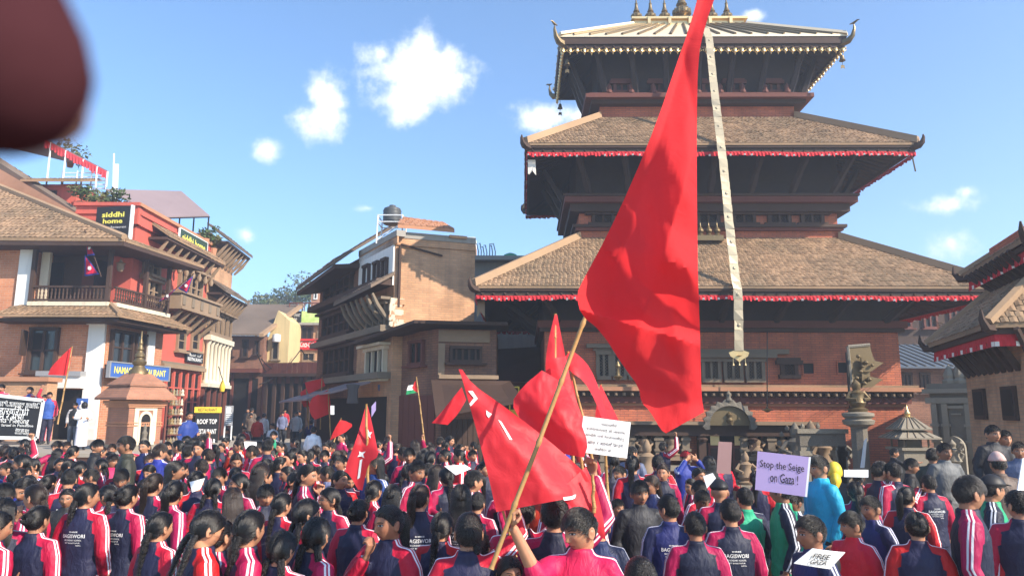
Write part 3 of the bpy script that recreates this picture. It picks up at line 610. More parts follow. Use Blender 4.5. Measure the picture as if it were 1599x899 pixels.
def fwin(F, rc, parent, mt, mull=1, depth=.10, sill=.06, hood=.0, pane='dark', fr=.07, rows=0, px=True, wings=0.0, name='window'):
    u0, u1, z0, z1 = F.rect(*rc) if px else rc
    m = F.mb()
    m.box(u0, u0 + fr, -depth, .0, z0, z1); m.box(u1 - fr, u1, -depth, .0, z0, z1)
    m.box(u0 - wings, u1 + wings, -depth - .03, .0, z1, z1 + fr); m.box(u0 - wings, u1 + wings, -depth - .03, .0, z0 - fr, z0)
    for k in range(1, mull):
        u = u0 + (u1 - u0) * k / mull; m.box(u - fr * .4, u + fr * .4, -depth * .8, 0, z0, z1)
    for k in range(1, rows):
        z = z0 + (z1 - z0) * k / rows; m.box(u0 + fr, u1 - fr, -depth * .6, 0, z - fr * .25, z + fr * .25)
    w = m.build(name, mt, parent)
    p = F.mb(); p.box(u0 + .005, u1 - .005, -.03, -.004, z0 + .003, z1 - .003); p.build('pane', M[pane], w)
    if sill: p = F.mb(); p.box(u0 - .12, u1 + .12, -depth - .12, -.002, z0 - fr - sill, z0 - fr - .002); p.build('sill', mt, w)
    if hood: p = F.mb(); p.box(u0 - .2, u1 + .2, -depth - .2, -.002, z1 + fr + .002, z1 + fr + hood); p.build('hood', mt, w)
    return w
def band(F, u0, u1, z0, z1, d, mt, parent, name='ledge'):
    m = F.mb(); m.box(u0, u1, -d, -.001, z0, z1); return m.build(name, mt, parent)
def foot(parent, poly, z0, z1, mt, name='wall'):
    m = MB(); m.prism([(p[0], p[1], z0) for p in poly], (0, 0, z1 - z0)); return m.build(name, mt, parent)
def slab_roof(parent, e0, e1, t1, t0, th=.1, mt='tile', tiles=True, nu=None, name='roof_slope'):
    m = MB(); e0, e1, t1, t0 = map(Vector, (e0, e1, t1, t0)); up = Vector((0, 0, th))
    m.hexa([e0, e1, t1, t0], [e0 + up, e1 + up, t1 + up, t0 + up]); o = m.build(name, M[mt], parent)
    if tiles:
        tm = MB(); tiles_on(tm, e0 + up, e1 + up, t1 + up, t0 + up, int((e1 - e0).length / .16), max(3, int((t0 - e0).length / .2)), .025)
        tm.build('roof_tiles', M[mt], o, kind='stuff')
    return o
def sticks(parent, F, us, z0, z1, r, d, mt, name='baluster', turned=True):
    """turned railing sticks along a facade, each a part sharing one mesh"""
    src = None
    for u in us:
        if src is None:
            m = F.mb(); h = z1 - z0
            m.lathe([(r * .7, z0), (r, z0 + h * .2), (r * .5, z0 + h * .3), (r, z0 + h * .5), (r * .5, z0 + h * .72), (r, z0 + h * .8), (r * .7, z1)] if turned else [(r, z0), (r, z1)], (u, -d, 0), 6)
            src = m.build(name, mt, parent, True); su = u
        else: copy_part(src, parent, loc=F.u * (u - su))
def plank_wall(parent, F, u0, u1, z0, z1, d, mt, n, name='plank'):
    w = (u1 - u0) / n
    for k in range(n):
        m = F.mb(); m.box(u0 + k * w + .008, u0 + (k + 1) * w - .008, -d - random.uniform(.02, .035), -d, z0, z1); m.build(name, mt, parent)

cA, cB, cC = P(-120, 560, 23.5), P(165, 560, 23.5), P(252, 560, 26.4)
FF, FW = Face(cA, cB), Face(cB, cC)
rest = thing('corner_building', 'brick corner building with white pillars and a wooden balcony over a blue restaurant sign', 'building', (cB.x - 3, cB.y + 2, 0))
zsk = FF.uz(100, 500)[1]                       # top of the ground storey
z_bal = FF.uz(100, 480)[1]; z_rail = FF.uz(100, 447)[1]; z_eave = FF.uz(60, 384)[1]
fp = [(cA.x - 6, cA.y), (cB.x, cB.y), (cC.x, cC.y), (cC.x - 1, cC.y + .6), (cA.x - 6, cC.y + .6)]
foot(rest, fp, 0, z_bal - .05, M['orange_brick'])
ub = FF.uz(47, 430)[0]
m = FF.mb(); m.box(-6, ub, .03, 3.4, z_bal - .045, z_eave + .25); m.build('wall', M['orange_brick'], rest)
inn = [(cB.x - 4.6, cB.y + 1.1), (cB.x - .9, cB.y + 1.1), (cC.x - 1.15, cC.y + .1), (cB.x - 4.6, cC.y + .1)]
foot(rest, inn, z_bal - .045, z_eave + .25, M['timber'], 'upper_wall')
u0, u1, _, _ = FF.rect(137, 512, 163, 600)
m = FF.mb(); m.box(u0, u1 - .004, -.10, -.002, 1.05, zsk + .1); m.box(u0 - .05, u1 - .004, -.16, -.101, zsk - .15, zsk + .05); m.box(u0 - .04, u1 - .004, -.14, -.101, 1.05, 1.4); m.build('pillar', M['white'], rest)
u0, u1, _, _ = FW.rect(228, 520, 238, 560)
m = FW.mb(); m.box(u0, u1, -.10, -.002, 1.05, zsk + .1); m.build('pillar', M['white'], rest)
u0, u1, _, _ = FF.rect(28, 410, 48, 470)
m = FF.mb(); m.box(u0, u1, -.06, .02, z_bal, z_eave - .05); m.build('pillar', M['white'], rest)
u0, u1, _, _ = FF.rect(54, 395, 67, 445)
m = FF.mb(); m.box(u0, u1, .3, .42, z_bal, z_eave - .05); m.build('pillar', M['plaster'], rest)
fwin(FF, (46, 516, 92, 578), rest, M['timber'], 2, .12, .05, fr=.1, rows=2, pane='glass')
u0, u1, z0, z1 = FF.rect(46, 518, 66, 556)
m = FF.mb(); m.hexa([(u0 - .02, -.14, z0), (u0 + .02, -.14, z0), (u1 - .2, -.7, z0), (u1 - .25, -.7, z0)], [(u0 - .02, -.14, z1), (u0 + .02, -.14, z1), (u1 - .2, -.7, z1), (u1 - .25, -.7, z1)]); m.build('shutter', M['timber'], rest)
fwin(FW, (170, 520, 205, 566), rest, M['timber'], 2, .12, .05, fr=.09, rows=2, pane='glass')
fwin(FW, (208, 524, 224, 566), rest, M['timber'], 1, .12, .05, fr=.07, pane='glass')
u0, u1, z0, z1 = FF.rect(72, 588, 136, 606); band(FF, u0, u1, z0, z1, .35, M['white'], rest, 'shop_band'); band(FF, u0 - .1, u1, z1 + .002, z1 + .16, .42, M['grey_sheet'], rest, 'shop_hood')
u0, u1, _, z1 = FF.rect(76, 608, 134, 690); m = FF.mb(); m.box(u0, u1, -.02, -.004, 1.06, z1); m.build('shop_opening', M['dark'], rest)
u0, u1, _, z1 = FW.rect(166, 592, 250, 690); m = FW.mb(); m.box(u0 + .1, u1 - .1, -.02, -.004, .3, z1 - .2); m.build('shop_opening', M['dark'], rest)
def outp(F, u, d, z): v = F.o + F.u * u + F.n * d; return (v.x, v.y, z)
ul = FF.uz(15, 490)[0]; zs0, zs1 = z_bal - .42, z_bal + .02
mitre_a = Vector(outp(FF, FF.len, .95, 0)); mit = (FF.n + FW.n).normalized() * (.95 / math.cos(FF.n.angle(FW.n) / 2)); mp = cB + mit
slab_roof(rest, outp(FF, ul, .95, zs0), (mp.x, mp.y, zs0), (cB.x, cB.y, zs1), outp(FF, ul + .3, 0, zs1), .07)
slab_roof(rest, (mp.x, mp.y, zs0), outp(FW, FW.len + .2, .95, zs0), outp(FW, FW.len, 0, zs1), (cB.x, cB.y, zs1), .07)
b = MB(); b.tube([(mp.x, mp.y, zs0 + .1), (cB.x, cB.y, zs1 + .1)], .08, 6); b.build('hip_ridge', M['mud'], rest)
m = MB(); m.prism([outp(FF, ul, .8, zs0 - .12), (cB.x + mit.x * .85, cB.y + mit.y * .85, zs0 - .12), outp(FW, FW.len + .15, .8, zs0 - .12), outp(FW, FW.len + .15, -.1, zs0 - .12), (cB.x, cB.y + .1, zs0 - .12), outp(FF, ul, -.1, zs0 - .12)], (0, 0, .10)); m.build('eave_board', M['timber'], rest)
for F, ua, uc in ((FF, FF.uz(50, 470)[0], FF.len + .02), (FW, -.02, FW.len - .05)):
    m = F.mb(); m.box(ua, uc, -.24, -.002 if F is FF else .0, z_bal + .03, z_bal + .16); m.build('balcony_kerb', M['plaster'], rest)
    m = F.mb(); m.box(ua, uc, -.16, -.07, z_rail - .06, z_rail); m.box(ua, uc, -.15, -.08, z_bal + .2, z_bal + .26); m.build('balcony_rail', M['timber'], rest)
    nb = int((uc - ua) / .125); sticks(rest, F, [ua + .06 + k * (uc - ua - .1) / nb for k in range(nb + 1)], z_bal + .26, z_rail - .06, .033, .115, M['timber'])
for F, u in ((FF, FF.uz(51, 470)[0]), (FF, FF.len - .07), (FW, FW.len * .52), (FW, FW.len - .1)):
    m = F.mb(); m.box(u - .06, u + .06, -.17, -.05, z_bal + .16, z_eave + .1); m.build('balcony_post', M['timber'], rest)
for k, (F, u) in enumerate(((FF, FF.len - 2.6), (FF, FF.len - 1.3), (FW, .6), (FW, 1.7))):
    m = F.mb(); m.box(u - .32, u + .32, 1.02 if F is FF else .85, 1.06 if F is FF else .9, z_bal + .2, z_eave - .35); m.build('balcony_door', M['timber_red'] if k % 2 else M['dark'], rest)
c = P(188, 418, 24.0); m = MB(); m.lathe([(0, -.16), (.08, -.12), (.12, 0), (.11, .1), (.16, .14), (.05, .2), (.02, .3), (0, .32)], c, 10); m.build('carved_mask', M['timber_tan'], rest, True)
e0 = outp(FF, -6, .9, z_eave); mi2 = cB + (FF.n + FW.n).normalized() * .95
r0 = P(-260, 236, 30);
ridgeR = P(-40, 281, 27.0); ridgeL = Vector((cA.x - 6, ridgeR.y, ridgeR.z + .1))
slab_roof(rest, e0, (mi2.x, mi2.y, z_eave), ridgeR, ridgeL, .1)
we = Vector(outp(FW, FW.len + .9, .85, z_eave - .02))
slab_roof(rest, (mi2.x, mi2.y, z_eave), tuple(we), outp(FW, FW.len + .6, -.25, z_eave + .32), (cB.x - .2, cB.y + .3, z_eave + .4), .08, 'tile')
T0, T1, T2, T3 = Vector((mi2.x + .04, mi2.y + .04, z_eave + .1)), P(152, 383, 24.5), P(139, 350, 25.6), P(-40, 236, 27.7)
m = MB(); m.add([T0, T1, T2, T3, ridgeR + Vector((0, 0, .1)), *[p - Vector((0, 0, .12)) for p in (T0, T1, T2, T3, ridgeR)]], [(0, 1, 2, 3, 4), (9, 8, 7, 6, 5), (0, 5, 6, 1), (1, 6, 7, 2), (2, 7, 8, 3)]); m.build('roof_slope', M['terracotta'], rest)
m = MB(); m.tube([T3 + Vector((0, 0, .1)), T2 + Vector((0, 0, .1)), T1.lerp(T2, .6) + Vector((.1, 0, .06))], [.2, .16, .12], 6); m.build('roof_gutter', M['tile_dark'], rest)
slab_roof(rest, T3 + Vector((0, .1, .15)), T2 + Vector((0, .1, .12)), T2 + Vector((-1.2, 2.2, .75)), T3 + Vector((-1.2, 2.2, .75)), .1)
b = MB(); b.tube([(mi2.x, mi2.y, z_eave + .14), ridgeR + Vector((0, 0, .14))], .11, 6); b.build('hip_ridge', M['mud'], rest)
m = MB(); m.prism([outp(FF, -6, .86, z_eave - .14), (mi2.x, mi2.y, z_eave - .14), tuple(we - Vector((0, 0, .12))), outp(FW, FW.len, -.6, z_eave - .14), (cB.x - .4, cB.y + .9, z_eave - .14), outp(FF, -6, -.6, z_eave - .14)], (0, 0, .12)); m.build('eave_board', M['timber'], rest)
e1 = P(-160, 330, 26);
s0, s1 = FW.uz(160, 566), FW.uz(252, 572)
sg = thing('restaurant_sign', 'long blue restaurant signboard under the corner building window', 'sign', outp(FW, 1.2, .3, s0[1] - .3))
za, zb = FW.uz(165, 588)[1], FW.uz(165, 566)[1]
ua, ue = FW.uz(157, 575)[0], FW.uz(250, 580)[0]
m = FW.mb(); m.box(ua, ue, -.34, -.26, za, zb); m.build('board', M['sign_blue'], sg)
m = FW.mb(); m.box(ua - .06, ua - .002, -.36, -.24, za - .04, zb + .04); m.box(ue + .002, ue + .06, -.36, -.24, za - .04, zb + .04); m.box(ua, ue, -.36, -.24, zb + .002, zb + .04); m.box(ua, ue, -.36, -.24, za - .04, za - .002)
m.build('sign_frame', M['grey_sheet'], sg)
lettering('lettering', 'NAMASTE RESTAURANT', basis(outp(FW, (ua + ue) / 2, .345, (za + zb) / 2), FW.u, (0, 0, 1)), (ue - ua) * .88, (zb - za) * .5, M['ink_yellow'], sg, bold=.02)
u0, u1, z0, z1 = FF.rect(131, 622, 148, 690)
bn = thing('shop_banner', 'tall narrow blue printed banner below the white corner pillar', 'banner', outp(FF, u0, .4, 1.06))
m = FF.mb(); m.box(u0, u1, -.5, -.47, 1.10, z1); m.build('panel', M['sign_blue'], bn)
m = FF.mb(); uu = (u0 + u1) / 2; m.lathe([(.0, z1 - .34), (.1, z1 - .30), (.09, z1 - .22), (.05, z1 - .18), (.06, z1 - .1), (0, z1 - .02)], (uu, -.46, 0), 10); m.build('emblem', M['ink_white'], bn)
lettering('lettering', 'NAMASTE', basis(outp(FF, uu, .505, z1 - .62), FF.u, (0, 0, 1)), (u1 - u0) * .8, .1, M['ink_white'], bn)
lettering('lettering', 'RESTAURANT', basis(outp(FF, uu, .505, z1 - .85), FF.u, (0, 0, 1)), (u1 - u0) * .8, .07, M['ink_white'], bn)

lw = thing('low_wall', 'low old brick wall with terracotta coping at the left edge', 'wall', (P(30, 640, 22.2).x, 22.3, 1.05))
a, bq = P(-90, 600, 22.2), P(74, 600, 22.2); FL = Face(a, bq); z1 = FL.uz(30, 590)[1]
m = FL.mb(); m.box(0, FL.len, 0, .5, 1.05, z1 - .1); m.build('wall', M['old_brick'], lw)
m = FL.mb(); m.box(-.1, FL.len + .08, -.1, .6, z1 - .098, z1 + .03); m.build('coping', M['terracotta'], lw)

rA, rB = P(112, 420, 24.7), P(206, 420, 24.7)
rC = P(319, 500, 30.9)
FRr = Face(rB, rC); FRf = Face(rA, rB)
red = thing('red_house', 'tall red painted house with carved windows and a roof terrace behind the corner building', 'building', (rB.x - 2.5, rB.y + 3, 0))
zp = FRf.uz(180, 318)[1]
fpR = [(rA.x, rA.y), (rB.x, rB.y), (rC.x, rC.y), (rC.x - 5, rC.y), (rA.x, rC.y)]
foot(red, fpR, 0, zp - .75, M['red_paint'])
for F in (FRf, FRr):
    m = F.mb(); m.box(0 if F is FRf else -.12, F.len + (0.12 if F is FRf else 0), -.10, .12 if F is FRf else .08, zp - .749, zp - .12); m.build('parapet', M['red_paint'], red)
    m = F.mb(); m.box(-.05 if F is FRf else -.16, F.len + (.17 if F is FRf else 0), -.2, .16 if F is FRf else .10, zp - .119, zp); m.build('parapet_coping', M['terracotta'] if F is FRr else M['red_paint'], red)
    m = F.mb(); m.box(0, F.len, -.16, -.101, zp - .40, zp - .34); m.build('parapet_band', M['red_paint'], red)
L = FRr.len; ze = FRr.uz(250, 378)[1]
slab_roof(red, outp(FRr, .9, .75, ze), outp(FRr, L, .75, ze), outp(FRr, L, 0, ze + .5), outp(FRr, .9, 0, ze + .5), .08)
m = FRr.mb(); m.box(.9, L, -.7, -.02, ze - .10, ze - .01); m.build('eave_board', M['timber'], red)
for k in range(9):
    u = 1.1 + k * (L - 1.4) / 8; m = FRr.mb(); m.tube([(u, -.02, ze - .85), (u, -.35, ze - .5), (u, -.62, ze - .11)], [.06, .085, .05], 6); m.lathe([(.06, ze - .95), (.1, ze - .82), (.05, ze - .7), (.07, ze - .62), (0, ze - .5)], (u, -.3, 0), 7); m.build('carved_strut', M['timber_tan'], red, True)
for rc, mul in (((276, 428, 312, 468), 4), ((222, 400, 246, 432), 2), ((225, 440, 246, 470), 2)):
    u0, u1, z0, z1 = FRr.rect(*rc); fwin(FRr, (u0, u1, z0, z1), red, M['timber_tan'], mul, .16, .1, hood=.1, fr=.09, rows=2, px=False, wings=.15)
u0, u1, z0, z1 = FRr.rect(250, 468, 316, 488)
m = FRr.mb(); m.box(u0, u1, -.75, -.002, z0, z1); m.box(u0 - .08, u1 + .08, -.83, -.002, z1 + .002, z1 + .09); m.box(u0 - .08, u1 + .08, -.85, -.002, z0 - .1, z0 - .002); m.build('carved_balcony', M['timber_tan'], red)
for k in range(6):
    u = u0 + .2 + k * (u1 - u0 - .4) / 5; m = FRr.mb(); m.tube([(u, -.02, z0 - .85), (u, -.4, z0 - .45), (u, -.72, z0 - .1)], [.07, .1, .08], 6); m.build('carved_strut', M['timber_tan'], red, True)
for k in range(5):
    u = u0 + .25 + k * (u1 - u0 - .5) / 4; m = FRr.mb(); m.box(u - .12, u + .12, -.78, -.751, z0 + .08, z1 - .08); m.build('carved_panel', M['timber_grey'], red)
for rc in ((275, 505, 288, 545), (297, 508, 309, 545)):
    fwin(FRr, rc, red, M['timber_tan'], 1, .1, .08, hood=.08, fr=.08, pane='dark', rows=3)
u0, u1, z0, z1 = FRr.rect(252, 540, 318, 560); zl = FRr.uz(250, 567)[1]
band(FRr, FRr.uz(247, 560)[0], L, zl - .14, zl, .25, M['timber_tan'], red); band(FRr, FRr.uz(247, 560)[0], L, zl + .001, zl + .1, .18, M['timber_grey'], red)
us = FRr.uz(252, 620)[0]
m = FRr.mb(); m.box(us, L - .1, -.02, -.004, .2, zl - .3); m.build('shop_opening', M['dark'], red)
for k in range(6):
    u = us + .1 + k * (L - us - .3) / 5; m = FRr.mb(); m.box(u - .05, u + .05, -.12, -.021, .2, zl - .25); m.build('shop_post', M['red_paint'], red)
for k in range(5):
    z = .7 + k * .52; m = FRr.mb(); m.box(us + .16, L - .2, -.1, -.022, z, z + .05); m.build('shop_shelf', M['red_paint'], red)
cz = zp + 1.25
can = thing('roof_canopy', 'faded purple sheet canopy on thin poles over the red house roof terrace', 'canopy', (rB.x - .8, rB.y + 3, zp))
qa, qb, qc, qd = P(206, 338, 26.0), P(326, 340, 30.5), P(288, 302, 31.5), P(190, 297, 27.5)
qa.z = zp + .30;
pa, pb = P(250, 340, 27.0), P(327, 338, 30.6); pd_, pe = P(283, 300, 31.5), P(165, 297, 27.2)
m = MB(); m.hexa([pa, pb, pd_, pe], [p + Vector((0, 0, .05)) for p in (pa, pb, pd_, pe)]); m.build('canopy_sheet', M['purple_sheet'], can)
for t in (.02, .5, .98):
    for (A, B2) in ((pa, pe), (pb, pd_)):
        p = A.lerp(B2, t); m = MB(); m.tube([(p.x, p.y, zp - .7), (p.x, p.y, p.z)], .035, 6); m.build('pole', M['iron'], can)
m = MB(); m.tube([pa.lerp(pe, .5) - Vector((0, 0, .03)), pb.lerp(pd_, .5) - Vector((0, 0, .03))], .03, 5); m.tube([pa - Vector((0, 0, .03)), pb - Vector((0, 0, .03))], .03, 5); m.build('frame', M['iron'], can)
sd = thing('hanging_sign', 'black square rooftop restaurant sign with yellow lettering on the red house corner', 'sign', tuple(P(177, 385, 24.2)))
Fs = Face(P(149, 350, 24.25), P(203, 350, 24.05)); u0, u1, z0, z1 = Fs.rect(150, 323, 203, 386)
m = Fs.mb(); m.box(u0, u1, -.04, .08, z0, z1); m.build('board', M['sign_black'], sd)
m = Fs.mb(); m.box(u1 + .001, u1 + .05, -.05, .09, z0 - .03, z1 + .03); m.build('sign_edge', M['white_metal'], sd)
um = (u0 + u1) / 2; H_ = z1 - z0
for t, zf, wf, hf, ms, bo in (('siddhi', .80, .66, .13, 'ink_yellow', .03), ('home', .64, .58, .12, 'ink_yellow', .03), ('Rooftop Restaurant', .48, .82, .07, 'ink_white', 0)):
    lettering('lettering', t, basis(outp(Fs, um, .042, z0 + H_ * zf), Fs.u, (0, 0, 1)), (u1 - u0) * wf, H_ * hf, M[ms], sd, bold=bo)
fl = Fs.mb()
for k, (dx, dz, r) in enumerate([(-.14, .02, .09), (.0, .04, .11), (.1, -.03, .06), (-.04, -.1, .08), (-.1, .11, .07), (.08, .1, .06), (.14, .04, .05)]):
    c = (um + dx, z0 + H_ * .22 + dz); fl.add([(c[0] + r * math.cos(a * math.pi / 5), -.043 - k * .001, c[1] + r * .85 * math.sin(a * math.pi / 5)) for a in range(10)], [tuple(range(10))])
fl.build('flower_print', mat('flower_print', (.80, .82, .45), .6, .5, 9, 0, col2=(.35, .45, .1)), sd)
sd2 = thing('parapet_sign', 'long dark green rooftop sign with pale lettering on the red parapet', 'sign', outp(FRr, L * .6, .2, zp - .7))
u0, u1, z0, z1 = FRr.rect(272, 352, 316, 392); zc = zp - .43
u0, u1 = FRr.uz(272, 370)[0], FRr.uz(316, 380)[0]
m = FRr.mb(); m.box(u0, u1, -.22, -.165, zc - .28, zc + .28); m.build('board', mat('sign_dark_green', (.03, .06, .035), .5, .06, 3, 0), sd2)
m = FRr.mb(); m.box(u0 - .04, u0 - .002, -.23, -.16, zc - .3, zc + .3); m.box(u1 + .002, u1 + .04, -.23, -.16, zc - .3, zc + .3); m.box(u0, u1, -.23, -.16, zc + .282, zc + .31); m.build('sign_edge', M['white_metal'], sd2)
lettering('lettering', 'siddhi home', basis(outp(FRr, (u0 + u1) / 2, .223, zc), FRr.u, (0, 0, 1)), (u1 - u0) * .84, .3, M['ink_yellow'], sd2, bold=.02)
sd3 = thing('wall_sign', 'dark wall sign with two rows of white lettering on the red house above the shops', 'sign', outp(FRr, L - 1, .1, zl + .2))
u0, u1 = FRr.uz(288, 555)[0], L - .05; z1 = FRr.uz(300, 549)[1]; z0 = FRr.uz(300, 566)[1]
m = FRr.mb(); m.box(u0, u1, -.10, -.02, z0, z1); m.build('board', M['sign_black'], sd3)
lettering('lettering', 'SIDDHI  TOP CAFE\nGUEST HOUSE', basis(outp(FRr, (u0 + u1) / 2, .103, (z0 + z1) / 2), FRr.u, (0, 0, 1)), (u1 - u0) * .88, (z1 - z0) * .72, M['ink_white'], sd3, bold=.02) if False else lettering('lettering', 'ROOF TOP\nRESTAURANT', basis(outp(FRr, (u0 + u1) / 2, .103, (z0 + z1) / 2), FRr.u, (0, 0, 1)), (u1 - u0) * .88, (z1 - z0) * .72, M['ink_white'], sd3, bold=.02)

Ft = Face(P(-60, 290, 27.5), P(170, 290, 27.5))
aw = thing('terrace_awning', 'slanting terrace awning with a red frill above the tiled roofs at upper left', 'awning', tuple(P(110, 300, 27.5)))
a0, a1 = P(70, 218, 27.5), P(168, 268, 27.5); b0, b1 = P(20, 232, 29.5), P(150, 262, 29.5)
m = MB(); m.hexa([a0, a1, b1, b0], [p + Vector((0, 0, .04)) for p in (a0, a1, b1, b0)]); m.build('awning_sheet', M['purple_sheet'], aw)
m = MB(); n = 40
for k in range(n):
    p, q = a0.lerp(a1, k / n), a0.lerp(a1, (k + 1) / n); o0, o1 = (.03 if k % 2 else 0), (0 if k % 2 else .03); h = .30 * random.uniform(.8, 1.15)
    m.add([p + Vector((0, -.02, -.0)), q + Vector((0, -.02, 0)), q + Vector((0, -.02 - o1, -h)), p + Vector((0, -.02 - o0, -h))], [(0, 1, 2, 3)])
m.build('awning_frill', cloth_mat('awning_frill', (.75, .08, .10), .3, .8, .1), aw)
for t in (.1, .34, .62, .84, 1.0):
    p = a0.lerp(a1, t); m = MB(); m.tube([p, Vector((p.x, p.y, P(100, 292 - 0 * t, 27.5).z))], .035, 6); m.build('pole', M['white_metal'], aw)
rl = thing('terrace_railing', 'thin metal railing along the roof terrace at upper left', 'railing', tuple(P(120, 296, 27.6)))
for k in range(5):
    z = P(100, 294 - k * 6, 27.6).z; p, q = P(95, 290, 27.6), P(165, 290, 27.6); m = MB(); m.tube([(p.x, p.y, z), (q.x, q.y, z)], .02, 5); m.build('rail', M['white_metal'], rl)
for k in range(4):
    p = P(95 + k * 23, 296, 27.6); m = MB(); m.tube([p, p + Vector((0, 0, .75))], .025, 5); m.build('post', M['white_metal'], rl)
blk = thing('terrace_house', 'small tiled rooftop room with red walls above the corner building roof', 'building', tuple(P(85, 330, 26.9)))
Fb = Face(P(60, 320, 26.8), P(118, 320, 26.8)); u0, u1, z0, z1 = Fb.rect(62, 288, 118, 350)
m = Fb.mb(); m.box(u0, u1, 0, 2.4, z0 - 2.5, z1); m.build('wall', M['red_paint'], blk)
slab_roof(blk, outp(Fb, u0 - .5, .5, z1 - .05), outp(Fb, u1 + .4, .5, z1 - .05), outp(Fb, u1 + .2, -1.2, z1 + .5), outp(Fb, u0 - .5, -1.2, z1 + .5), .09)
fwin(Fb, (u0 + .25, u0 + .6, z1 - .75, z1 - .3), blk, M['timber'], 1, .06, 0, fr=.05, px=False)
for px, y0, y1, w in ((176, 240, 300, .03), (180, 256, 292, .07)):
    pz = thing('roof_pole', 'thin white pole standing on the red house roof' if w < .05 else 'broad white board standing on edge on the red house roof', 'pole' if w < .05 else 'board', tuple(P(px, y1, 26.5)))
    m = MB(); a, b2 = P(px, y1 + 20, 26.5), P(px + 2, y0, 26.5); m.tube([a, b2], w, 6) if w < .05 else m.hexa([a + Vector((-w, 0, 0)), a + Vector((w, 0, 0)), a + Vector((w, .03, 0)), a + Vector((-w, .03, 0))], [b2 + Vector((-w, 0, 0)), b2 + Vector((w, 0, 0)), b2 + Vector((w, .03, 0)), b2 + Vector((-w, .03, 0))]); m.build('shaft', M['white_metal'], pz)
def leaf_mb(c, rad, n, size, squash=1.0, hole=.25):
    """n leaf faces spread through an uneven crown"""
    m = MB(); c = Vector(c); lobes = [(Vector((random.gauss(0, .45), random.gauss(0, .45), random.gauss(0, .4))), random.uniform(.45, .8)) for _ in range(7)]
    for _ in range(n):
        l, r = random.choice(lobes); d = Vector((random.gauss(0, 1), random.gauss(0, 1), random.gauss(0, 1))).normalized() * r * random.uniform(.5, 1.0) ** .6
        p = c + (l + d) * rad; p.z = c.z + (p.z - c.z) * squash
        a = Vector((random.gauss(0, 1), random.gauss(0, 1), random.gauss(0, .6))).normalized(); b2 = a.orthogonal().normalized(); b2 = Matrix.Rotation(random.uniform(0, 6.28), 3, a) @ b2
        s = size * random.uniform(.6, 1.4)
        m.add([p - a * s, p + b2 * s * .45, p + a * s, p - b2 * s * .45], [(0, 1, 2, 3)])
    return m
for k, (px, py, Y, r) in enumerate([(128, 302, 26.2, .32), (145, 308, 25.8, .28), (165, 306, 25.4, .36), (183, 310, 25.0, .3), (112, 232, 29.0, .5), (322, 362, 30.2, .3), (334, 378, 30.8, .28)]):
    c = P(px, py, Y); pt = thing('potted_plant', ['bushy potted plant next to the rooftop room at upper left', 'small potted plant behind the square black sign', 'leafy potted plant on the red parapet above the square black sign', 'potted plant at the near corner of the red parapet', 'tall plant growing behind the red-frilled awning', 'potted plant on the far end of the red parapet', 'last potted plant at the far end of the red house roof'][k], 'plant', (c.x, c.y, c.z - r - .3))
    leaf_mb(c, r, 160, .09).build('foliage', M['leaf'] if k % 2 else M['leaf2'], pt)
    m = MB(); m.lathe([(.11, c.z - r - .3), (.16, c.z - r), (.14, c.z - r)], (c.x, c.y, 0), 10); m.build('pot', M['terracotta'], pt)
    m = MB(); m.tube([(c.x, c.y, c.z - r - .02), c], .02, 5); m.build('stem', M['bark'], pt)

hC, hD = P(320, 500, 30.95), P(358, 500, 34.4)
FH = Face(hC, hD)
h3 = thing('brick_house', 'weathered brown brick house with slender pale columns beyond the red house', 'building', (hC.x - 2, hC.y + 2, 0))
zt3 = FH.uz(335, 360)[1] - .2
foot(h3, [(hC.x, hC.y + .02), (hD.x, hD.y), (hD.x - 5, hD.y + 2), (hC.x - 5, hC.y + .02)], 0, zt3, M['old_brick'])
L = FH.len
for zpx in (372, 455):
    ze = FH.uz(330, zpx)[1]
    slab_roof(h3, outp(FH, -.1, .8, ze - .1), outp(FH, L + .35, .8, ze - .1), outp(FH, L + .2, -.2, ze + .6), outp(FH, 0, -.2, ze + .6), .09, 'tile_dark')
    m = FH.mb(); m.box(0, L + .25, -.72, .0, ze - .19, ze - .11); m.build('eave_board', M['timber'], h3)
    for k in range(8):
        u = .2 + k * (L) / 7; m = FH.mb(); m.tube([(u, -.02, ze - .95), (u, -.35, ze - .6), (u, -.66, ze - .18)], [.05, .085, .05], 6); m.build('carved_strut', M['timber_tan'], h3, True)
z0 = FH.uz(335, 600)[1]; z1 = FH.uz(335, 535)[1]
for k in range(7):
    u = .25 + k * (L - .4) / 6; m = FH.mb(); m.lathe([(.14, z0), (.14, z0 + .1), (.09, z0 + .16), (.085, z1 - .2), (.13, z1 - .1), (.15, z1)], (u, -.12, 0), 10); m.build('column', M['plaster'], h3, True)
band(FH, 0, L, z1 + .002, z1 + .22, .3, M['plaster'], h3); band(FH, 0, L, z0 - .15, z0 - .002, .3, M['plaster'], h3); band(FH, 0, L, z1 + .222, z1 + .4, .2, M['timber_tan'], h3)
for k in range(6):
    u = .25 + (k + .5) * (L - .4) / 6; m = FH.mb(); m.box(u - .2, u + .2, -.03, -.004, z0 + .1, z1 - .15); m.build('pane', M['dark'], h3)
za = FH.uz(335, 525)[1]; zb = FH.uz(335, 490)[1]
for k in range(5): fwin(FH, (.3 + k * L / 5, .3 + k * L / 5 + .55, za, zb), h3, M['timber_tan'], 1, .12, .06, fr=.07, px=False, hood=.06)
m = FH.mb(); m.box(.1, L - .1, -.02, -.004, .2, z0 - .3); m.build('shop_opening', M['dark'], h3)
for k in range(5): u = .15 + k * (L - .3) / 4; m = FH.mb(); m.box(u - .07, u + .07, -.14, -.021, .2, z0 - .16); m.build('shop_post', M['timber_red'], h3)
gA, gB = P(352, 560, 41), P(436, 560, 41)
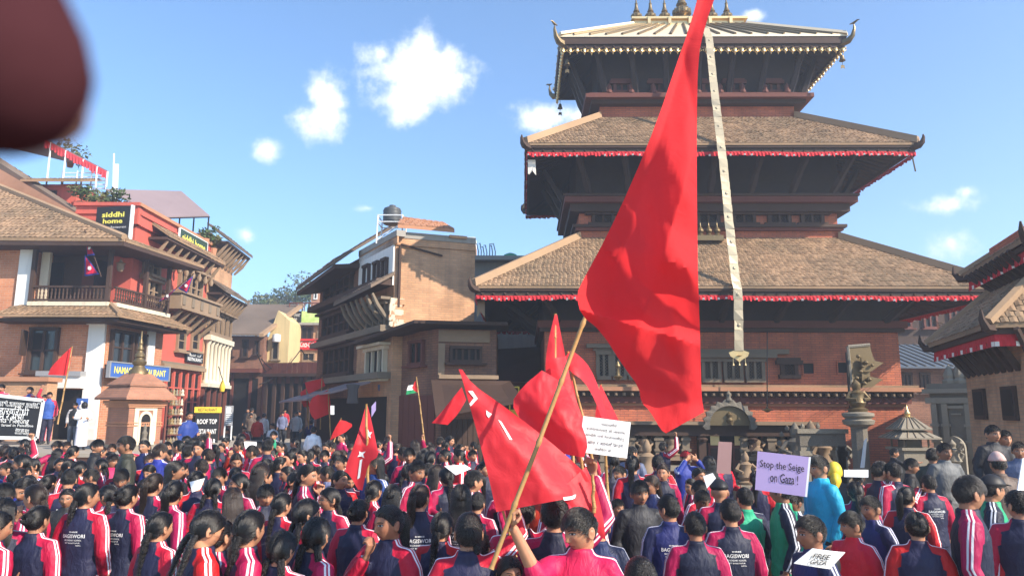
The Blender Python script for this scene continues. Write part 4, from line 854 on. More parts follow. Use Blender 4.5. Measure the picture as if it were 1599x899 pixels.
FG = Face(gA, gB); gr = thing('grey_roof_house', 'house with long grey sloping roof and yellow gable at the far street end', 'building', (gA.x + 2, gA.y + 2, street_z(41)))
ze = FG.uz(400, 524)[1]; zr = FG.uz(400, 478)[1]
uc = FG.uz(412, 540)[0]
m = FG.mb(); m.box(-4, uc, 0, 5, 0, ze); m.build('wall', M['dark_brick'], gr)
m = FG.mb(); m.box(uc + .01, FG.len + .3, .6, 5, 0, ze - .1); m.prism([(uc + .01, .6, ze - .098), (FG.len + .3, .6, ze - .098), (FG.len + .3, .6, ze + .9), (uc + .5, .6, zr - .15)], (0, 3, 0)); m.build('gable_wall', M['yellow_plaster'], gr)
slab_roof(gr, outp(FG, -4, .6, ze - .05), outp(FG, uc - .1, .6, ze - .05), outp(FG, uc + 1.0, -3.4, zr + .5), outp(FG, -2.5, -3.4, zr + .5), .1, 'tile_dark', False)
m = FG.mb(); m.hexa([(uc - .1, -.6, ze - .12), (uc + .15, -.6, ze - .12), (uc + 1.2, 3.2, zr + .4), (uc + .95, 3.2, zr + .4)], [(uc - .1, -.6, ze + .06), (uc + .15, -.6, ze + .06), (uc + 1.2, 3.2, zr + .6), (uc + .95, 3.2, zr + .6)]); m.build('barge_board', M['mud'], gr)
for rc in ((378, 532, 388, 556), (356, 532, 364, 554), (398, 534, 406, 552)): fwin(FG, rc, gr, M['timber'], 1, .08, .05, fr=.07)
u0, u1, z0, z1 = FG.rect(352, 576, 410, 582); band(FG, u0, u1, z0, z1, .5, M['timber_red'], gr)
m = FG.mb(); m.box(-3, uc - .2, -.02, -.004, .3, z0 - .3); m.build('shop_opening', M['dark'], gr)
for k in range(8): u = -.5 + k * 1.0; m = FG.mb(); m.box(u - .07, u + .07, -.12, -.021, .3, z0 - .05); m.build('shop_post', M['timber_red'], gr)
Fg2 = FG
for rc in ((425, 528, 436, 560),): fwin(Face(gA + Vector((0, .6, 0)), gB + Vector((0, .6, 0))), rc, gr, M['timber_grey'], 1, .08, .05, fr=.07)
m = FG.mb(); u, z = FG.uz(429, 527); m.lathe([(0, z - .25), (.22, z - .2), (.25, z), (.22, z + .2), (0, z + .25)], (u, .3, 0), 10); m.build('dish', M['white_metal'], gr, True)
kA, kB = P(446, 560, 44), P(520, 560, 44)
FK = Face(kA, kB); ck = thing('shop_house', 'brick house with a red drinks banner and a green rooftop hoarding at the street end', 'building', (kA.x + 1.5, kA.y + 2, street_z(44)))
zt = FK.uz(480, 505)[1]
m = FK.mb(); m.box(0, FK.len, 0, 5, 0, zt); m.build('wall', M['old_brick'], ck)
band(FK, -.1, FK.len, zt - .12, zt + .02, .35, M['concrete'], ck, 'roof_slab')
fwin(FK, (470, 512, 489, 530), ck, M['timber'], 2, .08, .05, fr=.09)
fwin(FK, (452, 512, 462, 528), ck, M['timber_grey'], 1, .08, .05, fr=.08); fwin(FK, (496, 512, 506, 528), ck, M['timber_grey'], 1, .08, .05, fr=.08)
fwin(FK, (472, 552, 492, 562), ck, M['timber_tan'], 2, .08, .05, fr=.07)
bn = thing('drinks_banner', 'wide red soft drink banner with white script hung on the shop house wall', 'banner', outp(FK, 1, .2, 4))
u0, u1, z0, z1 = FK.rect(455, 529, 507, 546)
m = FK.mb(); m.box(u0, u1, -.16, -.1, z0, z1); m.build('panel', M['sign_red'], bn)
lettering('lettering', 'Coca-Cola', basis(outp(FK, u0 + (u1 - u0) * .5, .163, (z0 + z1) / 2), FK.u, (0, 0, 1)), (u1 - u0) * .42, (z1 - z0) * .55, M['ink_white'], bn, shear=.35, bold=.015)
m = FK.mb(); m.add([(u0 + .15 + .25 * math.cos(a) * (.6 + .4 * (a % 2)), -.164, (z0 + z1) / 2 + .18 * math.sin(a)) for a in [k * .7 for k in range(9)]], [tuple(range(9))]); m.build('print', M['sign_green'], bn)
hd = thing('rooftop_hoarding', 'two-panel rooftop hoarding with a bright green picture panel on the shop house', 'hoarding', outp(FK, 1.2, .1, zt))
u0, u1, z0, z1 = FK.rect(451, 486, 510, 505); um = FK.uz(471, 495)[0]
m = FK.mb(); m.box(u0, um - .02, -.10, -.05, z0, z1); m.build('panel', M['sign_black'], hd); m = FK.mb(); m.box(um + .02, u1, -.10, -.05, z0, z1); m.build('panel', M['sign_green'], hd)
lettering('lettering', 'RESTAURANT\n& BAR', basis(outp(FK, (u0 + um) / 2, .103, (z0 + z1) / 2), FK.u, (0, 0, 1)), (um - u0) * .85, (z1 - z0) * .6, M['ink_white'], hd)
m = FK.mb(); m.tube([(u0, 0, z1 + .5), (u1, 0, z1 + .5)], .04, 5);
for k in range(6): m.tube([(u0 + (u1 - u0) * k / 5, 0, z0 - .2), (u0 + (u1 - u0) * k / 5, 0, z1 + .5)], .03, 5)
m.build('frame', M['timber_red'], hd)
fA, fB = P(480, 450, 62), P(522, 450, 62); FP = Face(fA, fB); ph = thing('pink_house', 'far pale pink house on the hill between the trees and the street', 'building', (fA.x + 1, 63, 2))
u0, u1, z0, z1 = FP.rect(486, 448, 520, 480); m = FP.mb(); m.box(u0, u1, 0, 4, 0, z1); m.build('wall', M['terracotta'], ph); m = FP.mb(); m.box(u0 - .3, u1, -.4, 4.2, z1 + .002, z1 + .2); m.build('roof', M['timber_red'], ph)
for rc in ((490, 456, 496, 466), (502, 456, 508, 466)): fwin(FP, rc, ph, M['white'], 1, .06, 0, fr=.08)
dA, dB = P(408, 600, 39.5), P(502, 600, 38.6); FD = Face(dA, dB); ds_ = thing('low_shop', 'low dark red timber shopfront with a plank parapet below the drinks banner', 'building', (dA.x + 2, 40.3, street_z(40)))
u0, u1, z0, z1 = FD.rect(408, 576, 502, 640); zpz = FD.uz(450, 566)[1]; zl = FD.uz(450, 588)[1]
m = FD.mb(); m.box(u0, u1, .05, 2.4, 0, zl); m.build('wall', M['timber_red'], ds_)
m = FD.mb(); m.box(u0, u1, -.3, 2.0, zl + .001, zl + .16); m.build('ledge', M['timber'], ds_)
plank_wall(ds_, FD, u0, u1, zl + .163, zpz, -.02, M['timber_red'], 12)
for k in range(7): u = u0 + .3 + k * (u1 - u0 - .5) / 6; m = FD.mb(); m.box(u - .09, u + .09, -.08, .049, .4, zl - .02); m.build('post', M['timber'], ds_)
for k in range(6): u = u0 + .3 + (k + .5) * (u1 - u0 - .5) / 6; m = FD.mb(); m.box(u - .3, u + .3, .02, .046, .5, zl - .35); m.build('shop_opening', M['dark'], ds_)
for i, (xa, ya, xb, yb) in enumerate(((405, 600, 470, 545), (470, 545, 505, 560), (408, 560, 452, 575), (400, 548, 440, 606))):
    cb = thing('power_cable', ['sagging dark cable from the pole to the shop house', 'short dark cable beside the drinks banner', 'lower dark cable in front of the yellow gable', 'steep dark cable before the yellow gable'][i], 'cable', tuple(P(xa, ya, 38)))
    a, b2 = P(xa, ya, 38), P(xb, yb, 42); m = MB(); m.tube([a.lerp(b2, t) - Vector((0, 0, .35 * 4 * t * (1 - t))) for t in [k / 8 for k in range(9)]], .03, 5); m.build('strand', M['iron'], cb)
tk = [(402, 470, 74, 1.5), (418, 466, 78, 1.7), (434, 464, 76, 1.9), (448, 461, 80, 2.0), (462, 462, 75, 2.0), (473, 452, 79, 2.3), (484, 446, 77, 2.2), (492, 456, 73, 2.0), (410, 474, 70, 1.2), (440, 472, 70, 1.4), (458, 470, 69, 1.5), (505, 463, 76, 1.8), (426, 473, 72, 1.3)]
lab = ['leftmost small bushy tree on the hill above the grey roof', 'pale loose tree second from the left on the hill', 'rounded hill tree above the ridge of the grey roof', 'broad mid green tree in the middle of the hill row', 'dense hill tree left of the tallest one', 'tallest tree of the hill, dark and pointed', 'tall full tree right of the tallest one on the hill', 'tree hiding the left side of the pink house', 'low shrub-like tree at the left foot of the hill row', 'low tree right above the grey roof ridge', 'low dense tree above the yellow gable', 'rightmost hill tree, behind the pink house', 'small tree just behind the left part of the grey roof']
for k, (px, py, Y, r) in enumerate(tk):
    c = P(px, py, Y); t = thing('tree', lab[k], 'tree', (c.x, c.y, hillz(c.x, c.y)), group='trees on the hill'); r *= .62; c.z -= .3
    leaf_mb(c, r, 330, .17, 1.1).build('crown', M['leaf'] if k % 3 else M['leaf2'], t)
    z0 = hillz(c.x, c.y) - .2; m = MB(); m.tube([(c.x, c.y, z0), (c.x + .1, c.y, (z0 + c.z) / 2), (c.x, c.y, c.z + r * .4)], [.2, .14, .05], 7)
    for a in (0, 2.1, 4.2): m.tube([(c.x, c.y, c.z - r * .4), (c.x + r * .6 * math.cos(a), c.y + r * .6 * math.sin(a), c.z + r * .3)], [.1, .03], 5)
    m.build('trunk', M['bark'], t)

mA, mB = P(498, 500, 26.8), P(614, 500, 20.3); mC = mB + Vector((math.cos(R(20)), math.sin(R(20)), 0)) * 2.35
FML, FMR = Face(mA, mB), Face(mB, mC)
mid = thing('tall_brick_building', 'tall old brick building with a sunlit blank side wall and dark timber street front', 'building', (mB.x, mB.y + 3, 0))
zt = FMR.uz(625, 372)[1]; zt2 = FML.uz(560, 392)[1]
back = Vector((mC.x + (mA.x - mB.x), mC.y + (mA.y - mB.y), 0))
uw = FML.uz(562, 430)[0]; w1 = FML.o + FML.u * uw
q = FMR.n * -6
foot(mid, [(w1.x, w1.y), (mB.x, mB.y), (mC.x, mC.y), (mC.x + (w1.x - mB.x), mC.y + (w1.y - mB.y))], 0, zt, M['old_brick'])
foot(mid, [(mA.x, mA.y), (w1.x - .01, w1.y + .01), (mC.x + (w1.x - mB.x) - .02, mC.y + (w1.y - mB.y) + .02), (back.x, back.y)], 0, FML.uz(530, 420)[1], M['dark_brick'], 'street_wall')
u0, u1, z0, z1 = FML.rect(566, 388, 613, 462)
m = FML.mb(); m.box(uw + .02, FML.len - .02, -.05, -.002, FML.uz(590, 455)[1], zt - .05); m.build('plaster_front', M['white'], mid)
for rc in ((572, 418, 581, 452), (588, 413, 596, 447), (601, 408, 609, 442)):
    u0, u1, z0, z1 = FML.rect(*rc); m = FML.mb(); fwin(FML, (u0, u1, z0, z1), mid, M['timber'], 1, .14, .05, fr=.08, px=False)
for F, a_, b_ in ((FMR, 0, FMR.len), (FML, uw, FML.len + .25)):
    m = F.mb(); m.box(a_ if F is FML else -.0, b_, -.07, .25 if F is FMR else .2, zt + (.002 if F is FMR else .004), zt + .18); m.build('roof_slab', M['concrete'], mid)
    m = F.mb(); m.box(a_, b_, -.05, -.002, zt - .2, zt - .002); m.build('cornice', M['old_brick'], mid)
za = FMR.uz(650, 372)[1]
slab_roof(mid, outp(FMR, .0, .25, za + .2), outp(FMR, FMR.len * .7, .25, za + .2), outp(FMR, FMR.len * .66, -.7, za + .62), outp(FMR, .35, -.7, za + .68), .1, 'terracotta', True)
u0, u1, z0, z1 = FMR.rect(700, 376, 727, 396); m = FMR.mb(); m.box(u0, u1, -.15, 1.5, zt + .19, z1 + .05); m.build('parapet_block', M['old_brick'], mid)
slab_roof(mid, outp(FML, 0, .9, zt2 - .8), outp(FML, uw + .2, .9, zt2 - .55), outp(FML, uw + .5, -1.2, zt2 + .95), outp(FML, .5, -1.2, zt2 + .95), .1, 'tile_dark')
m = FML.mb(); m.hexa([(0, -.85, zt2 - .95), (uw + .1, -.85, zt2 - .7), (uw + .1, -.02, zt2 - .6), (0, -.02, zt2 - .8)], [(0, -.85, zt2 - .82), (uw + .1, -.85, zt2 - .57), (uw + .1, -.02, zt2 - .45), (0, -.02, zt2 - .65)]); m.build('eave_board', M['timber'], mid)
m = FMR.mb(); u, z = FMR.uz(624, 385); m.tube([(u, -.08, z), (u, -.08, FMR.uz(624, 480)[1])], .045, 6); m.build('drain_pipe', M['timber'], mid)
m = FMR.mb(); a = FMR.uz(626, 382); b2 = FMR.uz(690, 400); m.tube([(a[0], -.06, a[1]), (b2[0], -.06, b2[1])], .03, 5); m.build('conduit', M['timber'], mid)
rb = None
for k in range(46):
    px, py = random.uniform(611, 626), random.uniform(467, 508); u, z = FMR.uz(px, py); s = random.uniform(.07, .14); m = FMR.mb()
    m.hexa([(u - s, -.1, z - s * .5), (u + s, -.08, z - s * .6), (u + s * .9, 0, z - s * .5), (u - s, 0, z - s * .5)], [(u - s * .9, -.11, z + s * .5), (u + s, -.09, z + s * .4), (u + s, 0, z + s * .5), (u - s, 0, z + s * .5)]); m.build('broken_brick', M['plaster'] if k % 3 else M['old_brick'], mid)
def mr(x0, y0, x1, y1, mul, mt, pane='dark', rows=0, hood=.08): return fwin(FML, (x0, y0, x1, y1), mid, mt, mul, .14, .08, hood=hood, fr=.1, rows=rows, pane=pane, wings=.1)
mr(578, 480, 608, 512, 3, M['timber_grey']); mr(576, 548, 605, 586, 3, M['plaster'])
mr(510, 440, 552, 468, 4, M['timber'], rows=2); mr(508, 492, 552, 520, 5, M['timber'], rows=2); mr(510, 545, 552, 582, 5, M['timber'], rows=2)
for (x0, y0, x1, y1, d) in ((500, 479, 560, 471, .5), (500, 531, 612, 524, .35), (500, 594, 612, 590, .4)):
    z = FML.uz((x0 + x1) / 2, (y0 + y1) / 2)[1]; band(FML, .2, FML.len - .05, z - .08, z + .1, d, M['timber_grey'] if d < .5 else M['timber'], mid)
zb = FML.uz(590, 466)[1]
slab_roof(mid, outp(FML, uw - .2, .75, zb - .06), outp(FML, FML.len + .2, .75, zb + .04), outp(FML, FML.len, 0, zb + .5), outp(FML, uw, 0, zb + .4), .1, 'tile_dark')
for k in range(7):
    u = uw + .1 + k * (FML.len - uw - .2) / 6; m = FML.mb(); m.tube([(u, -.03, zb - .8), (u, -.22, zb - .65), (u, -.45, zb - .35), (u, -.6, zb - .05)], [.05, .07, .07, .045], 6); m.build('carved_strut', M['timber_grey'], mid, True)
for k, (x0, x1, py) in enumerate(((505, 556, 612), (560, 600, 600))):
    ua, ub_ = FML.uz(x0, py)[0], FML.uz(x1, py)[0]; z = FML.uz((x0 + x1) / 2, py)[1]
    m = FML.mb(); m.hexa([(ua, -1.5, z - .35), (ub_, -1.5, z - .3), (ub_, -.41, z), (ua, -.41, z)], [(ua, -1.5, z - .3), (ub_, -1.5, z - .25), (ub_, -.41, z + .05), (ua, -.41, z + .05)]); m.build('shop_awning', M['purple_sheet'], mid)
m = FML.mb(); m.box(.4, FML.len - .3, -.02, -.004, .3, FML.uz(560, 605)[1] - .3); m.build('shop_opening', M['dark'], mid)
gl = [(560, 640, .5, (.5, .05, .06)), (572, 634, .6, (.55, .08, .10)), (585, 636, .6, (.45, .30, .22)), (597, 640, .7, (.10, .12, .16)), (612, 632, .9, (.06, .14, .30)), (550, 634, .4, (.10, .085, .08))]
gm = {}
for k, (px, py, s, c) in enumerate(gl):
    Y = 24.5 - k * .85; p = P(px, py, Y); o = thing('hanging_garment', ['dark red shirt hung out nearest the awning', 'second red shirt hung in front of the street shop', 'tan coat hung in front of the street shop', 'charcoal coat hung at the shop corner', 'long blue cloth hung by the corner of the timber shop', 'grey shawl hung deepest in the street'][k], 'garment', tuple(p), group='clothes hung before the shops')
    m = MB(); w = .28 * s / .6
    rows = [(.3, .0), (1.0, .04), (.95, .2), (.75, .35), (.8, .9), (.9, 1.3)]
    m.rings([[Vector((p.x + w * ww * math.cos(a), p.y + .08 * math.sin(a), p.z + .6 - zz * s)) for a in [j * math.pi / 5 for j in range(10)]] for ww, zz in rows], True);
    m.build('cloth', cloth_mat('garment_%d' % k, c, .1, .8, .2), o)
tk0 = P(612, 352, 21.4); tank = thing('water_tank', 'grey plastic water tank on a white metal stand on the brick roof', 'tank', (tk0.x, tk0.y, tk0.z - .45))
zb, ztp = P(612, 350, 21.4).z, P(612, 325, 21.4).z; zt0 = zb + .05
m = MB(); r = .27
m.lathe([(r * .96, zb), (r, zb + .04), (r, ztp - .1), (r * .9, ztp - .02), (r * .4, ztp + .04), (r * .35, ztp + .08), (0, ztp + .09)], (tk0.x, tk0.y, 0), 20); tt = m.build('barrel', M['tank'], tank, True)
for k in range(4):
    z = zb + .1 + k * (ztp - zb - .2) / 3; m = MB(); m.lathe([(r * 1.0, z - .02), (r * 1.025, z), (r * 1.0, z + .02)], (tk0.x, tk0.y, 0), 20); m.build('rib', M['tank'], tt, True)
zf = P(612, 364, 21.4).z - .4
for sx in (-1, 1):
    for sy in (-1, 1):
        m = MB(); m.tube([(tk0.x + sx * .38, tk0.y + sy * .38, zf), (tk0.x + sx * .36, tk0.y + sy * .36, zb + .2)], .022, 6); m.build('leg', M['white_metal'], tank)
for z in (zb - .02, zb + .18):
    for (x0, y0, x1, y1) in ((-1, -1, 1, -1), (1, -1, 1, 1), (1, 1, -1, 1), (-1, 1, -1, -1)):
        m = MB(); m.tube([(tk0.x + x0 * .37, tk0.y + y0 * .37, z), (tk0.x + x1 * .37, tk0.y + y1 * .37, z)], .018, 5); m.build('rail', M['white_metal'], tank)
m = MB(); m.tube([(tk0.x - .37, tk0.y - .37, zf + .1), (tk0.x + .37, tk0.y - .37, zb - .05)], .02, 5); m.build('brace', M['white_metal'], tank)
rr_ = thing('rear_rooftop', 'cluttered concrete rooftop between the brick building and the temple roof', 'building', tuple(P(765, 420, 31) * Vector((1, 1, 0)) if False else (P(765, 420, 27).x, 28, 0)))
FQ = Face(P(722, 420, 26.6), P(930, 420, 26.6)); u0, u1, z0, z1 = FQ.rect(726, 410, 920, 520)
m = FQ.mb(); m.box(u0, u1, 0, 4, 0, z1); m.build('wall', M['concrete'], rr_); m = FQ.mb(); m.box(u0 - .2, u1, -.5, 4, z1 + .002, z1 + .16); m.build('roof_slab', M['concrete'], rr_)
m = FQ.mb(); a = FQ.rect(727, 380, 742, 412); m.box(a[0], a[1], .3, 1.2, z1 + .17, a[3]); m.build('stair_head', M['old_brick'], rr_)
o = thing('white_box', 'white box on the rooftop beside the brick parapet', 'box', tuple(P(733, 388, 26.8))); b2 = FQ.rect(726, 380, 742, 388); m = FQ.mb(); m.box(b2[0], b2[1], .25, 1.25, a[3] + .002, a[3] + .3); m.build('casing', M['white_metal'], o)
for k in range(7):
    px = 746 + k * 4.4; o = thing('steel_bar', 'bent steel reinforcing bar sticking up from the rooftop', 'steel bar', tuple(P(px, 412, 26.8)), group='reinforcing bars on the rooftop'); p = P(px, 412, 26.8); h = random.uniform(.62, .85); bx = random.choice((-1, 1)) * random.uniform(.05, .18)
    m = MB(); m.tube([p + Vector((0, 0, -.2)), p + Vector((.02, 0, h * .6)), p + Vector((bx * .4, 0, h)), p + Vector((bx, 0, h * .97))], .022, 5); m.build('bar', M['blue_sheet'], o)
c = P(797, 402, 27); o = thing('green_tank', 'small green dome-topped tank peeking over the temple roof', 'tank', (c.x, c.y, c.z - .5)); m = MB(); m.lathe([(.3, c.z - .5), (.3, c.z), (.24, c.z + .1), (.1, c.z + .16), (0, c.z + .17)], (c.x, c.y, 0), 14); m.build('barrel', mat('green_plastic', (.05, .30, .17), .4, .06, 3, 0), o, True)
sA, sB, sC = P(588, 560, 21.6), P(684, 560, 18.9), P(775, 560, 19.2)
FS1, FS2 = Face(sA, sB), Face(sB, sC)
shp = thing('timber_shop', 'dark timber-framed two-storey shop with a flat shed roof beside the temple', 'building', (sB.x, sB.y + 2, 0))
zr = FS2.uz(720, 514)[1]
foot(shp, [(sA.x, sA.y), (sB.x, sB.y), (sC.x, sC.y), (sC.x, sC.y + 2.6), (sA.x + 1.2, sA.y + 1.0)], 0, zr, M['dark_brick'])
m = MB(); m.hexa([outp(FS1, -.3, .8, zr - .25), outp(FS1, FS1.len + .3, .9, zr + .05), (sC.x + .3, sC.y - .7, zr + .05), (sC.x + .3, sC.y + 3, zr + .3)], [outp(FS1, -.3, .8, zr - .17), outp(FS1, FS1.len + .3, .9, zr + .13), (sC.x + .3, sC.y - .7, zr + .13), (sC.x + .3, sC.y + 3, zr + .38)]); m.build('shed_roof', M['timber'], shp)
u0, u1, z0, z1 = FS2.rect(688, 520, 764, 585)
for rc, mt in (((650, 516, 764, 534), 'timber_tan'), ((684, 536, 694, 585), 'timber_tan')):
    a = FS2.rect(*rc); a = (max(a[0], 0), a[1], a[2], a[3]); m = FS2.mb(); m.box(a[0], a[1], -.08, -.002, a[2], a[3]); m.build('timber_beam', M[mt], shp)
fwin(FS2, (702, 545, 752, 562), shp, M['timber'], 5, .1, .06, fr=.07); fwin(FS1, (642, 536, 664, 566), shp, M['timber_red'], 2, .1, .06, fr=.08)
a = FS2.rect(684, 586, 764, 592); band(FS2, 0, FS2.len, a[2], a[3], .35, M['timber_tan'], shp)
z = a[2]
m = FS2.mb(); m.hexa([(-.2, -1.7, z - .95), (FS2.len + .3, -1.9, z - .6), (FS2.len + .3, -.36, z - .1), (-.2, -.36, z - .1)], [(-.2, -1.7, z - .89), (FS2.len + .3, -1.9, z - .54), (FS2.len + .3, -.36, z - .04), (-.2, -.36, z - .04)]); m.build('lean_to_roof', M['timber'], shp)
plank_wall(shp, FS2, .1, FS2.len - .05, .1, z - 1.0, .02, M['timber'], 10); plank_wall(shp, FS1, .1, FS1.len - .05, .1, z - .4, .02, M['timber_red'], 10)
ln = thing('lean_to', 'low dark red lean-to shed against the left side of the temple', 'shed', (P(830, 640, 21.5).x, 22, 0))
FLn = Face(P(742, 620, 21.6), P(900, 620, 21.6)); u0, u1, z0, z1 = FLn.rect(742, 596, 900, 700)
m = FLn.mb(); m.box(u0, u1, 0, 1.8, 0, z1); m.build('wall', M['timber_red'], ln)
zz = FLn.uz(800, 560)[1]
m = FLn.mb(); m.hexa([(u0 - .2, -.7, z1 - .1), (u1, -.7, z1 - .1), (u1, 1.8, zz + .5), (u0 - .2, 1.8, zz + .3)], [(u0 - .2, -.7, z1 - .02), (u1, -.7, z1 - .02), (u1, 1.8, zz + .58), (u0 - .2, 1.8, zz + .38)]); m.build('roof', mat('dark_red_sheet', (.10, .028, .025), .8, .25, 5, .3, 25), ln)
plank_wall(ln, FLn, u0 + .05, u1 - .05, .1, z1 - .15, .01, M['timber'], 14)
yA = P(803, 640, 19.5); yf = thing('yellow_stand', 'thin yellow metal frame stand beside the red flags', 'stand', (yA.x, yA.y, 0))
FY = Face(P(790, 640, 19.5), P(820, 640, 19.5)); u0, u1, z0, z1 = FY.rect(795, 603, 811, 648)
m = FY.mb(); m.box(u0, u0 + .035, -.02, .02, 0, z1); m.box(u1 - .035, u1, -.02, .02, 0, z1); m.box(u0 + .035, u1 - .035, -.02, .02, z1 - .035, z1); m.box(u0 + .035, u1 - .035, -.018, .018, z0, z0 + .04); m.build('frame', M['sign_yellow'], yf)
m = FY.mb(); m.box(u0 + .04, u1 - .04, -.01, .01, z0 - .5, z0 + .15); m.build('panel', M['sign_yellow'], yf)
c0 = P(1543, 512, 10.0); YA = R(-17)
zE = [c0.z, P(1577, 388, 10.5).z]
sd_ = Vector((math.sin(-YA), math.cos(YA), 0)); fd = Vector((math.cos(YA), math.sin(YA), 0))
W2, D2 = 2.6, 2.1
S2 = .82; zE = [z / S2 for z in zE]; ctr = Vector((c0.x, c0.y, 0)) + fd * W2 * S2 + sd_ * D2 * S2
t2 = thing('corner_temple', 'smaller two-roofed temple cut by the right edge of the picture', 'temple', tuple(ctr), YA)
t2.scale = (S2, S2, S2); T2 = wm(t2)
def T2_(): return MB(T2)
c1 = T2.inverted() @ P(1577, 386, 10.6)
w1, d1 = abs(c1.x), abs(c1.y); w1 = min(w1, 2.3); d1 = 1.95
def small_roof(w, d, z, iw, idp, zt):
    for (sa, sb) in (((-1, -1), (1, -1)), ((1, -1), (1, 1)), ((1, 1), (-1, 1)), ((-1, 1), (-1, -1))):
        a, b2 = Vector((sa[0] * w, sa[1] * d, z)), Vector((sb[0] * w, sb[1] * d, z)); c, dd = Vector((sb[0] * iw, sb[1] * idp, zt)), Vector((sa[0] * iw, sa[1] * idp, zt))
        m = T2_(); up = Vector((0, 0, .08)); m.hexa([a, b2, c, dd], [p + up for p in (a, b2, c, dd)]); o = m.build('roof_slope', M['tile'], t2)
        tm = T2_(); tiles_on(tm, a + up, b2 + up, c + up, dd + up, int((b2 - a).length / .13), int((dd - a).length / .16)); tm.build('roof_tiles', M['tile'], o, kind='stuff')
        m = T2_(); m.tube([a + up * 1.3, dd + up * 1.3], .09, 6); m.build('hip_ridge', M['mud'], t2)
        h = T2_(); dv = Vector((sa[0], sa[1], 0)).normalized(); h.tube([a - dv * .2, a + dv * .06, a + dv * .16 + Vector((0, 0, .14)), a + dv * .16 + Vector((0, 0, .3))], [.1, .08, .05, .015], 6); h.build('corner_horn', M['timber'], t2, True)
    m = T2_(); ring(m, w - .06, d - .06, z - .10, z - .004, .08); m.build('fascia_board', M['timber'], t2)
    f = T2_(); ww, ddp = w - .1, d - .1
    for (a, b2, nr) in [((-ww, -ddp), (ww, -ddp), (0, -1)), ((-ww, ddp), (-ww, -ddp), (-1, 0))]:
        L = math.hypot(b2[0] - a[0], b2[1] - a[1]); n = int(L / .06)
        for k in range(n):
            s0, s1 = k / n, (k + 1) / n; o0, o1 = (.03 if k % 2 else 0), (0 if k % 2 else .03); h = .2
            q = lambda s, o, zz: (a[0] + (b2[0] - a[0]) * s + nr[0] * o, a[1] + (b2[1] - a[1]) * s + nr[1] * o, zz)
            f.add([q(s0, 0, z - .10), q(s1, 0, z - .10), q(s1, o1, z - .10 - h), q(s0, o0, z - .10 - h)], [(0, 1, 2, 3)], 0)
            if k % 5 == 0: f.add([q(s0, o0 + .004, z - .1 - h * .6), q(s1, o1 + .004, z - .1 - h * .6), q(s1, o1 + .004, z - .1 - h), q(s0, o0 + .004, z - .1 - h)], [(0, 1, 2, 3)], 1)
    f.build('cloth_frill', [M['frill_red'], M['frill_white']], t2)
zt_low = zE[0] + 1.0
small_roof(W2, D2, zE[0], 1.5, 1.3, zt_low)
zt_up = zE[1] + .95
small_roof(w1, d1, zE[1], .35, .35, zt_up)
m = T2_(); m.box(-1.47, 1.47, -1.27, 1.27, zt_low - .4, zE[1] + .5); m.build('wall', M['temple_brick'], t2)
m = T2_(); m.box(-2.0, 2.0, -1.75, 1.75, .5, zE[0] + .35); m.build('wall', M['plaster'] if False else M['old_brick'], t2)
for k in range(9):
    for sgn in (-1,):
        y = -1.3 + k * .325; m = T2_(); m.tube([(-1.48, y * .85, zt_low + .05), (-1.95, y, zE[1] - .05)], [.06, .045], 5); m.build('roof_strut', M['timber'], t2)
        m = T2_(); m.tube([(-2.0, y * 1.1, zE[0] - .65), (-2.45, y * 1.3, zE[0] - .02)], [.07, .05], 5); m.build('roof_strut', M['timber'], t2)
for k in range(8):
    x = -1.7 + k * .48; m = T2_(); m.tube([(x * .85, -1.28, zt_low + .05), (x, -1.75, zE[1] - .05)], [.06, .045], 5); m.build('roof_strut', M['timber'], t2)
    m = T2_(); m.tube([(x * 1.1, -1.75, zE[0] - .65), (x * 1.3, -2.15, zE[0] - .02)], [.07, .05], 5); m.build('roof_strut', M['timber'], t2)
for (x, y) in ((-1.0, -1.27), (0, -1.27)): m = T2_(); m.box(x - .3, x + .3, y - .06, y, zt_low + .15, zE[1] - .25); m.build('window', M['timber'], t2)
m = T2_(); m.lathe([(.5, zt_up - .05), (.42, zt_up + .1), (.55, zt_up + .13), (.3, zt_up + .2), (.24, zt_up + .35), (.34, zt_up + .40), (.18, zt_up + .46), (.14, zt_up + .62), (.06, zt_up + .8), (.02, zt_up + 1.1), (0, zt_up + 1.15)], (0, 0, 0), 12); m.build('pinnacle', M['stone_dark'], t2, True)
m = T2_(); m.box(-2.12, 2.12, -1.890, -1.752, 1.95, 2.12); m.box(-2.06, 2.06, -1.850, -1.752, 2.12, 2.3); m.build('ledge', M['plaster'], t2)
for x in (-1.2, 0.2):
    m = T2_(); m.box(x - .42, x - .34, -1.870, -1.750, 2.35, 2.85); m.box(x + .34, x + .42, -1.870, -1.750, 2.35, 2.85); m.box(x - .52, x + .52, -1.910, -1.750, 2.85, 2.93); m.box(x - .5, x + .5, -1.910, -1.750, 2.26, 2.348); w = m.build('window', M['timber_tan'], t2); m = T2_(); m.box(x - .338, x + .338, -1.780, -1.752, 2.35, 2.85); m.build('pane', M['dark'], w)
m = T2_(); m.box(-2.06, -2.003, -1.2, -.5, 2.3, 2.9); w = m.build('window', M['timber'], t2); m = T2_(); m.box(-2.07, -2.061, -1.12, -.58, 2.38, 2.84); m.build('pane', M['dark'], w)
m = T2_(); m.box(-2.06, -2.003, .5, 1.2, 2.3, 2.9); w = m.build('window', M['timber'], t2); m = T2_(); m.box(-2.07, -2.061, .58, 1.12, 2.38, 2.84); m.build('pane', M['dark'], w)
m = T2_(); m.box(-1.95, 1.95, -1.770, -1.752, .55, 1.9); m.build('porch_opening', M['dark'], t2)
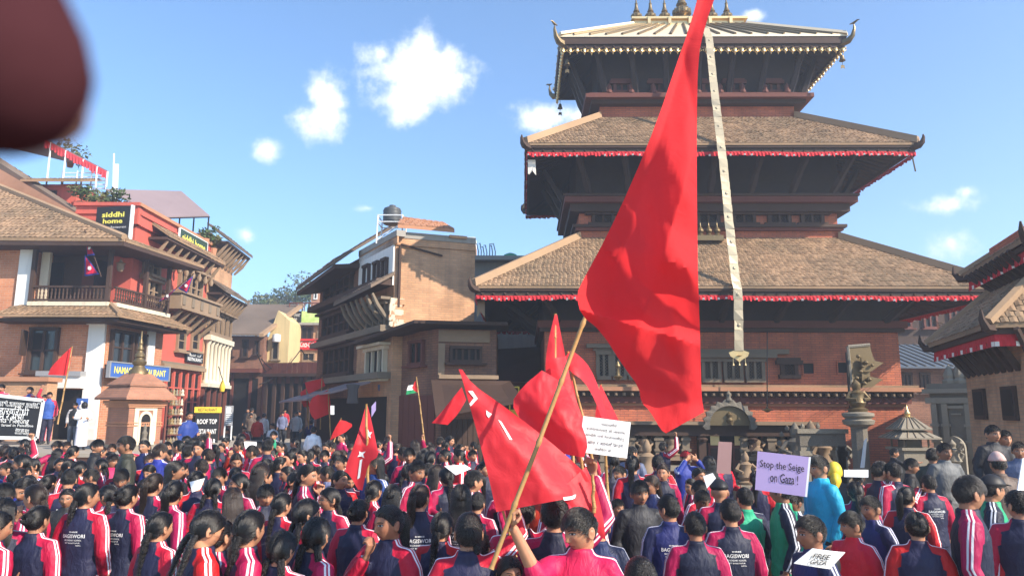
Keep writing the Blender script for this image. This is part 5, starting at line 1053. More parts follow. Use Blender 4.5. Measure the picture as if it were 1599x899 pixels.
for x in (-2.0, -.9, .2): m = T2_(); m.box(x - .09, x + .09, -2.050, -1.870, .5, 1.55); m.lathe([(.1, 1.55), (.16, 1.62), (.12, 1.68), (.2, 1.8), (.22, 1.94)], (x, -1.960, 0), 10); m.build('porch_column', M['timber_tan'], t2)
for xa in (-1.45, -.35):
    m = T2_(); m.rings([[(xa + .46 * math.cos(a), -2.010, 1.55 + .36 * math.sin(a)), (xa + .58 * math.cos(a), -2.010, 1.6 + .42 * math.sin(a)), (xa + .58 * math.cos(a), -1.910, 1.6 + .42 * math.sin(a)), (xa + .46 * math.cos(a), -1.910, 1.55 + .36 * math.sin(a))] for a in [math.pi * k / 12 for k in range(13)]], True); m.build('porch_arch', M['timber_tan'], t2)
m = T2_(); m.box(-2.250, 2.8, -3.1, 3.1, 0, .25); m.box(-1.950, 2.5, -2.300, 2.85, .25, .5); m.build('plinth', M['stone'], t2)

FBk = Face(P(1395, 560, 26), P(1490, 560, 26)); bk = thing('tin_roof_house', 'shadowed low house with a blue grey tin roof between the two temples', 'building', (P(1440, 560, 26).x, 27, 0))
u0, u1, z0, z1 = FBk.rect(1402, 546, 1466, 574)
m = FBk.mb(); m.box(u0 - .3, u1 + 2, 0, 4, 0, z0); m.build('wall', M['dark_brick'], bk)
m = FBk.mb(); m.hexa([(u0 - .4, -.6, z0 - .05), (u1 + 2, -.6, z0 - .05), (u1 + 2, 3, z1 + .4), (u0 - .4, 3, z1 + .4)], [(u0 - .4, -.6, z0 + .01), (u1 + 2, -.6, z0 + .01), (u1 + 2, 3, z1 + .46), (u0 - .4, 3, z1 + .46)]); rfo = m.build('roof', mat('shaded_tin', (.10, .125, .16), .7, .2, 4, .2, 20), bk)  # tin darkened in its colour to stand for the shade on it
for k in range(12): u = u0 - .3 + k * (u1 - u0 + 2) / 11; m = FBk.mb(); m.tube([(u, -.6, z0 + .03), (u, 3, z1 + .48)], .025, 5); m.build('roof_rib', M['stone_dark'], rfo)
FB3 = Face(P(1370, 500, 31), P(1600, 500, 31)); rh = thing('rear_house', 'tall dark shaded house behind the gap between the two temples', 'building', (P(1480, 500, 31).x, 32, 0)); a = FB3.rect(1380, 452, 1590, 600)
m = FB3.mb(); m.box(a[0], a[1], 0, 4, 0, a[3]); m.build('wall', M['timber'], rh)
for k in range(5):
    u = a[0] + .6 + k * 1.1; fwin(FB3, (u, u + .6, a[3] - 1.6, a[3] - .6), rh, M['timber_red'], 2, .1, .05, fr=.08, px=False)
slab_roof(rh, outp(FB3, a[0] - .4, .7, a[3] - .05), outp(FB3, a[1] + .4, .7, a[3] - .05), outp(FB3, a[1], -2, a[3] + .5), outp(FB3, a[0], -2, a[3] + .5), .1, 'tile_dark', False)
for rc in ((1408, 585, 1424, 610), (1436, 585, 1452, 610)): fwin(FBk, rc, bk, M['timber'], 2, .08, .05, fr=.08)
for k in range(5):
    o = thing('power_cable', '%s of the thin pale cables strung between the two temples' % ('topmost', 'second', 'middle', 'fourth', 'lowest')[k], 'cable', tuple(P(1470, 505, 18)), group='cables strung between the temples'); a, b2 = P(1455 + k * 3, 500 + k * 4, 19), P(1530, 500 + k * 3.2, 15.5); m = MB(); m.tube([a.lerp(b2, t) - Vector((0, 0, .12 * 4 * t * (1 - t))) for t in [j / 6 for j in range(7)]], .009, 4); m.build('strand', M['stone'], o)

FSh = Face(P(1455, 660, 17.2), P(1542, 660, 16.4)); ss = thing('stone_shrine', 'grey carved stone shrine with three small spires between the temples', 'shrine', tuple(Vector((P(1497, 660, 17.4).x, 17.8, 0))))
u0, u1, z0, z1 = FSh.rect(1458, 612, 1538, 730)
um = (u0 + u1) / 2; hw = (u1 - u0) / 2
m = FSh.mb(); m.box(u0, u1, 0, 1.6, 0, z1 - .25); m.build('body', M['stone_dark'], ss)
for k, (e, za, zb) in enumerate(((.10, z1 - .248, z1 - .12), (.02, z1 - .118, z1 - .02), (.14, z1 - .018, z1 + .08), (.06, z1 + .082, z1 + .2))): m = FSh.mb(); m.box(u0 - e, u1 + e, -e, 1.6 + e, za, zb); m.build('cornice', M['stone_dark'] if k % 2 else M['stone'], ss)
for e, za, zb in ((.08, 1.05, 1.15), (.16, .0, .35), (.1, .352, .5)): m = FSh.mb(); m.box(u0 - e, u1 + e, -e, -.001, za, zb); m.build('ledge', M['stone'], ss)
for k in range(3):
    u = um + (k - 1) * hw * .45; h = .62 if k == 1 else .46; zz = z1 + .202; m = FSh.mb(); m.lathe([(.15, zz), (.17, zz + .08), (.12, zz + .12), (.14, zz + .2), (.11, zz + h * .6), (.05, zz + h * .85), (0, zz + h)], (u, .5, 0), 8); m.build('spire', M['stone'], ss)
for u in (u0 + .06, u1 - .06, um - hw * .45, um + hw * .45):
    m = FSh.mb(); m.box(u - .06, u + .06, -.09, -.001, .52, z1 - .26)
    for kk in range(4): m.box(u - .09, u + .09, -.12, -.001, .6 + kk * .36, .66 + kk * .36)
    m.build('pilaster', M['stone'], ss)
m = FSh.mb(); m.box(um - hw * .3, um + hw * .3, -.03, -.002, 1.22, z1 - .36); nb = m.build('niche_back', M['stone_dark'], ss)
for (x0, x1, za, zb) in ((-.32, .32, z1 - .36, z1 - .30), (-.2, .2, z1 - .50, z1 - .47)): m = FSh.mb(); m.box(um + hw * x0, um + hw * x1, -.1, -.002, za, zb); m.build('lintel', M['stone'], ss)
Fp = FSh; dp = thing('carved_panel', 'sunlit carved stone deity panel at the foot of the grey stone shrine', 'carving', outp(FSh, um, .5, 0))
a = FSh.rect(1482, 680, 1518, 722)
m = FSh.mb(); pl_ = []
for k in range(15):
    t = math.pi * k / 14; pl_.append((a[0] + (a[1] - a[0]) * (.5 + .5 * math.cos(t)), -.52, a[2] + (a[3] - a[2]) * (.55 + .45 * math.sin(t))))
pl_ = [(a[1], -.52, a[2] - .8), *pl_, (a[0], -.52, a[2] - .8)]
m.prism(pl_, (0, .12, 0)); m.build('slab', M['stone'], dp)
m = FSh.mb(); uc, zc, s = (a[0] + a[1]) / 2, a[2], (a[3] - a[2])
m.lathe([(.2 * s, zc), (.3 * s, zc + .1 * s), (.2 * s, zc + .3 * s), (.24 * s, zc + .5 * s), (.1 * s, zc + .6 * s), (.14 * s, zc + .72 * s), (0, zc + .9 * s)], (uc, -.56, 0), 10)
for sx in (-1, 1):
    for k in range(3): m.tube([(uc + sx * .15 * s, -.6, zc + .5 * s), (uc + sx * .38 * s, -.62, zc + (.35 + .2 * k) * s), (uc + sx * .3 * s, -.64, zc + (.2 + .3 * k) * s)], .05 * s, 5)
m.build('figure', M['stone'], dp, True)

pm = P(1423, 720, 16.2); sm_ = thing('miniature_temple', 'waist high miniature temple with two flared metal roofs and a gilt spire', 'shrine', (pm.x, pm.y, 0))
zz = [P(1423, y, 16.2).z for y in (650, 660, 672, 683, 690, 702, 730)]
m = MB(); m.box(pm.x - .3, pm.x + .3, pm.y - .3, pm.y + .3, 0, zz[5] + .0); m.box(pm.x - .36, pm.x + .36, pm.y - .36, pm.y + .36, zz[5] + .002, zz[5] + .06); m.build('pedestal', M['stone'], sm_)
m = MB(); m.box(pm.x - .17, pm.x + .17, pm.y - .17, pm.y + .17, zz[5] + .062, zz[2]); m.build('cella', M['stone_dark'], sm_)
for k, (w, za, zb) in enumerate(((.45, zz[3] - .02, zz[2] + .06), (.33, zz[2] + .02, zz[1] + .08))):
    for q in range(4):
        rot = Matrix.Translation((pm.x, pm.y, 0)) @ Matrix.Rotation(q * math.pi / 2, 4, 'Z'); m = MB(rot); m.hexa([(-w, -w, za), (w, -w, za), (.1, -.1, zb), (-.1, -.1, zb)], [(-w, -w, za + .03), (w, -w, za + .03), (.1, -.1, zb + .03), (-.1, -.1, zb + .03)]); ro = m.build('roof_panel', M['stone'], sm_)
        for t in (-.6, -.2, .2, .6): m = MB(rot); m.tube([(w * t, -w, za + .035), (.1 * t, -.1, zb + .035)], .014, 4); m.build('roof_roll', M['timber_grey'], ro)
for sx in (-1, 1):
    for sy in (-1, 1): m = MB(); m.tube([(pm.x + sx * .26, pm.y + sy * .26, zz[5] + .06), (pm.x + sx * .26, pm.y + sy * .26, zz[3] + .02)], .025, 6); m.build('post', M['timber_grey'], sm_)
m = MB(); z = zz[1] + .10; m.lathe([(.09, z), (.1, z + .03), (.05, z + .06), (.07, z + .1), (.025, z + .16), (0, z + .3)], (pm.x, pm.y, 0), 10); m.build('spire', M['gilt'], sm_, True)

pp = P(1345, 720, 16.6); pil = thing('stone_pillar', 'tall stone pillar with a lotus capital and small figure in front of the temple', 'pillar', (pp.x, pp.y, 0))
zc = P(1345, 662, 16.6).z
m = MB(); m.lathe([(.42, 0), (.42, .15), (.3, .18), (.3, .34), (.22, .4), (.19, .45), (.18, zc - .1), (.2, zc - .05)], (pp.x, pp.y, 0), 8); m.build('shaft', M['stone_dark'], pil)
m = MB(); m.lathe([(.2, zc - .05), (.31, zc), (.34, zc + .08), (.26, zc + .12), (.33, zc + .18), (.33, zc + .24), (.2, zc + .27)], (pp.x, pp.y, 0), 14); m.build('capital', M['stone'], pil, True)
za = zc + .27; m = MB(); m.lathe([(.2, za), (.22, za + .06), (.14, za + .1), (.19, za + .2), (.15, za + .34), (.17, za + .42), (.07, za + .48), (.1, za + .55), (.1, za + .62), (0, za + .72)], (pp.x, pp.y, 0), 10)
for s in (-1, 1): m.tube([(pp.x + s * .13, pp.y, za + .42), (pp.x + s * .24, pp.y - .05, za + .28), (pp.x + s * .08, pp.y - .16, za + .26)], [.06, .05, .04], 6)
m.build('figure', M['bronze'], pil, True)
fb = thing('bronze_standard', 'bronze swallow-tailed banner standard on a tall pole before the temple wall', 'standard', (pp.x + .02, pp.y + .35, 0))
zb0, zb1 = P(1345, 640, 17).z, P(1345, 540, 17).z
m = MB(); m.tube([(pp.x, pp.y + .35, 0), (pp.x, pp.y + .35, zb1 - .15)], .03, 6); m.build('pole', M['iron'], fb)
def FPt(px, py): p = P(px, py, 16.95); return p
m = MB(); m.prism([FPt(*q) for q in ((1324, 541), (1358, 538), (1363, 556), (1366, 562), (1358, 575), (1360, 598), (1345, 603), (1330, 603))], (0, .03, 0)); m.build('plate', M['bronze'], fb)
m = MB()
for (a, b2) in (((1324, 541), (1330, 604)), ((1324, 541), (1358, 538)), ((1331, 604), (1346, 603))): m.tube([FPt(*a), FPt(*b2)], .035, 5)
m.build('plate_rim', M['stone'], fb)
m = MB()
for q in (((1345, 558), (1362, 562), (1380, 566), (1360, 580), (1346, 580)), ((1346, 583), (1362, 588), (1379, 592), (1362, 604), (1346, 605))):
    m.prism([P(x, y, 16.85) for x, y in q], (0, .05, 0))
m.build('swallow_tail', M['bronze'], fb)
m = MB()
for (x, y, s) in ((1352, 566, .06), (1357, 592, .06), (1344, 580, .05), (1340, 556, .05), (1347, 572, .04), (1350, 598, .05), (1338, 590, .05), (1362, 570, .04)): p = P(x, y, 16.8); m.lathe([(0, p.z - s), (s * .8, p.z - s * .5), (s, p.z), (s * .7, p.z + s * .6), (0, p.z + s)], (p.x, p.y, 0), 8)
m.build('boss', M['bronze'], fb, True)
FRl = Face(P(1246, 690, 17.0), P(1338, 690, 17.0)); rl2 = thing('stone_railing', 'weathered stone post-and-beam railing in front of the temple wall', 'railing', outp(FRl, 1, 0, 0)); zt = FRl.uz(1290, 672)[1]
m = FRl.mb(); m.box(0, FRl.len - .3, -.12, .12, zt - .34, zt - .06); m.build('beam', M['stone_dark'], rl2); m = FRl.mb(); m.box(-.06, FRl.len - .25, -.17, .17, zt - .058, zt + .04); m.build('coping', M['stone'], rl2)
for k, u in enumerate((.12, .95, FRl.len - .42)): m = FRl.mb(); m.box(u - .1, u + .1, -.1, .1, 0, zt - .342); m.box(u - .14, u + .14, -.14, .14, zt - .55, zt - .44); m.build('post', M['stone'], rl2)
labs = ['dark carved guardian figure just right of the lilac placard top', 'carved aureole statue behind the stone railing', 'small pale figure under the railing beam', 'dark seated statue between the railing posts', 'crouching stone beast at the door of the temple', 'carved statue left of the temple door behind the crowd']
for k, (px, py, Y, h) in enumerate(((1243, 740, 18.0, 1.15), (1268, 740, 18.0, 1.2), (1287, 740, 17.6, .95), (1309, 740, 17.6, 1.0), (1163, 750, 17.4, .75), (1010, 745, 17.8, 1.0))):
    p = P(px, 700, Y); o = thing('statue', labs[k], 'statue', (p.x, p.y, .0)); m = MB(); m.box(p.x - .25, p.x + .25, p.y - .2, p.y + .2, 0, .35 + .25 * (k < 4)); m.build('pedestal', M['stone'], o); z = .352 + .25 * (k < 4); s = h
    m = MB(); m.lathe([(.24 * s, z), (.28 * s, z + .05), (.17 * s, z + .12 * s), (.25 * s, z + .22 * s), (.2 * s, z + .34 * s), (.15 * s, z + .46 * s), (.2 * s, z + .6 * s), (.08 * s, z + .68 * s), (.11 * s, z + .74 * s), (.11 * s, z + .82 * s), (.05 * s, z + .94 * s), (0, z + s)], (p.x, p.y, 0), 9)
    for sx in (-1, 1): m.tube([(p.x + sx * .17 * s, p.y, z + .58 * s), (p.x + sx * .32 * s, p.y - .06, z + .44 * s), (p.x + sx * .16 * s, p.y - .18, z + .36 * s)], [.07 * s, .06 * s, .045 * s], 6)
    m.build('figure', M['stone_dark'] if k in (0, 3) else M['timber_tan'], o, True)
    if k in (0, 1):
        for q in range(9):
            a = math.pi * (q / 8) * 1.2 - .3; m = MB(); m.lathe([(0, -.07), (.05, -.04), (.055, .02), (0, .08)], (p.x + .34 * s * math.cos(a), p.y + .02, z + .5 * s + .42 * s * math.sin(a)), 6); m.build('halo_boss', M['stone_dark'] if k == 0 else M['stone'], o)
for px, yb in ((965, 588), (1198, 640)):
    o = thing('hanging_lamp', 'bronze lamp hanging on a long rod left of the big red flag tip' if px < 1000 else 'thin hanging lamp rod over the temple wall right of the golden ribbon', 'lamp', tuple(P(px, yb, 18.0)))
    a, b2 = P(px, 500 if px < 1000 else 515, 18.0), P(px, yb, 18.0); m = MB(); m.tube([a, b2], .014, 5); m.build('rod', M['iron'], o)
    m = MB(); m.lathe([(0, b2.z - .12), (.06, b2.z - .06), (.12, b2.z), (.05, b2.z + .04), (.03, b2.z + .2), (.07, b2.z + .26), (.03, b2.z + .34), (.0, b2.z + .4)] if px < 1000 else [(0, b2.z - .06), (.08, b2.z - .02), (.14, b2.z + .0), (.03, b2.z + .05), (.0, b2.z + .12)], (b2.x, b2.y, 0), 8); m.build('bowl', M['bronze'], o, True)

px1 = P(268, 705, 16.6).x
pf = thing('stone_platform', 'raised stone and brick platform under the banner holders at left', 'platform', (-16, 19, 0))
m = MB(); m.box(-30, px1, 16.3, 23.45, 0, .97); m.build('core', M['shrine_brick'], pf)
m = MB(); m.box(-30.1, px1 + .06, 16.2, 23.4, .972, 1.05); m.build('slab', M['stone_floor'], pf)
m = MB(); m.box(-30, px1 - .8, 15.5, 16.19, 0, .34); m.build('step', M['stone_floor'], pf); m = MB(); m.box(-30, px1 - .8, 15.86, 16.19, .342, .66); m.build('step', M['stone_floor'], pf)
sc_ = P(207, 690, 17.9); sh = thing('brick_shrine', 'small square brick shrine with a tiered terracotta roof and bronze spire on the platform', 'shrine', (sc_.x, sc_.y, 1.05), R(-31))
sh.scale = (.70, .70, .88); TS = wm(sh)
def S_(): return MB(TS)
s = .60
m = S_(); m.box(-s, s, -s, s, .0, 1.30); m.build('wall', M['shrine_brick'], sh)
m = S_(); ring(m, s + .1, s + .1, 0, .14, .2); m.build('plinth', M['stone'], sh)
for za, zb, e in ((.62, .66, .03), (.70, .73, .03), (1.12, 1.17, .05), (1.175, 1.22, .09), (1.225, 1.30, .13)): m = S_(); ring(m, s + e, s + e, za, zb, e + .05); m.build('moulding', M['terracotta'], sh)
dt = None
for side in range(4):
    for k in range(14):
        x = -s + .05 + k * (2 * s - .1) / 13; mwm = Matrix.Rotation(side * math.pi / 2, 4, 'Z') @ Matrix.Translation((x, -s - .015, .68))
        if dt is None: mm = MB(TS); mm.box(-.02, .02, -.012, .02, -.017, .017); dt = mm.build('dentil', M['terracotta'], sh); dt.matrix_basis = mwm
        else: copy_part(dt, sh, mw=TS @ mwm)
def pyr(w0, z0, w1, z1, name, mt, e=.05):
    for q in range(4):
        m = MB(TS @ Matrix.Rotation(q * math.pi / 2, 4, 'Z')); m.hexa([(-w0, -w0, z0), (w0, -w0, z0), (w1, -w1, z1), (-w1, -w1, z1)], [(-w0, -w0, z0 + e), (w0, -w0, z0 + e), (w1, -w1, z1 + e), (-w1, -w1, z1 + e)]); m.build(name, mt, sh)
pyr(.92, 1.32, .62, 1.62, 'roof_slope', M['shrine_brick'], .06)
m = S_(); m.box(-.55, .55, -.55, .55, 1.302, 1.70); m.build('neck', M['shrine_brick'], sh)
pyr(.68, 1.68, .30, 1.98, 'roof_slope', M['shrine_brick'], .05)
m = S_(); m.lathe([(.32, 1.9), (.34, 2.0), (.30, 2.1), (.2, 2.2), (.17, 2.25)], (0, 0, 0), 16); m.build('dome', M['bronze'], sh, True)
m = S_(); m.lathe([(.17, 2.25), (.22, 2.3), (.23, 2.36), (.15, 2.42), (.13, 2.46), (.17, 2.5), (.17, 2.55), (.1, 2.62), (.085, 2.66), (.12, 2.70), (.07, 2.78), (.06, 2.83), (.075, 2.87), (.03, 2.98), (.02, 3.2), (0, 3.22)], (0, 0, 0), 16); m.build('spire', M['bronze'], sh, True)
Tn = TS @ Matrix.Rotation(R(90), 4, 'Z')
def An(): return MB(Tn)
ar = [(.17 * math.cos(math.pi * k / 12), .78 + .17 * math.sin(math.pi * k / 12)) for k in range(13)]
m = An(); m.prism([(x, -s - .012, z) for x, z in [(.17, .22), *ar, (-.17, .22)]], (0, .008, 0)); m.build('niche_back', M['dark'], sh)
m = An(); oc = [(-.38, .12), (-.38, 1.1), (.38, 1.1), (.38, .12), (.17, .12), (.17, .22)]
m.rings([[( r0 * math.cos(a), -s - .05, .78 + r0 * math.sin(a)), (r1 * math.cos(a), -s - .05, .78 + r1 * math.sin(a)), (r1 * math.cos(a), -s - .002, .78 + r1 * math.sin(a)), (r0 * math.cos(a), -s - .002, .78 + r0 * math.sin(a))] for a in [math.pi * k / 12 for k in range(13)] for r0, r1 in ((.17, .25),)], True)
m.box(-.25, -.17, -s - .05, -s - .002, .22, .78); m.box(.17, .25, -s - .05, -s - .002, .22, .78); m.box(-.34, .34, -s - .07, -s - .002, .14, .218); m.build('niche_frame', M['plaster'], sh)
m = An(); m.box(-.40, -.251, -s - .03, -s - .003, .22, 1.1); m.box(.251, .40, -s - .03, -s - .003, .22, 1.1); m.box(-.25, .25, -s - .03, -s - .003, 1.04, 1.1); m.build('niche_panel', M['plaster'], sh)
m = An(); m.lathe([(.1, .22), (.12, .26), (.07, .32), (.1, .44), (.05, .52), (.065, .6), (0, .68)], (0, -s - .03, 0), 8); m.build('niche_figure', M['stone_dark'], sh, True)

bb = P(320, 690, 21.5); bo = thing('menu_board', 'black standing restaurant board with a yellow header strip by the street corner', 'board', (bb.x, bb.y, 0))
Fb2 = Face(P(303, 660, 21.5), P(344, 660, 21.7)); u0, u1, z0, z1 = Fb2.rect(304, 644, 341, 700); zz1 = Fb2.uz(320, 635)[1]
m = Fb2.mb(); m.box(u0, u1, -.04, .04, z0 - .3, z1 - .01); m.build('board', M['sign_black'], bo); m = Fb2.mb(); m.box(u0 - .04, u1 + .05, -.07, .05, z1, zz1); m.build('header', M['sign_yellow'], bo)
for s, x in ((-1, u0 + .06), (1, u1 - .06)): m = Fb2.mb(); m.box(x - .03, x + .03, -.03, .03, 0, z0 - .302); m.build('leg', M['iron'], bo)
um = (u0 + u1) / 2
for k, t in enumerate(('ROOF TOP', 'RESTAURANT', 'AND BAR')): lettering('lettering', t, basis(outp(Fb2, um, .044, z1 - .25 - k * .28), Fb2.u, (0, 0, 1)), (u1 - u0) * .84, .14, M['ink_white'], bo, bold=.02)
lettering('lettering', 'SUNNY CAFE' if False else 'RESTAURANT', basis(outp(Fb2, um, .074, (z1 + zz1) / 2), Fb2.u, (0, 0, 1)), (u1 - u0) * .8, (zz1 - z1) * .55, M['ink_black'], bo)
w2 = thing('white_notice', 'white framed notice board standing beside the black menu board', 'board', tuple(Vector((P(358, 690, 23).x, 23, 0)))); Fb3 = Face(P(350, 650, 23), P(367, 650, 23.1)); u0, u1, z0, z1 = Fb3.rect(351, 633, 364, 664)
m = Fb3.mb(); m.box(u0, u1, -.03, .03, z0, z1); m.build('panel', M['grey_sheet'], w2); m = Fb3.mb(); m.box(u0 + .04, (u0 + u1) / 2 + .05, -.036, -.031, z1 - .22, z1 - .05); m.build('print', M['paper'], w2)
for k in range(6): m = Fb3.mb(); m.box(u0 + .04, u1 - .04, -.036, -.031, z0 + .06 + k * .06, z0 + .085 + k * .06); m.build('print', M['ink_white'], w2)
for x in (u0 + .02, u1 - .02): m = Fb3.mb(); m.box(x - .02, x + .02, -.02, .02, 0, z0 - .002); m.build('leg', M['white_metal'], w2)
gd = thing('goods_rack', 'tall rack of small pale souvenirs and metal ware beside the brick shrine', 'rack', (P(270, 690, 20.5).x, 20.6, 0)); Fg = Face(P(258, 640, 20.5), P(286, 640, 20.9)); u0, u1, z0, z1 = Fg.rect(259, 604, 284, 690)
for x in (u0, u1): m = Fg.mb(); m.box(x - .025, x + .025, -.03, .03, 0, z1); m.build('post', M['timber_red'], gd)
for k in range(8): m = Fg.mb(); z = .5 + k * (z1 - .5) / 8; m.box(u0 + .026, u1 - .026, -.12, .02, z, z + .025); m.build('shelf', M['timber_red'], gd)
cnt = 0
for k in range(8):
    z = .5 + k * (z1 - .5) / 8 + .027
    for j in range(5):
        x = u0 + .08 + j * (u1 - u0 - .14) / 4; r = random.uniform(.035, .055); cnt += 1
        o = thing('ornament', '%s ornament on the %s shelf of the souvenir rack' % (('cream', 'dark bronze', 'gilt', 'grey stone', 'brown wooden')[cnt % 5], ('lowest', 'second', 'third', 'fourth', 'fifth', 'sixth', 'seventh', 'topmost')[k]), 'ornament', outp(Fg, x, .06, z), group='ornaments on the souvenir rack')
        m = Fg.mb(); m.lathe([(r, z), (r * 1.1, z + .03), (r * .6, z + .07), (r * .9, z + .12), (r * .3, z + .17), (0, z + .19)], (x, -.06, 0), 7); m.build('body', M[('plaster', 'bronze', 'gilt', 'stone', 'timber_tan')[cnt % 5]], o, True)
us_ = P(276, 700, 19.2); um_ = thing('market_table', 'cloth covered market table with a bright red cushion beside the brick shrine', 'table', (us_.x, us_.y, 0))
m = MB(); m.box(us_.x - .75, us_.x + .75, us_.y - .4, us_.y + .4, .8, .88); m.build('top', M['plaster'], um_)
for sx in (-1, 1):
    for sy in (-1, 1): m = MB(); m.box(us_.x + sx * .68 - .03, us_.x + sx * .68 + .03, us_.y + sy * .34 - .03, us_.y + sy * .34 + .03, 0, .798); m.build('leg', M['timber'], um_)
rc_ = thing('red_cushion', 'bright red round cushion on the market table', 'cushion', (us_.x, us_.y, .882)); m = MB(); m.lathe([(.3, .882), (.36, .92), (.36, .99), (.28, 1.04), (0, 1.05)], (us_.x, us_.y, 0), 16); m.build('pad', M['frill_red'], rc_, True)
lp = thing('yellow_lantern', 'small yellow lantern sign hanging under the brick house columns', 'lantern', tuple(P(347, 605, 31))); p = P(347, 605, 31); m = MB(); m.lathe([(.0, p.z - .2), (.09, p.z - .16), (.12, p.z), (.09, p.z + .15), (.03, p.z + .3), (0, p.z + .34)], (p.x, p.y, 0), 10); m.build('shade', M['sign_yellow'], lp, True); m = MB(); m.tube([p + Vector((0, 0, .3)), p + Vector((-.3, .2, .9))], .02, 5); m.build('hanger', M['iron'], lp)
def pl_at(pl, t):
    n = len(pl) - 1; x = min(n - 1e-9, max(0, t * n)); i = int(x); f = x - i
    return (pl[i][0] + (pl[i + 1][0] - pl[i][0]) * f, pl[i][1] + (pl[i + 1][1] - pl[i][1]) * f)
def sm(pl, it=2):
    for _ in range(it):
        q = [pl[0]]
        for a, b in zip(pl[:-1], pl[1:]): q += [(a[0] * .75 + b[0] * .25, a[1] * .75 + b[1] * .25), (a[0] * .25 + b[0] * .75, a[1] * .25 + b[1] * .75)]
        q.append(pl[-1]); pl = q
    return pl
def cloth(L, Rr, Y, creases, nu=34, nv=60, wr=.010, wf=.03, seed=0, tilt=(0, 0), th=.0, smooth_edges=1):
    """a hanging cloth: two edges, creases that bend it out of its plane, fine wrinkles. Returns (point(s,t), MB)"""
    L, Rr = sm(L, smooth_edges), sm(Rr, smooth_edges); px2m = Y / FPX
    def depth(x, y):
        d = 0
        for (x1, y1, x2, y2, k, w) in creases:
            ln = math.hypot(x2 - x1, y2 - y1); s = ((x - x1) * (y2 - y1) - (y - y1) * (x2 - x1)) / ln
            s = max(-60 * w, min(60 * w, s)) if False else s
            d += k * (w * math.log1p(math.exp(min(30, s / w)))) * px2m
        d += (x - L[0][0]) * tilt[0] * px2m + (y - L[0][1]) * tilt[1] * px2m
        v = Vector((x * wf, y * wf * .6, seed * 7.3)); d += wr * (mnoise.noise(v) + .5 * mnoise.noise(v * 2.7) + .9 * abs(mnoise.noise(Vector((x * wf * .55 + y * wf * .3, y * wf * .35 - x * wf * .2, seed + 2.1)))))
        return d
    def pt(s, t):
        a, b = pl_at(L, t), pl_at(Rr, t); x, y = a[0] + (b[0] - a[0]) * s, a[1] + (b[1] - a[1]) * s
        return P(x, y, Y + depth(x, y))
    m = MB(); vs = [pt(j / nu, i / nv) for i in range(nv + 1) for j in range(nu + 1)]
    m.add(vs, [(i * (nu + 1) + j, i * (nu + 1) + j + 1, (i + 1) * (nu + 1) + j + 1, (i + 1) * (nu + 1) + j) for i in range(nv) for j in range(nu)])
    def dep(x, y): return P(x, y, Y + depth(x, y) - .006)
    return dep, m
def pole(a, b, r0, r1, parent, nodes=7, mt='bamboo', name='pole'):
    m = MB(); pts = []; rr = []
    for k in range(nodes + 1):
        t = k / nodes; r = r0 + (r1 - r0) * t; p = a.lerp(b, t); jig = Vector((random.uniform(-1, 1), random.uniform(-1, 1), 0)) * r0 * .35 if 0 < k < nodes else Vector()
        for dt, f in ((-.006, 1), (-.002, 1.28), (.002, 1.28), (.006, 1)):
            tt = t + dt
            if 0 <= tt <= 1: pts.append(a.lerp(b, tt) + jig); rr.append(r * f)
    m.tube(pts, rr, 10); return m.build(name, M[mt], parent, True)
def flag(name_label, L, Rr, Y, creases, pole_px=None, mat_='flag_red', seed=0, prints=(), group='red flags above the crowd', r=.011, nu=28, nv=44, poleY=None, **kw):
    base = P(*pole_px[0], poleY or Y) if pole_px else P(*L[-1], Y)
    o = thing('red_flag', name_label, 'flag', tuple(base), group=group)
    dep, m = cloth(L, Rr, Y, creases, nu, nv, seed=seed, **kw)
    c = m.build('cloth', M[mat_], o, True)
    if pole_px: pole(P(*pole_px[0], (poleY or Y) + .02), P(*pole_px[1], (poleY or Y) + .02), r, r * .75, o)
    for q in prints:
        k = MB(); q2 = []
        for a, b in zip(q, q[1:] + q[:1]): q2 += [(a[0] + (b[0] - a[0]) * t, a[1] + (b[1] - a[1]) * t) for t in (0, .34, .67)]
        k.add([dep(*p) for p in q2], [tuple(range(len(q2)))]); k.build('print', M['ink_white'], c)
    return o
big = flag('huge bright red flag on a long bamboo pole in front of the temple',
    [(1093, -14), (1076, 45), (1053, 110), (1026, 190), (987, 285), (946, 372), (910, 438), (900, 460), (907, 492), (938, 516), (973, 571), (998, 604), (1001, 628), (1015, 641), (1032, 671), (1040, 676)],
    [(1120, -14), (1101, 40), (1090, 90), (1088, 190), (1088, 285), (1089, 372), (1090, 438), (1091, 460), (1092, 492), (1093, 516), (1094, 560), (1095, 600), (1096, 622), (1098, 634), (1099, 641), (1099, 643)],
    3.6, [(1062, 110, 948, 474, -1.1, 2), (915, 486, 1050, 600, 1.2, 3), (996, 604, 1076, 628, -1.6, 3), (1030, 380, 1078, 640, 1.0, 3), (1052, 470, 1096, 560, -.7, 3), (1000, 300, 1010, 520, -.35, 6), (1020, 440, 1092, 475, .7, 3), (1035, 500, 1092, 520, -.8, 3), (1074, 60, 1080, 420, .8, 3), (1050, 560, 1096, 640, -.8, 3), (1020, 250, 980, 520, .3, 6)],
    None, 'flag_red', 1, nu=64, nv=120, wr=.012, wf=.022, smooth_edges=1, group=None, tilt=(.10, .0))
pole(P(766, 890, 3.62), P(1112, -30, 3.98), .0115, .009, big, 11)
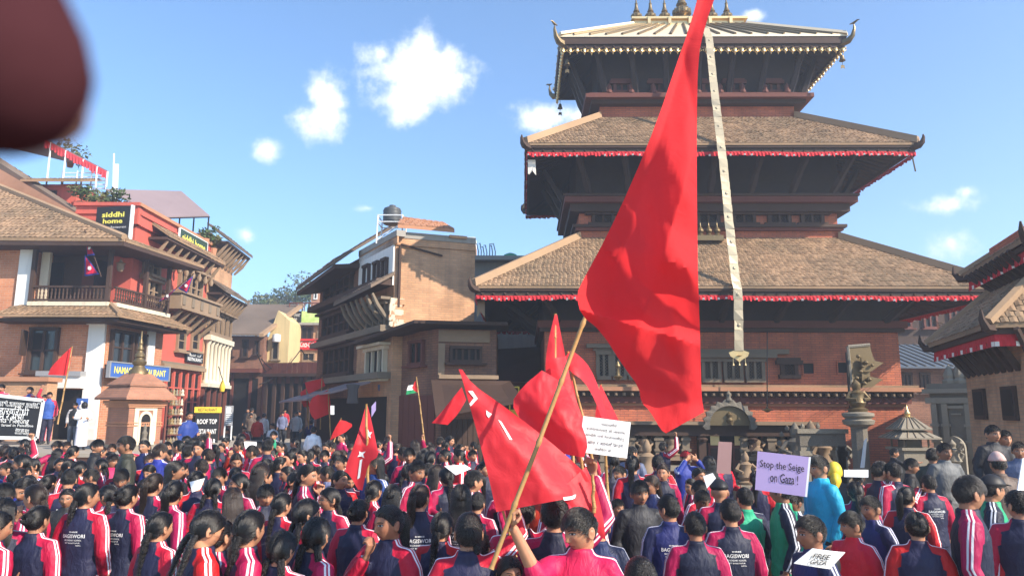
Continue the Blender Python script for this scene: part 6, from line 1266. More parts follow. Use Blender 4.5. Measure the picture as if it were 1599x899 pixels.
flag('crumpled red flag with white printed corners, in front of the bamboo pole hand',
    [(716, 576), (722, 592), (729, 618), (741, 660), (752, 702), (763, 744), (775, 799)], [(722, 577), (738, 600), (779, 628), (830, 666), (877, 704), (925, 748), (912, 773)],
    3.95, [(728, 600, 868, 778, .9, 3), (738, 596, 900, 745, -.7, 4), (735, 650, 790, 790, .5, 4), (800, 690, 890, 760, .5, 4), (760, 700, 800, 790, -.5, 4), (736, 655, 752, 658, -.6, 3)], ((806, 870), (722, 580)), 'flag_red2', 2,
    prints=([(731, 610), (738, 610), (746, 622), (735, 634), (733, 630), (740, 621)], [(759, 640), (763, 643), (768, 646), (763, 652), (760, 648)], [(778, 655), (783, 658), (800, 686), (796, 686)], [(879, 776), (893, 774), (905, 768), (908, 772), (894, 779), (881, 781)]), tilt=(-.1, .1), wr=.016, wf=.035, poleY=4.12, r=.008, group='red flags above the crowd')
flag('pleated lower flap of red flag hanging over the back of the placard boy', [(868, 770), (890, 790), (915, 806), (938, 838)], [(915, 728), (930, 760), (941, 800), (946, 842)], 4.05, [(890, 770, 940, 830, .8, 3), (910, 740, 935, 830, -.6, 3)], ((927, 800), (925, 740)), 'flag_red2', 3, nu=18, nv=26)
flag('pale glossy red flag bulging left of the bamboo pole with a bright fold', [(846, 578), (815, 604), (798, 629), (812, 655), (848, 690), (878, 708)], [(857, 584), (880, 598), (896, 630), (907, 660), (919, 692), (912, 714)],
    4.35, [(806, 628, 884, 706, -1.0, 3), (850, 590, 905, 705, .8, 3), (830, 620, 872, 680, .8, 3), (815, 600, 850, 690, -.5, 4), (870, 660, 915, 690, .6, 3), (800, 640, 870, 650, .4, 5)], ((925, 850), (905, 700)), 'flag_red2', 4, wr=.018, wf=.04)
flag('narrow upright red flag with the tallest tip, just left of the bamboo pole', [(866, 491), (856, 532), (852, 560), (852, 588)], [(870, 491), (876, 522), (882, 550), (887, 590)], 4.6, [(867, 495, 868, 590, 1.2, 2), (872, 520, 880, 590, -.9, 2)], ((868, 760), (867, 489)), 'flag_red2', 5, nu=18)
flag('twisted red flag ribbon curling to the right of the bamboo pole', [(878, 562), (890, 580), (912, 594), (929, 624), (941, 656)], [(892, 546), (907, 557), (922, 574), (937, 610), (950, 654)], 4.7, [(880, 555, 945, 655, 1.0, 2), (905, 560, 915, 590, 1.5, 3), (900, 580, 950, 600, -.6, 3)], ((944, 800), (886, 548)), 'flag_red2', 6)
flag('dark red fold of flag hanging behind the bamboo pole above the white placard', [(858, 560), (862, 600), (880, 640), (905, 690)], [(884, 556), (892, 600), (905, 640), (925, 690)], 4.5, [(870, 560, 915, 690, .8, 3)], None, 'flag_red2', 7)
flag('small peaked red flag between the curled flag and the white placard', [(893, 593), (886, 622), (880, 652), (884, 668)], [(895, 593), (900, 622), (905, 655), (910, 670)], 5.0, [(894, 594, 896, 660, 1.2, 2)], ((896, 780), (894, 591)), 'flag_red2', 8, nu=14, nv=24)
flag('thin peaked red flag rising behind the white placard', [(937, 601), (934, 620), (930, 640), (929, 662)], [(939, 601), (948, 620), (957, 637), (969, 662)], 5.2, [(938, 603, 946, 660, 1.0, 2)], ((950, 780), (938, 599)), 'flag_red2', 9, nu=14, nv=24)
flag('long narrow red flag streaming left from the tip of the crumpled flag', [(721, 604), (702, 627), (688, 645), (674, 660)], [(728, 624), (716, 645), (706, 656), (699, 663)], 4.3, [(718, 610, 690, 660, .9, 2), (724, 620, 698, 658, -.5, 2)], None, 'flag_red2', 10, nu=16, nv=26)
flag('peaked red flag with a white star standing in the middle of the crowd', [(571, 633), (563, 664), (554, 692), (537, 734), (546, 741), (559, 764)], [(574, 633), (580, 656), (588, 694), (592, 712), (575, 722), (566, 765)], 7.0, [(573, 636, 556, 760, -1.0, 2), (574, 640, 590, 710, .7, 2), (552, 690, 590, 700, .6, 2), (560, 690, 548, 740, .6, 2)], ((575, 760), (572, 630)), 'flag_red2', 11, r=.014,
    prints=([(574, 669), (577, 675), (581, 674), (578, 679), (579, 684), (575, 680), (571, 682), (573, 677), (571, 672)], [(561, 704), (565, 706), (571, 704), (567, 709), (569, 715), (564, 712), (558, 713), (561, 709)], [(562, 718), (566, 716), (562, 745), (558, 748)]), nu=26, nv=50)
flag('small dark red flag held high at the mouth of the street', [(476, 597), (478, 606), (482, 615)], [(504, 590), (506, 597), (508, 602)], 24, [(490, 590, 495, 620, .8, 2)], ((500, 670), (503, 588)), 'flag_red', 12, r=.02, nu=14, nv=12)
flag('bright red flag in the street with its lower corner hanging', [(488, 620), (482, 632), (485, 648), (492, 655)], [(513, 608), (515, 622), (517, 636), (516, 645)], 21, [(500, 610, 495, 655, .9, 2), (505, 610, 512, 645, -.8, 2)], ((517, 690), (512, 606)), 'flag_red', 13, r=.018, nu=16, nv=16)
flag('dull red flag half hidden at the left of the street flags', [(469, 612), (470, 625), (474, 635)], [(478, 606), (480, 620), (484, 634)], 25, [(475, 610, 478, 635, .8, 2)], ((482, 670), (478, 604)), 'flag_red', 14, r=.02, nu=10, nv=10)
flag('low red flag flapping over the heads at the street mouth', [(531, 655), (522, 670), (515, 687)], [(540, 657), (553, 663), (540, 674)], 14, [(532, 658, 530, 685, .9, 2), (540, 655, 545, 680, -.5, 2)], ((512, 720), (533, 652)), 'flag_red', 15, r=.014, nu=16, nv=16)
flag('red flag on a thin pole held by the student on the platform', [(112, 541), (96, 556), (80, 572), (75, 585)], [(113, 542), (112, 556), (109, 572), (106, 586)], 20.2, [(100, 545, 92, 586, .9, 2)], ((90, 662), (113, 540)), 'flag_red', 16, r=.022, nu=16, nv=18, group='red flags above the crowd')
pf_ = thing('striped_flag', 'small green white and black flag with a red triangle hanging on a thin pole', 'flag', tuple(P(663, 690, 15)))
_, m = cloth([(650, 592), (651, 604), (653, 612)], [(640, 597), (636, 605), (634, 616)], 15, [(645, 590, 643, 616, .9, 2)], 12, 12, .02, .1, 3)
me = m; mats = [mat('flag_black', (.02, .02, .02), .8, .05, 3, 0), M['ink_white'], cloth_mat('flag_green', (.03, .30, .12), .2), M['flag_red']]
nm = []
for i in range(12):
    for j in range(12):
        tri = j < 6 - abs(i - 5.5); nm.append(3 if tri else (0 if i < 4 else 1 if i < 8 else 2))
m.m = nm; m.build('cloth', mats, pf_, True); pole(P(663, 690, 15.05), P(650, 588, 15.05), .016, .012, pf_)
crim = cloth_mat('pennant_crimson', (.60, .02, .07), .3); blue = cloth_mat('pennant_blue', (.03, .06, .30), .3)
def pennant(label, quad, Y, polep):
    o = thing('pennant_flag', label, 'flag', tuple(P(*polep[0], Y)), group=None)
    a, b, c, d, e = quad                      # hoist top, upper tip, notch, lower tip, hoist bottom
    def tri(ps, g, y, name, mt):
        m = MB(); n = 10; A, B_, C_ = ps
        vs = [];
        for i in range(n + 1):
            for j in range(n + 1 - i):
                u, v = i / n, j / n; x = A[0] + (B_[0] - A[0]) * u + (C_[0] - A[0]) * v; yy = A[1] + (B_[1] - A[1]) * u + (C_[1] - A[1]) * v
                vs.append(P(x, yy, y + .08 * math.sin(x * .35 + yy * .12)))
        idx = {}; k = 0
        for i in range(n + 1):
            for j in range(n + 1 - i): idx[i, j] = k; k += 1
        fs = [];
        for i in range(n):
            for j in range(n - i):
                fs.append((idx[i, j], idx[i + 1, j], idx[i, j + 1]))
                if i + j < n - 1: fs.append((idx[i + 1, j], idx[i + 1, j + 1], idx[i, j + 1]))
        m.add(vs, fs); return m.build(name, mt, o, True)
    for ps in ((a, b, c), ((a[0] * .5 + e[0] * .5, a[1] * .5 + e[1] * .5), d, e)):
        cx, cy = sum(p[0] for p in ps) / 3, sum(p[1] for p in ps) / 3
        bd = tri(ps, 1, Y, 'border', blue); tri([(cx + (p[0] - cx) * .78, cy + (p[1] - cy) * .78) for p in ps], 1, Y - .03, 'field', crim)
        s = abs(b[0] - a[0]) * .12 + 2; m = MB(); m.add([P(cx + s * (1 if k % 2 else .55) * math.cos(k * math.pi / 8), cy + s * (1 if k % 2 else .55) * math.sin(k * math.pi / 8), Y - .07 + .08 * math.sin(cx * .35 + cy * .12)) for k in range(16)], [tuple(range(16))]); m.build('emblem', M['ink_white'], o)
    pole(P(*polep[0], Y + .05), P(*polep[1], Y + .05), .02, .016, o, 3, 'timber'); return o
pennant('crimson double pennant flag hanging down in front of the balcony roof', [(133, 362), (148, 398), (136, 400), (155, 428), (132, 431)], 23.0, ((158, 432), (132, 358)))
pennant('crimson double pennant flag sloping over the carved windows of the red house', [(302, 430), (292, 458), (278, 450), (262, 466), (248, 470)], 25.5, ((246, 474), (303, 427)))

def card(label, name, q, Y, mt, lines=(), dY=0.0, th=.006, ink='ink_black', edge=None, bend=0.0, cat='placard', group=None):
    """a held card: q = four pixel corners TL TR BR BL on the plane y = Y (right side dY further)"""
    TL, TR, BR, BL = [P(*p, Y + (dY if k in (1, 2) else 0)) for k, p in enumerate(q)]
    o = thing(name, label, cat, tuple((BL + BR) / 2), group=group)
    n = (TR - TL).cross(BL - TL).normalized()
    if n.dot(CAM - TL) < 0: n = -n
    N_ = 8; m = MB(); vs = []
    def pt(u, v): return TL.lerp(TR, u).lerp(BL.lerp(BR, u), v) + n * (bend * math.sin(math.pi * u) * (1 - .4 * v))
    for off in (0, -th):
        for i in range(N_ + 1):
            for j in range(N_ + 1): vs.append(pt(j / N_, i / N_) + n * off)
    K = (N_ + 1) ** 2; fs = []
    for i in range(N_):
        for j in range(N_):
            a = i * (N_ + 1) + j; b, c, d = a + 1, a + N_ + 2, a + N_ + 1; fs += [(a, d, c, b), (a + K, b + K, c + K, d + K)]
    for j in range(N_):
        a, b = j, j + 1; fs.append((a, b, b + K, a + K)); a, b = N_ * (N_ + 1) + j, N_ * (N_ + 1) + j + 1; fs.append((b, a, a + K, b + K))
        a, b = j * (N_ + 1), (j + 1) * (N_ + 1); fs.append((b, a, a + K, b + K)); a, b = a + N_, b + N_; fs.append((a, b, b + K, a + K))
    m.add(vs, fs); m.build('sheet', mt, o, True)
    W_, H_ = (TR - TL).length, (BL - TL).length
    for (t, u, v, wf, hf) in lines:
        c = pt(u, v) + n * .004; lettering('lettering', t, basis(c, (TR - TL), (TL - BL)), W_ * wf, H_ * hf, M[ink], o, bold=.004)
    if edge:
        m = MB(); e = (TR - TL).normalized() * .012; m.hexa([BR - n * .012, BR - n * .012 + e, BR + e, BR], [TR - n * .012, TR - n * .012 + e, TR + e, TR]); m.build('side_sheet', edge, o)
    return o
card('white placard with five rows of dark Devanagari lettering held up right of the red flags', 'placard', [(911, 649), (985, 659), (979, 715), (904, 705)], 4.35, M['paper'],
     [('नरसंहारविरोधी', .55, .16, .34, .11), ('इजरायललाई हो-अवरोध', .5, .32, .82, .11), ('मानिस पनि गाजावासीहरू', .5, .50, .82, .12), ('बाच र शानति पाउने', .52, .68, .74, .12), ('अधिकार छ ।', .5, .85, .4, .1)], .06)
card('lilac placard reading Stop the Seige on Gaza at right', 'placard', [(1183, 704), (1263, 713), (1257, 775), (1179, 764)], 4.7, M['lilac_paper'],
     [('Stop the Seige', .5, .33, .86, .24), ('on Gaza !', .56, .62, .54, .24)], -.08, edge=M['paper'], bend=.0)
card('white paper sheet with black lettering lying over the dark hood at the bottom right', 'paper_sheet', [(1269, 856), (1320, 862), (1296, 888), (1240, 879)], 2.75, M['paper'], [('FREE', .42, .34, .5, .24), ('GAZA', .5, .68, .5, .24)], .1, .002, bend=.002, cat='paper')
card('white paper held flat over the heads right of the crumpled red flag base', 'paper_sheet', [(694, 727), (726, 725), (736, 731), (712, 741)], 5.8, M['paper'], (), .2, .003, cat='paper')
card('white paper sheet raised over the dark heads at left centre', 'paper_sheet', [(296, 752), (320, 746), (313, 763), (300, 768)], 5.3, M['paper'], (), .05, .003, cat='paper')
card('small white paper held by a girl below the street lamp post', 'paper_sheet', [(381, 689), (401, 690), (400, 699), (383, 701)], 11, M['paper'], (), .1, .003, cat='paper')
card('small white note held up beside the street flags', 'paper_sheet', [(516, 633), (522, 633), (522, 647), (516, 647)], 18, M['paper'], (), 0, .003, cat='paper')
card('tilted pale lilac note on a stick above the street crowd', 'paper_sheet', [(580, 634), (587, 626), (587, 640), (580, 651)], 16, M['lilac_paper'], (), 0, .003, cat='paper')
card('brownish pink card held up in front of the temple door', 'placard', [(1122, 689), (1143, 690), (1141, 740), (1119, 738)], 8.2, mat('pink_card', (.34, .20, .19), .8, .15, 4, .1, 8), (), 0, .008)
card('crumpled white note with grey scribbles held by the boy shading his face', 'paper_sheet', [(1098, 743), (1113, 738), (1118, 746), (1104, 762)], 6.3, M['paper'], (), 0, .003, cat='paper')
card('tall narrow white sheet leaning against the stone pillar', 'paper_sheet', [(1350, 688), (1354, 684), (1350, 730), (1344, 730)], 14, M['paper'], (), .1, .01, cat='paper')
card('white strip banner held behind the cyan jacket', 'placard', [(1318, 733), (1356, 733), (1356, 745), (1318, 744)], 6.6, M['paper'], (), 0, .004)
card('white placard seen edge-on at the right border of the picture', 'placard', [(1597, 716), (1640, 700), (1630, 765), (1589, 765)], 5.0, M['paper'], (), .1, .006)
bl = thing('protest_banner', 'large black banner with white border and Devanagari slogans held at the left edge', 'banner', tuple(P(0, 685, 20)))
q = [(-120, 604), (68, 625), (58, 684), (-120, 681)]; TL, TR, BR, BL = [P(*p, 20.0) for p in q]
m = MB(); m.hexa([BL, BR, BR + Vector((0, .03, 0)), BL + Vector((0, .03, 0))], [TL, TR, TR + Vector((0, .03, 0)), TL + Vector((0, .03, 0))]); m.build('panel', M['sign_black'], bl)
m = MB()
for a, b in ((TL, TR), (TR, BR), (BR, BL)):
    d = (b - a).normalized(); n = Vector((d.z, 0, -d.x)) * .045; o_ = Vector((0, -.012, 0)); m.hexa([a + o_ - n, b + o_ - n, b - n - Vector((0, .004, 0)) + Vector((0, 0, 0)), a - n - Vector((0, .004, 0))], [a + o_ + n, b + o_ + n, b + n - Vector((0, .004, 0)), a + n - Vector((0, .004, 0))])
m.build('border', M['ink_white'], bl)
for (t, x0, y0, x1, y1, h) in (('आयोजक नगरका विदयालय - विदयारथी सङगठन समिति', -100, 620, 63, 632, .10), ('नेपाल विदयारथी सभा - गाजा पकषमा एकता', -100, 625, 61, 636, .08), ('गाजामा नरसंहारविरोधी', -60, 636, 45, 643, .26), ('विरोध परदरशन र सभा', -60, 645, 38, 650, .27), ("Pro Gaza Students' Meeting", -60, 653, 45, 658, .20), ('Against Genocide by Israel in Palestine', -60, 662, 52, 665, .09), ('सथान बस सटप', 24, 671, 45, 673, .09), ('नया बाटो भकतपुर', 23, 676, 45, 677, .09)):
    a, b = P(x0, y0, 19.98), P(x1, y1, 19.98); lettering('lettering', t, basis((a + b) / 2, b - a, (0, 0, 1)), (b - a).length, h, M['ink_white'], bl, bold=.01)
fg = thing('finger', 'dark out-of-focus fingertip of the photographer at the upper left corner', 'finger', tuple(P(-30, 60, .06)))
m = MB(); tip = P(-12, 105, .06); ax = (P(-150, -160, .066) - tip).normalized(); rr = .0079
ring_pts = [(-.0078, .001), (-.0070, .0036), (-.0055, .0056), (-.003, .0072), (0, .0079), (.006, .0083), (.014, .0085), (.024, .0083), (.030, .0088), (.038, .0086), (.055, .0085)]
m.tube([tip + ax * d for d, r in ring_pts], [r for d, r in ring_pts], 20)
fo = m.build('fingertip', mat('shaded_skin', (.062, .022, .026), .95, .25, 300, .3, 900, ds=.0003, spec=.0), fg, True)  # skin colour darkened to carry shade that nothing here casts
m = MB(); nrm = ax.cross(Vector((0, 1, 0))).normalized(); m.tube([tip + Vector((0, .0062, 0)) + ax * d for d in (-.004, 0, .005, .008)], [.003, .0048, .005, .0045], 12, flat=1.0); m.build('nail', mat('nail', (.35, .2, .17), .35, .05, 300, 0), fg, True)
class Ex:
    """small node-expression helper"""
    def __init__(s, nt, sock): s.nt, s.s = nt, sock
    def op(s, o, b=None, c=None):
        n = s.nt.nodes.new('ShaderNodeMath'); n.operation = o; s.nt.links.new(s.s, n.inputs[0])
        for i, v in ((1, b), (2, c)):
            if v is None: continue
            if isinstance(v, Ex): s.nt.links.new(v.s, n.inputs[i])
            else: n.inputs[i].default_value = v
        return Ex(s.nt, n.outputs[0])
    def __add__(s, b): return s.op('ADD', b)
    def __sub__(s, b): return s.op('SUBTRACT', b)
    def __mul__(s, b): return s.op('MULTIPLY', b)
    def __truediv__(s, b): return s.op('DIVIDE', b)
    def abs(s): return s.op('ABSOLUTE')
    def lt(s, b): return s.op('LESS_THAN', b)
    def gt(s, b): return s.op('GREATER_THAN', b)
    def mn(s, b): return s.op('MINIMUM', b)
    def mx(s, b): return s.op('MAXIMUM', b)
    def sq(s): return s.op('MULTIPLY', s)
    def step(s, w):                       # soft step 0..1 across +-w
        n = s.nt.nodes.new('ShaderNodeMapRange'); n.interpolation_type = 'SMOOTHSTEP'; n.inputs['From Min'].default_value = -w; n.inputs['From Max'].default_value = w
        s.nt.links.new(s.s, n.inputs[0]); return Ex(s.nt, n.outputs[0])
def mixc(nt, fac, a, b):
    m = nt.nodes.new('ShaderNodeMix'); m.data_type = 'RGBA'
    nt.links.new(fac.s if isinstance(fac, Ex) else fac, m.inputs[0])
    for i, v in ((6, a), (7, b)):
        if isinstance(v, tuple): m.inputs[i].default_value = (*v, 1)
        else: nt.links.new(v, m.inputs[i])
    return m.outputs[2]
def attr(nt, name, out='Fac'):
    a = nt.nodes.new('ShaderNodeAttribute'); a.attribute_name = name; return a.outputs[out]
def skin_mat(name, col):
    m, nt, N, L, b = _nt(name); b.inputs['Roughness'].default_value = .52; b.inputs['Specular IOR Level'].default_value = .35
    b.inputs['Subsurface Weight'].default_value = .08; b.inputs['Subsurface Radius'].default_value = (.012, .005, .003); b.inputs['Subsurface Scale'].default_value = .4
    sx = N('ShaderNodeSeparateXYZ'); L(attr(nt, 'hco', 'Vector'), sx.inputs[0])
    X, Y, Z = (Ex(nt, sx.outputs[i]) for i in range(3)); aX = X.abs(); front = (Y * -1 - .045).step(.006)
    oi = N('ShaderNodeObjectInfo'); hs = N('ShaderNodeHueSaturation'); hs.inputs['Color'].default_value = (*col, 1)
    v = Ex(nt, oi.outputs['Random']) * .5 + .72; L(v.s, hs.inputs['Value'])
    c = hs.outputs[0]
    tc = N('ShaderNodeTexCoord'); n = N('ShaderNodeTexNoise'); n.inputs['Scale'].default_value = 18; n.inputs['Detail'].default_value = 4; L(tc.outputs['Object'], n.inputs['Vector'])
    blot = (Ex(nt, n.outputs[0]) - .45).step(.25) * .35; c = mixc(nt, blot, c, tuple(x * y for x, y in zip(col, (.95, .7, .66))))
    ck = (((aX - .043).sq() + (Z + .022).sq()) * -1 + .00035).step(.0003) * front * .3; c = mixc(nt, ck, c, (col[0] * .95, col[1] * .55, col[2] * .5))
    lip = (((X / .0235).sq() + ((Z + .0625) / .0105).sq()) * -1 + 1).step(.25) * front * .75; c = mixc(nt, lip, c, (.30, .085, .075))
    ml = (((Z + .0625).abs() * -1 + .0014).step(.0008)) * (aX * -1 + .022).step(.003) * front; c = mixc(nt, ml, c, (.06, .02, .02))
    no = ((((aX - .0075) / .0042).sq() + ((Z + .0395) / .0026).sq()) * -1 + 1).step(.3) * front * .8; c = mixc(nt, no, c, (.05, .02, .018))
    dx = aX - .0315; dz = Z - .0105
    eye = (((dx / .0150).sq() + (dz / .0050).sq()) * -1 + 1).step(.12) * front
    lid = (((dx / .0180).sq() + ((dz - .0014) / .0072).sq()) * -1 + 1).step(.15) * front; c = mixc(nt, lid, c, (.025, .014, .012))
    c = mixc(nt, eye, c, (.42, .38, .35))
    iris = ((dx.sq() + dz.sq()) * -1 + .0062 ** 2).step(.000006) * eye; c = mixc(nt, iris, c, (.012, .008, .007))
    br = ((dz - .0205 + dx.sq() * 16).abs() * -1 + .0034).step(.0016) * (dx.abs() * -1 + .0175).step(.003) * front; c = mixc(nt, br, c, (.014, .010, .009))
    L(c, b.inputs['Base Color']); return m
def jacket_mat(name, body, sleeve, stripe=(.80, .80, .82), sheen=.25, collar=None, panel=None, rough=.55):
    m, nt, N, L, b = _nt(name); b.inputs['Roughness'].default_value = rough; b.inputs['Specular IOR Level'].default_value = .28
    arm = Ex(nt, attr(nt, 'arm')); lat = Ex(nt, attr(nt, 'lat')); outer = Ex(nt, attr(nt, 'outer')); frontv = Ex(nt, attr(nt, 'front'))
    tc = N('ShaderNodeTexCoord'); n = N('ShaderNodeTexNoise'); n.inputs['Scale'].default_value = 7; n.inputs['Detail'].default_value = 5; L(tc.outputs['Object'], n.inputs['Vector'])
    c = mixc(nt, (Ex(nt, n.outputs[0]) - .5).step(.25) * .6, body, tuple(x * 1.5 + .004 for x in body))
    if panel: c = mixc(nt, (frontv - .0).step(.01), c, panel)
    sl = mixc(nt, (Ex(nt, n.outputs[0]) - .5).step(.25) * .45, sleeve, tuple(x * .72 for x in sleeve))
    am = arm.step(.003); c = mixc(nt, am, c, sl)
    pipe = ((arm - .004).abs() * -1 + .004).step(.0015) * .0
    if stripe:
        s1 = ((lat.abs() - .0125).abs() * -1 + .0062).step(.0016) * (outer - .0).step(.006) * am; c = mixc(nt, s1, c, stripe)
    oi = N('ShaderNodeObjectInfo'); hs = N('ShaderNodeHueSaturation'); L(c, hs.inputs['Color']); L((Ex(nt, oi.outputs['Random']) * .4 + .8).s, hs.inputs['Value']); L((Ex(nt, oi.outputs['Random']) * .03 + .485).s, hs.inputs['Hue'])
    L(hs.outputs[0], b.inputs['Base Color'])
    n2 = N('ShaderNodeTexNoise'); n2.inputs['Scale'].default_value = 16; n2.inputs['Detail'].default_value = 4; n2.inputs['Distortion'].default_value = 1.5
    mp = N('ShaderNodeMapping'); mp.inputs['Scale'].default_value = (1, 1, .45); L(tc.outputs['Object'], mp.inputs[0]); L(mp.outputs[0], n2.inputs['Vector'])
    bp = N('ShaderNodeBump'); bp.inputs['Strength'].default_value = .55; bp.inputs['Distance'].default_value = .02; L(n2.outputs[0], bp.inputs['Height']); L(bp.outputs[0], b.inputs['Normal'])
    return m
def trouser_mat(name, col, stripe=None):
    m, nt, N, L, b = _nt(name); b.inputs['Roughness'].default_value = .6
    sx = N('ShaderNodeSeparateXYZ'); tc = N('ShaderNodeTexCoord'); L(tc.outputs['Object'], sx.inputs[0]); c = col
    if stripe:
        X, Y = Ex(nt, sx.outputs[0]), Ex(nt, sx.outputs[1]); out = (X.abs() - .12).step(.01); s = ((Y.abs() - .010).abs() * -1 + .005).step(.0015) * out; red = (Y.abs() * -1 + .035).step(.002) * out
        c = mixc(nt, red, col, stripe); c = mixc(nt, s, c, (.8, .8, .8)); L(c, b.inputs['Base Color'])
    else: b.inputs['Base Color'].default_value = (*col, 1)
    return m
def hair_mat(name, col):
    m, nt, N, L, b = _nt(name); b.inputs['Roughness'].default_value = .68; b.inputs['Specular IOR Level'].default_value = .25
    tc = N('ShaderNodeTexCoord'); n = N('ShaderNodeTexNoise'); n.inputs['Scale'].default_value = 60; n.inputs['Detail'].default_value = 4
    mp = N('ShaderNodeMapping'); mp.inputs['Scale'].default_value = (3.5, .8, .35); L(tc.outputs['Object'], mp.inputs[0]); L(mp.outputs[0], n.inputs['Vector'])
    oi = N('ShaderNodeObjectInfo'); c = mixc(nt, (Ex(nt, n.outputs[0]) - .52).step(.2), col, tuple(x * 3.2 + .004 for x in col)); hs = N('ShaderNodeHueSaturation'); L(c, hs.inputs['Color']); L((Ex(nt, oi.outputs['Random']) * .9 + .6).s, hs.inputs['Value']); L(hs.outputs[0], b.inputs['Base Color'])
    bp = N('ShaderNodeBump'); bp.inputs['Strength'].default_value = .9; bp.inputs['Distance'].default_value = .004; L(n.outputs[0], bp.inputs['Height']); L(bp.outputs[0], b.inputs['Normal'])
    return m
NAVY, CRIM = (.014, .015, .040), (.44, .009, .048)
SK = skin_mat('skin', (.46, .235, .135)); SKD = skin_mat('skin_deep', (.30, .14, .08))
JM = dict(track=jacket_mat('tracksuit_jacket', NAVY, CRIM), hood=jacket_mat('crimson_hoodie', (.55, .012, .06), (.60, .014, .08)), navy=jacket_mat('navy_shirt', (.014, .02, .09), (.012, .016, .055), (.5, .5, .6)),
          green=jacket_mat('green_panel_shirt', (.02, .30, .15), (.018, .02, .045)), dark=jacket_mat('dark_jacket', (.022, .022, .026), (.022, .022, .026), None), olive=jacket_mat('olive_jacket', (.045, .048, .035), (.045, .048, .035), None),
          grey=jacket_mat('grey_jacket', (.16, .165, .17), (.16, .165, .17), None), greyblue=jacket_mat('grey_blue_shirt', (.13, .15, .24), (.13, .15, .24), None), white=jacket_mat('white_shirt', (.72, .73, .76), (.72, .73, .76), None),
          cyan=jacket_mat('cyan_jacket', (.02, .36, .62), (.02, .36, .62), None), brown=jacket_mat('brown_jacket', (.12, .085, .065), (.12, .085, .065), None), blue=jacket_mat('blue_sports_shirt', (.02, .045, .22), (.02, .05, .25), (.7, .7, .75)), red=jacket_mat('red_jacket', (.40, .012, .02), (.42, .014, .025)),
          pale=jacket_mat('pale_shirt', (.42, .40, .38), (.42, .40, .38), None), vest=jacket_mat('black_vest', (.018, .018, .02), (.55, .5, .48), None), ltblue=jacket_mat('platform_tracksuit', (.03, .08, .30), (.55, .03, .06)))
TM = dict(navy=trouser_mat('tracksuit_trousers', NAVY, CRIM), dark=trouser_mat('dark_trousers', (.02, .02, .024)), grey=trouser_mat('grey_trousers', (.10, .105, .12)), white=trouser_mat('white_skirt', (.72, .66, .68)))
HM = hair_mat('black_hair', (.0065, .0055, .0055)); HB = hair_mat('dark_brown_hair', (.013, .008, .006))
SHOE = mat('shoe', (.05, .05, .055), .6, .1, 10, .1, 40)

def gs(x, c, w): return np.exp(-((x - c) / w) ** 2)
def head_surface(d):
    x, y, z = d[:, 0], d[:, 1], d[:, 2]
    X, Y, Z = x * .0735, y * .095, z * .112
    lower = np.clip(-z, 0, 1); back = np.clip(y, 0, 1); front = np.clip(-y, 0, 1)
    X = X * (1 - .27 * lower ** 1.5 - .0 * front); Y = np.where(y > 0, Y * (1 - .42 * lower ** 1.2), Y * (1 - .07 * lower))
    Y = Y + .008 * back * np.clip(z + .4, 0, 1); X = X * (1 + .04 * np.clip(z, 0, 1) * back)
    aX = np.abs(X); f = np.sqrt(front)
    ridge = np.where(Z > -.030, .006 + .019 * np.clip((.016 - Z) / .046, 0, 1) ** 1.3, .025 * np.exp(-((Z + .030) / .0075) ** 2)) * (Z < .024) * np.clip((.030 - Z) / .012, 0, 1)
    out = gs(X, 0, .0105) * ridge + .009 * gs(aX, .0125, .0075) * gs(Z, -.033, .008)
    out += .0055 * gs(Z, .030, .010) * np.exp(-(aX / .05) ** 4) - .0095 * gs(aX, .031, .015) * gs(Z, .010, .011) + .004 * gs(aX, .031, .010) * gs(Z, .009, .007)
    out += .006 * gs(aX, .046, .018) * gs(Z, -.018, .020) + .0075 * gs(X, 0, .021) * gs(Z, -.0555, .0058) + .0085 * gs(X, 0, .018) * gs(Z, -.0695, .0062) - .005 * gs(Z, -.0625, .0028) * gs(X, 0, .02)
    out += .009 * gs(X, 0, .019) * gs(Z, -.098, .013) - .004 * gs(X, 0, .02) * gs(Z, -.082, .006)
    Y = Y - out * f
    return np.stack([X, Y, Z], 1)
def sph(nu, nv):
    th = np.linspace(0, 2 * np.pi, nu, endpoint=False); ph = np.linspace(-np.pi / 2, np.pi / 2, nv)
    return [np.stack([np.cos(p) * np.sin(th), -np.cos(p) * np.cos(th), np.full(nu, np.sin(p))], 1) for p in ph]
def head_mb(mb, Mh):
    rings = sph(72, 60); vs = [];
    for r in rings: vs.append([Mh @ Vector(p) for p in head_surface(r + 1e-6)])
    mb.rings(vs, True)
    for s in (-1, 1):           # ears: a curved shell with a rim
        e = []
        for k in range(13):
            a = 2 * math.pi * k / 12; e.append(Mh @ Vector((s * (.0735 + .010 + .004 * math.cos(a)), .012 + .017 * math.cos(a) + .004 * math.sin(a), -.006 + .031 * math.sin(a))))
        mb.tube(e, [.006] * 13, 6)
        mb.tube([Mh @ Vector((s * .070, .012, .012)), Mh @ Vector((s * .080, .014, .002)), Mh @ Vector((s * .078, .010, -.026)), Mh @ Vector((s * .068, .004, -.03))], [.012, .014, .009, .006], 8)
def head_matrix(yaw, pitch, roll=0, c=(0, -.012, 1.487)):
    return Matrix.Translation(c) @ Matrix.Rotation(R(yaw), 4, 'Z') @ Matrix.Rotation(R(pitch), 4, 'X') @ Matrix.Rotation(R(roll), 4, 'Y') @ Matrix.Scale(.955, 4)
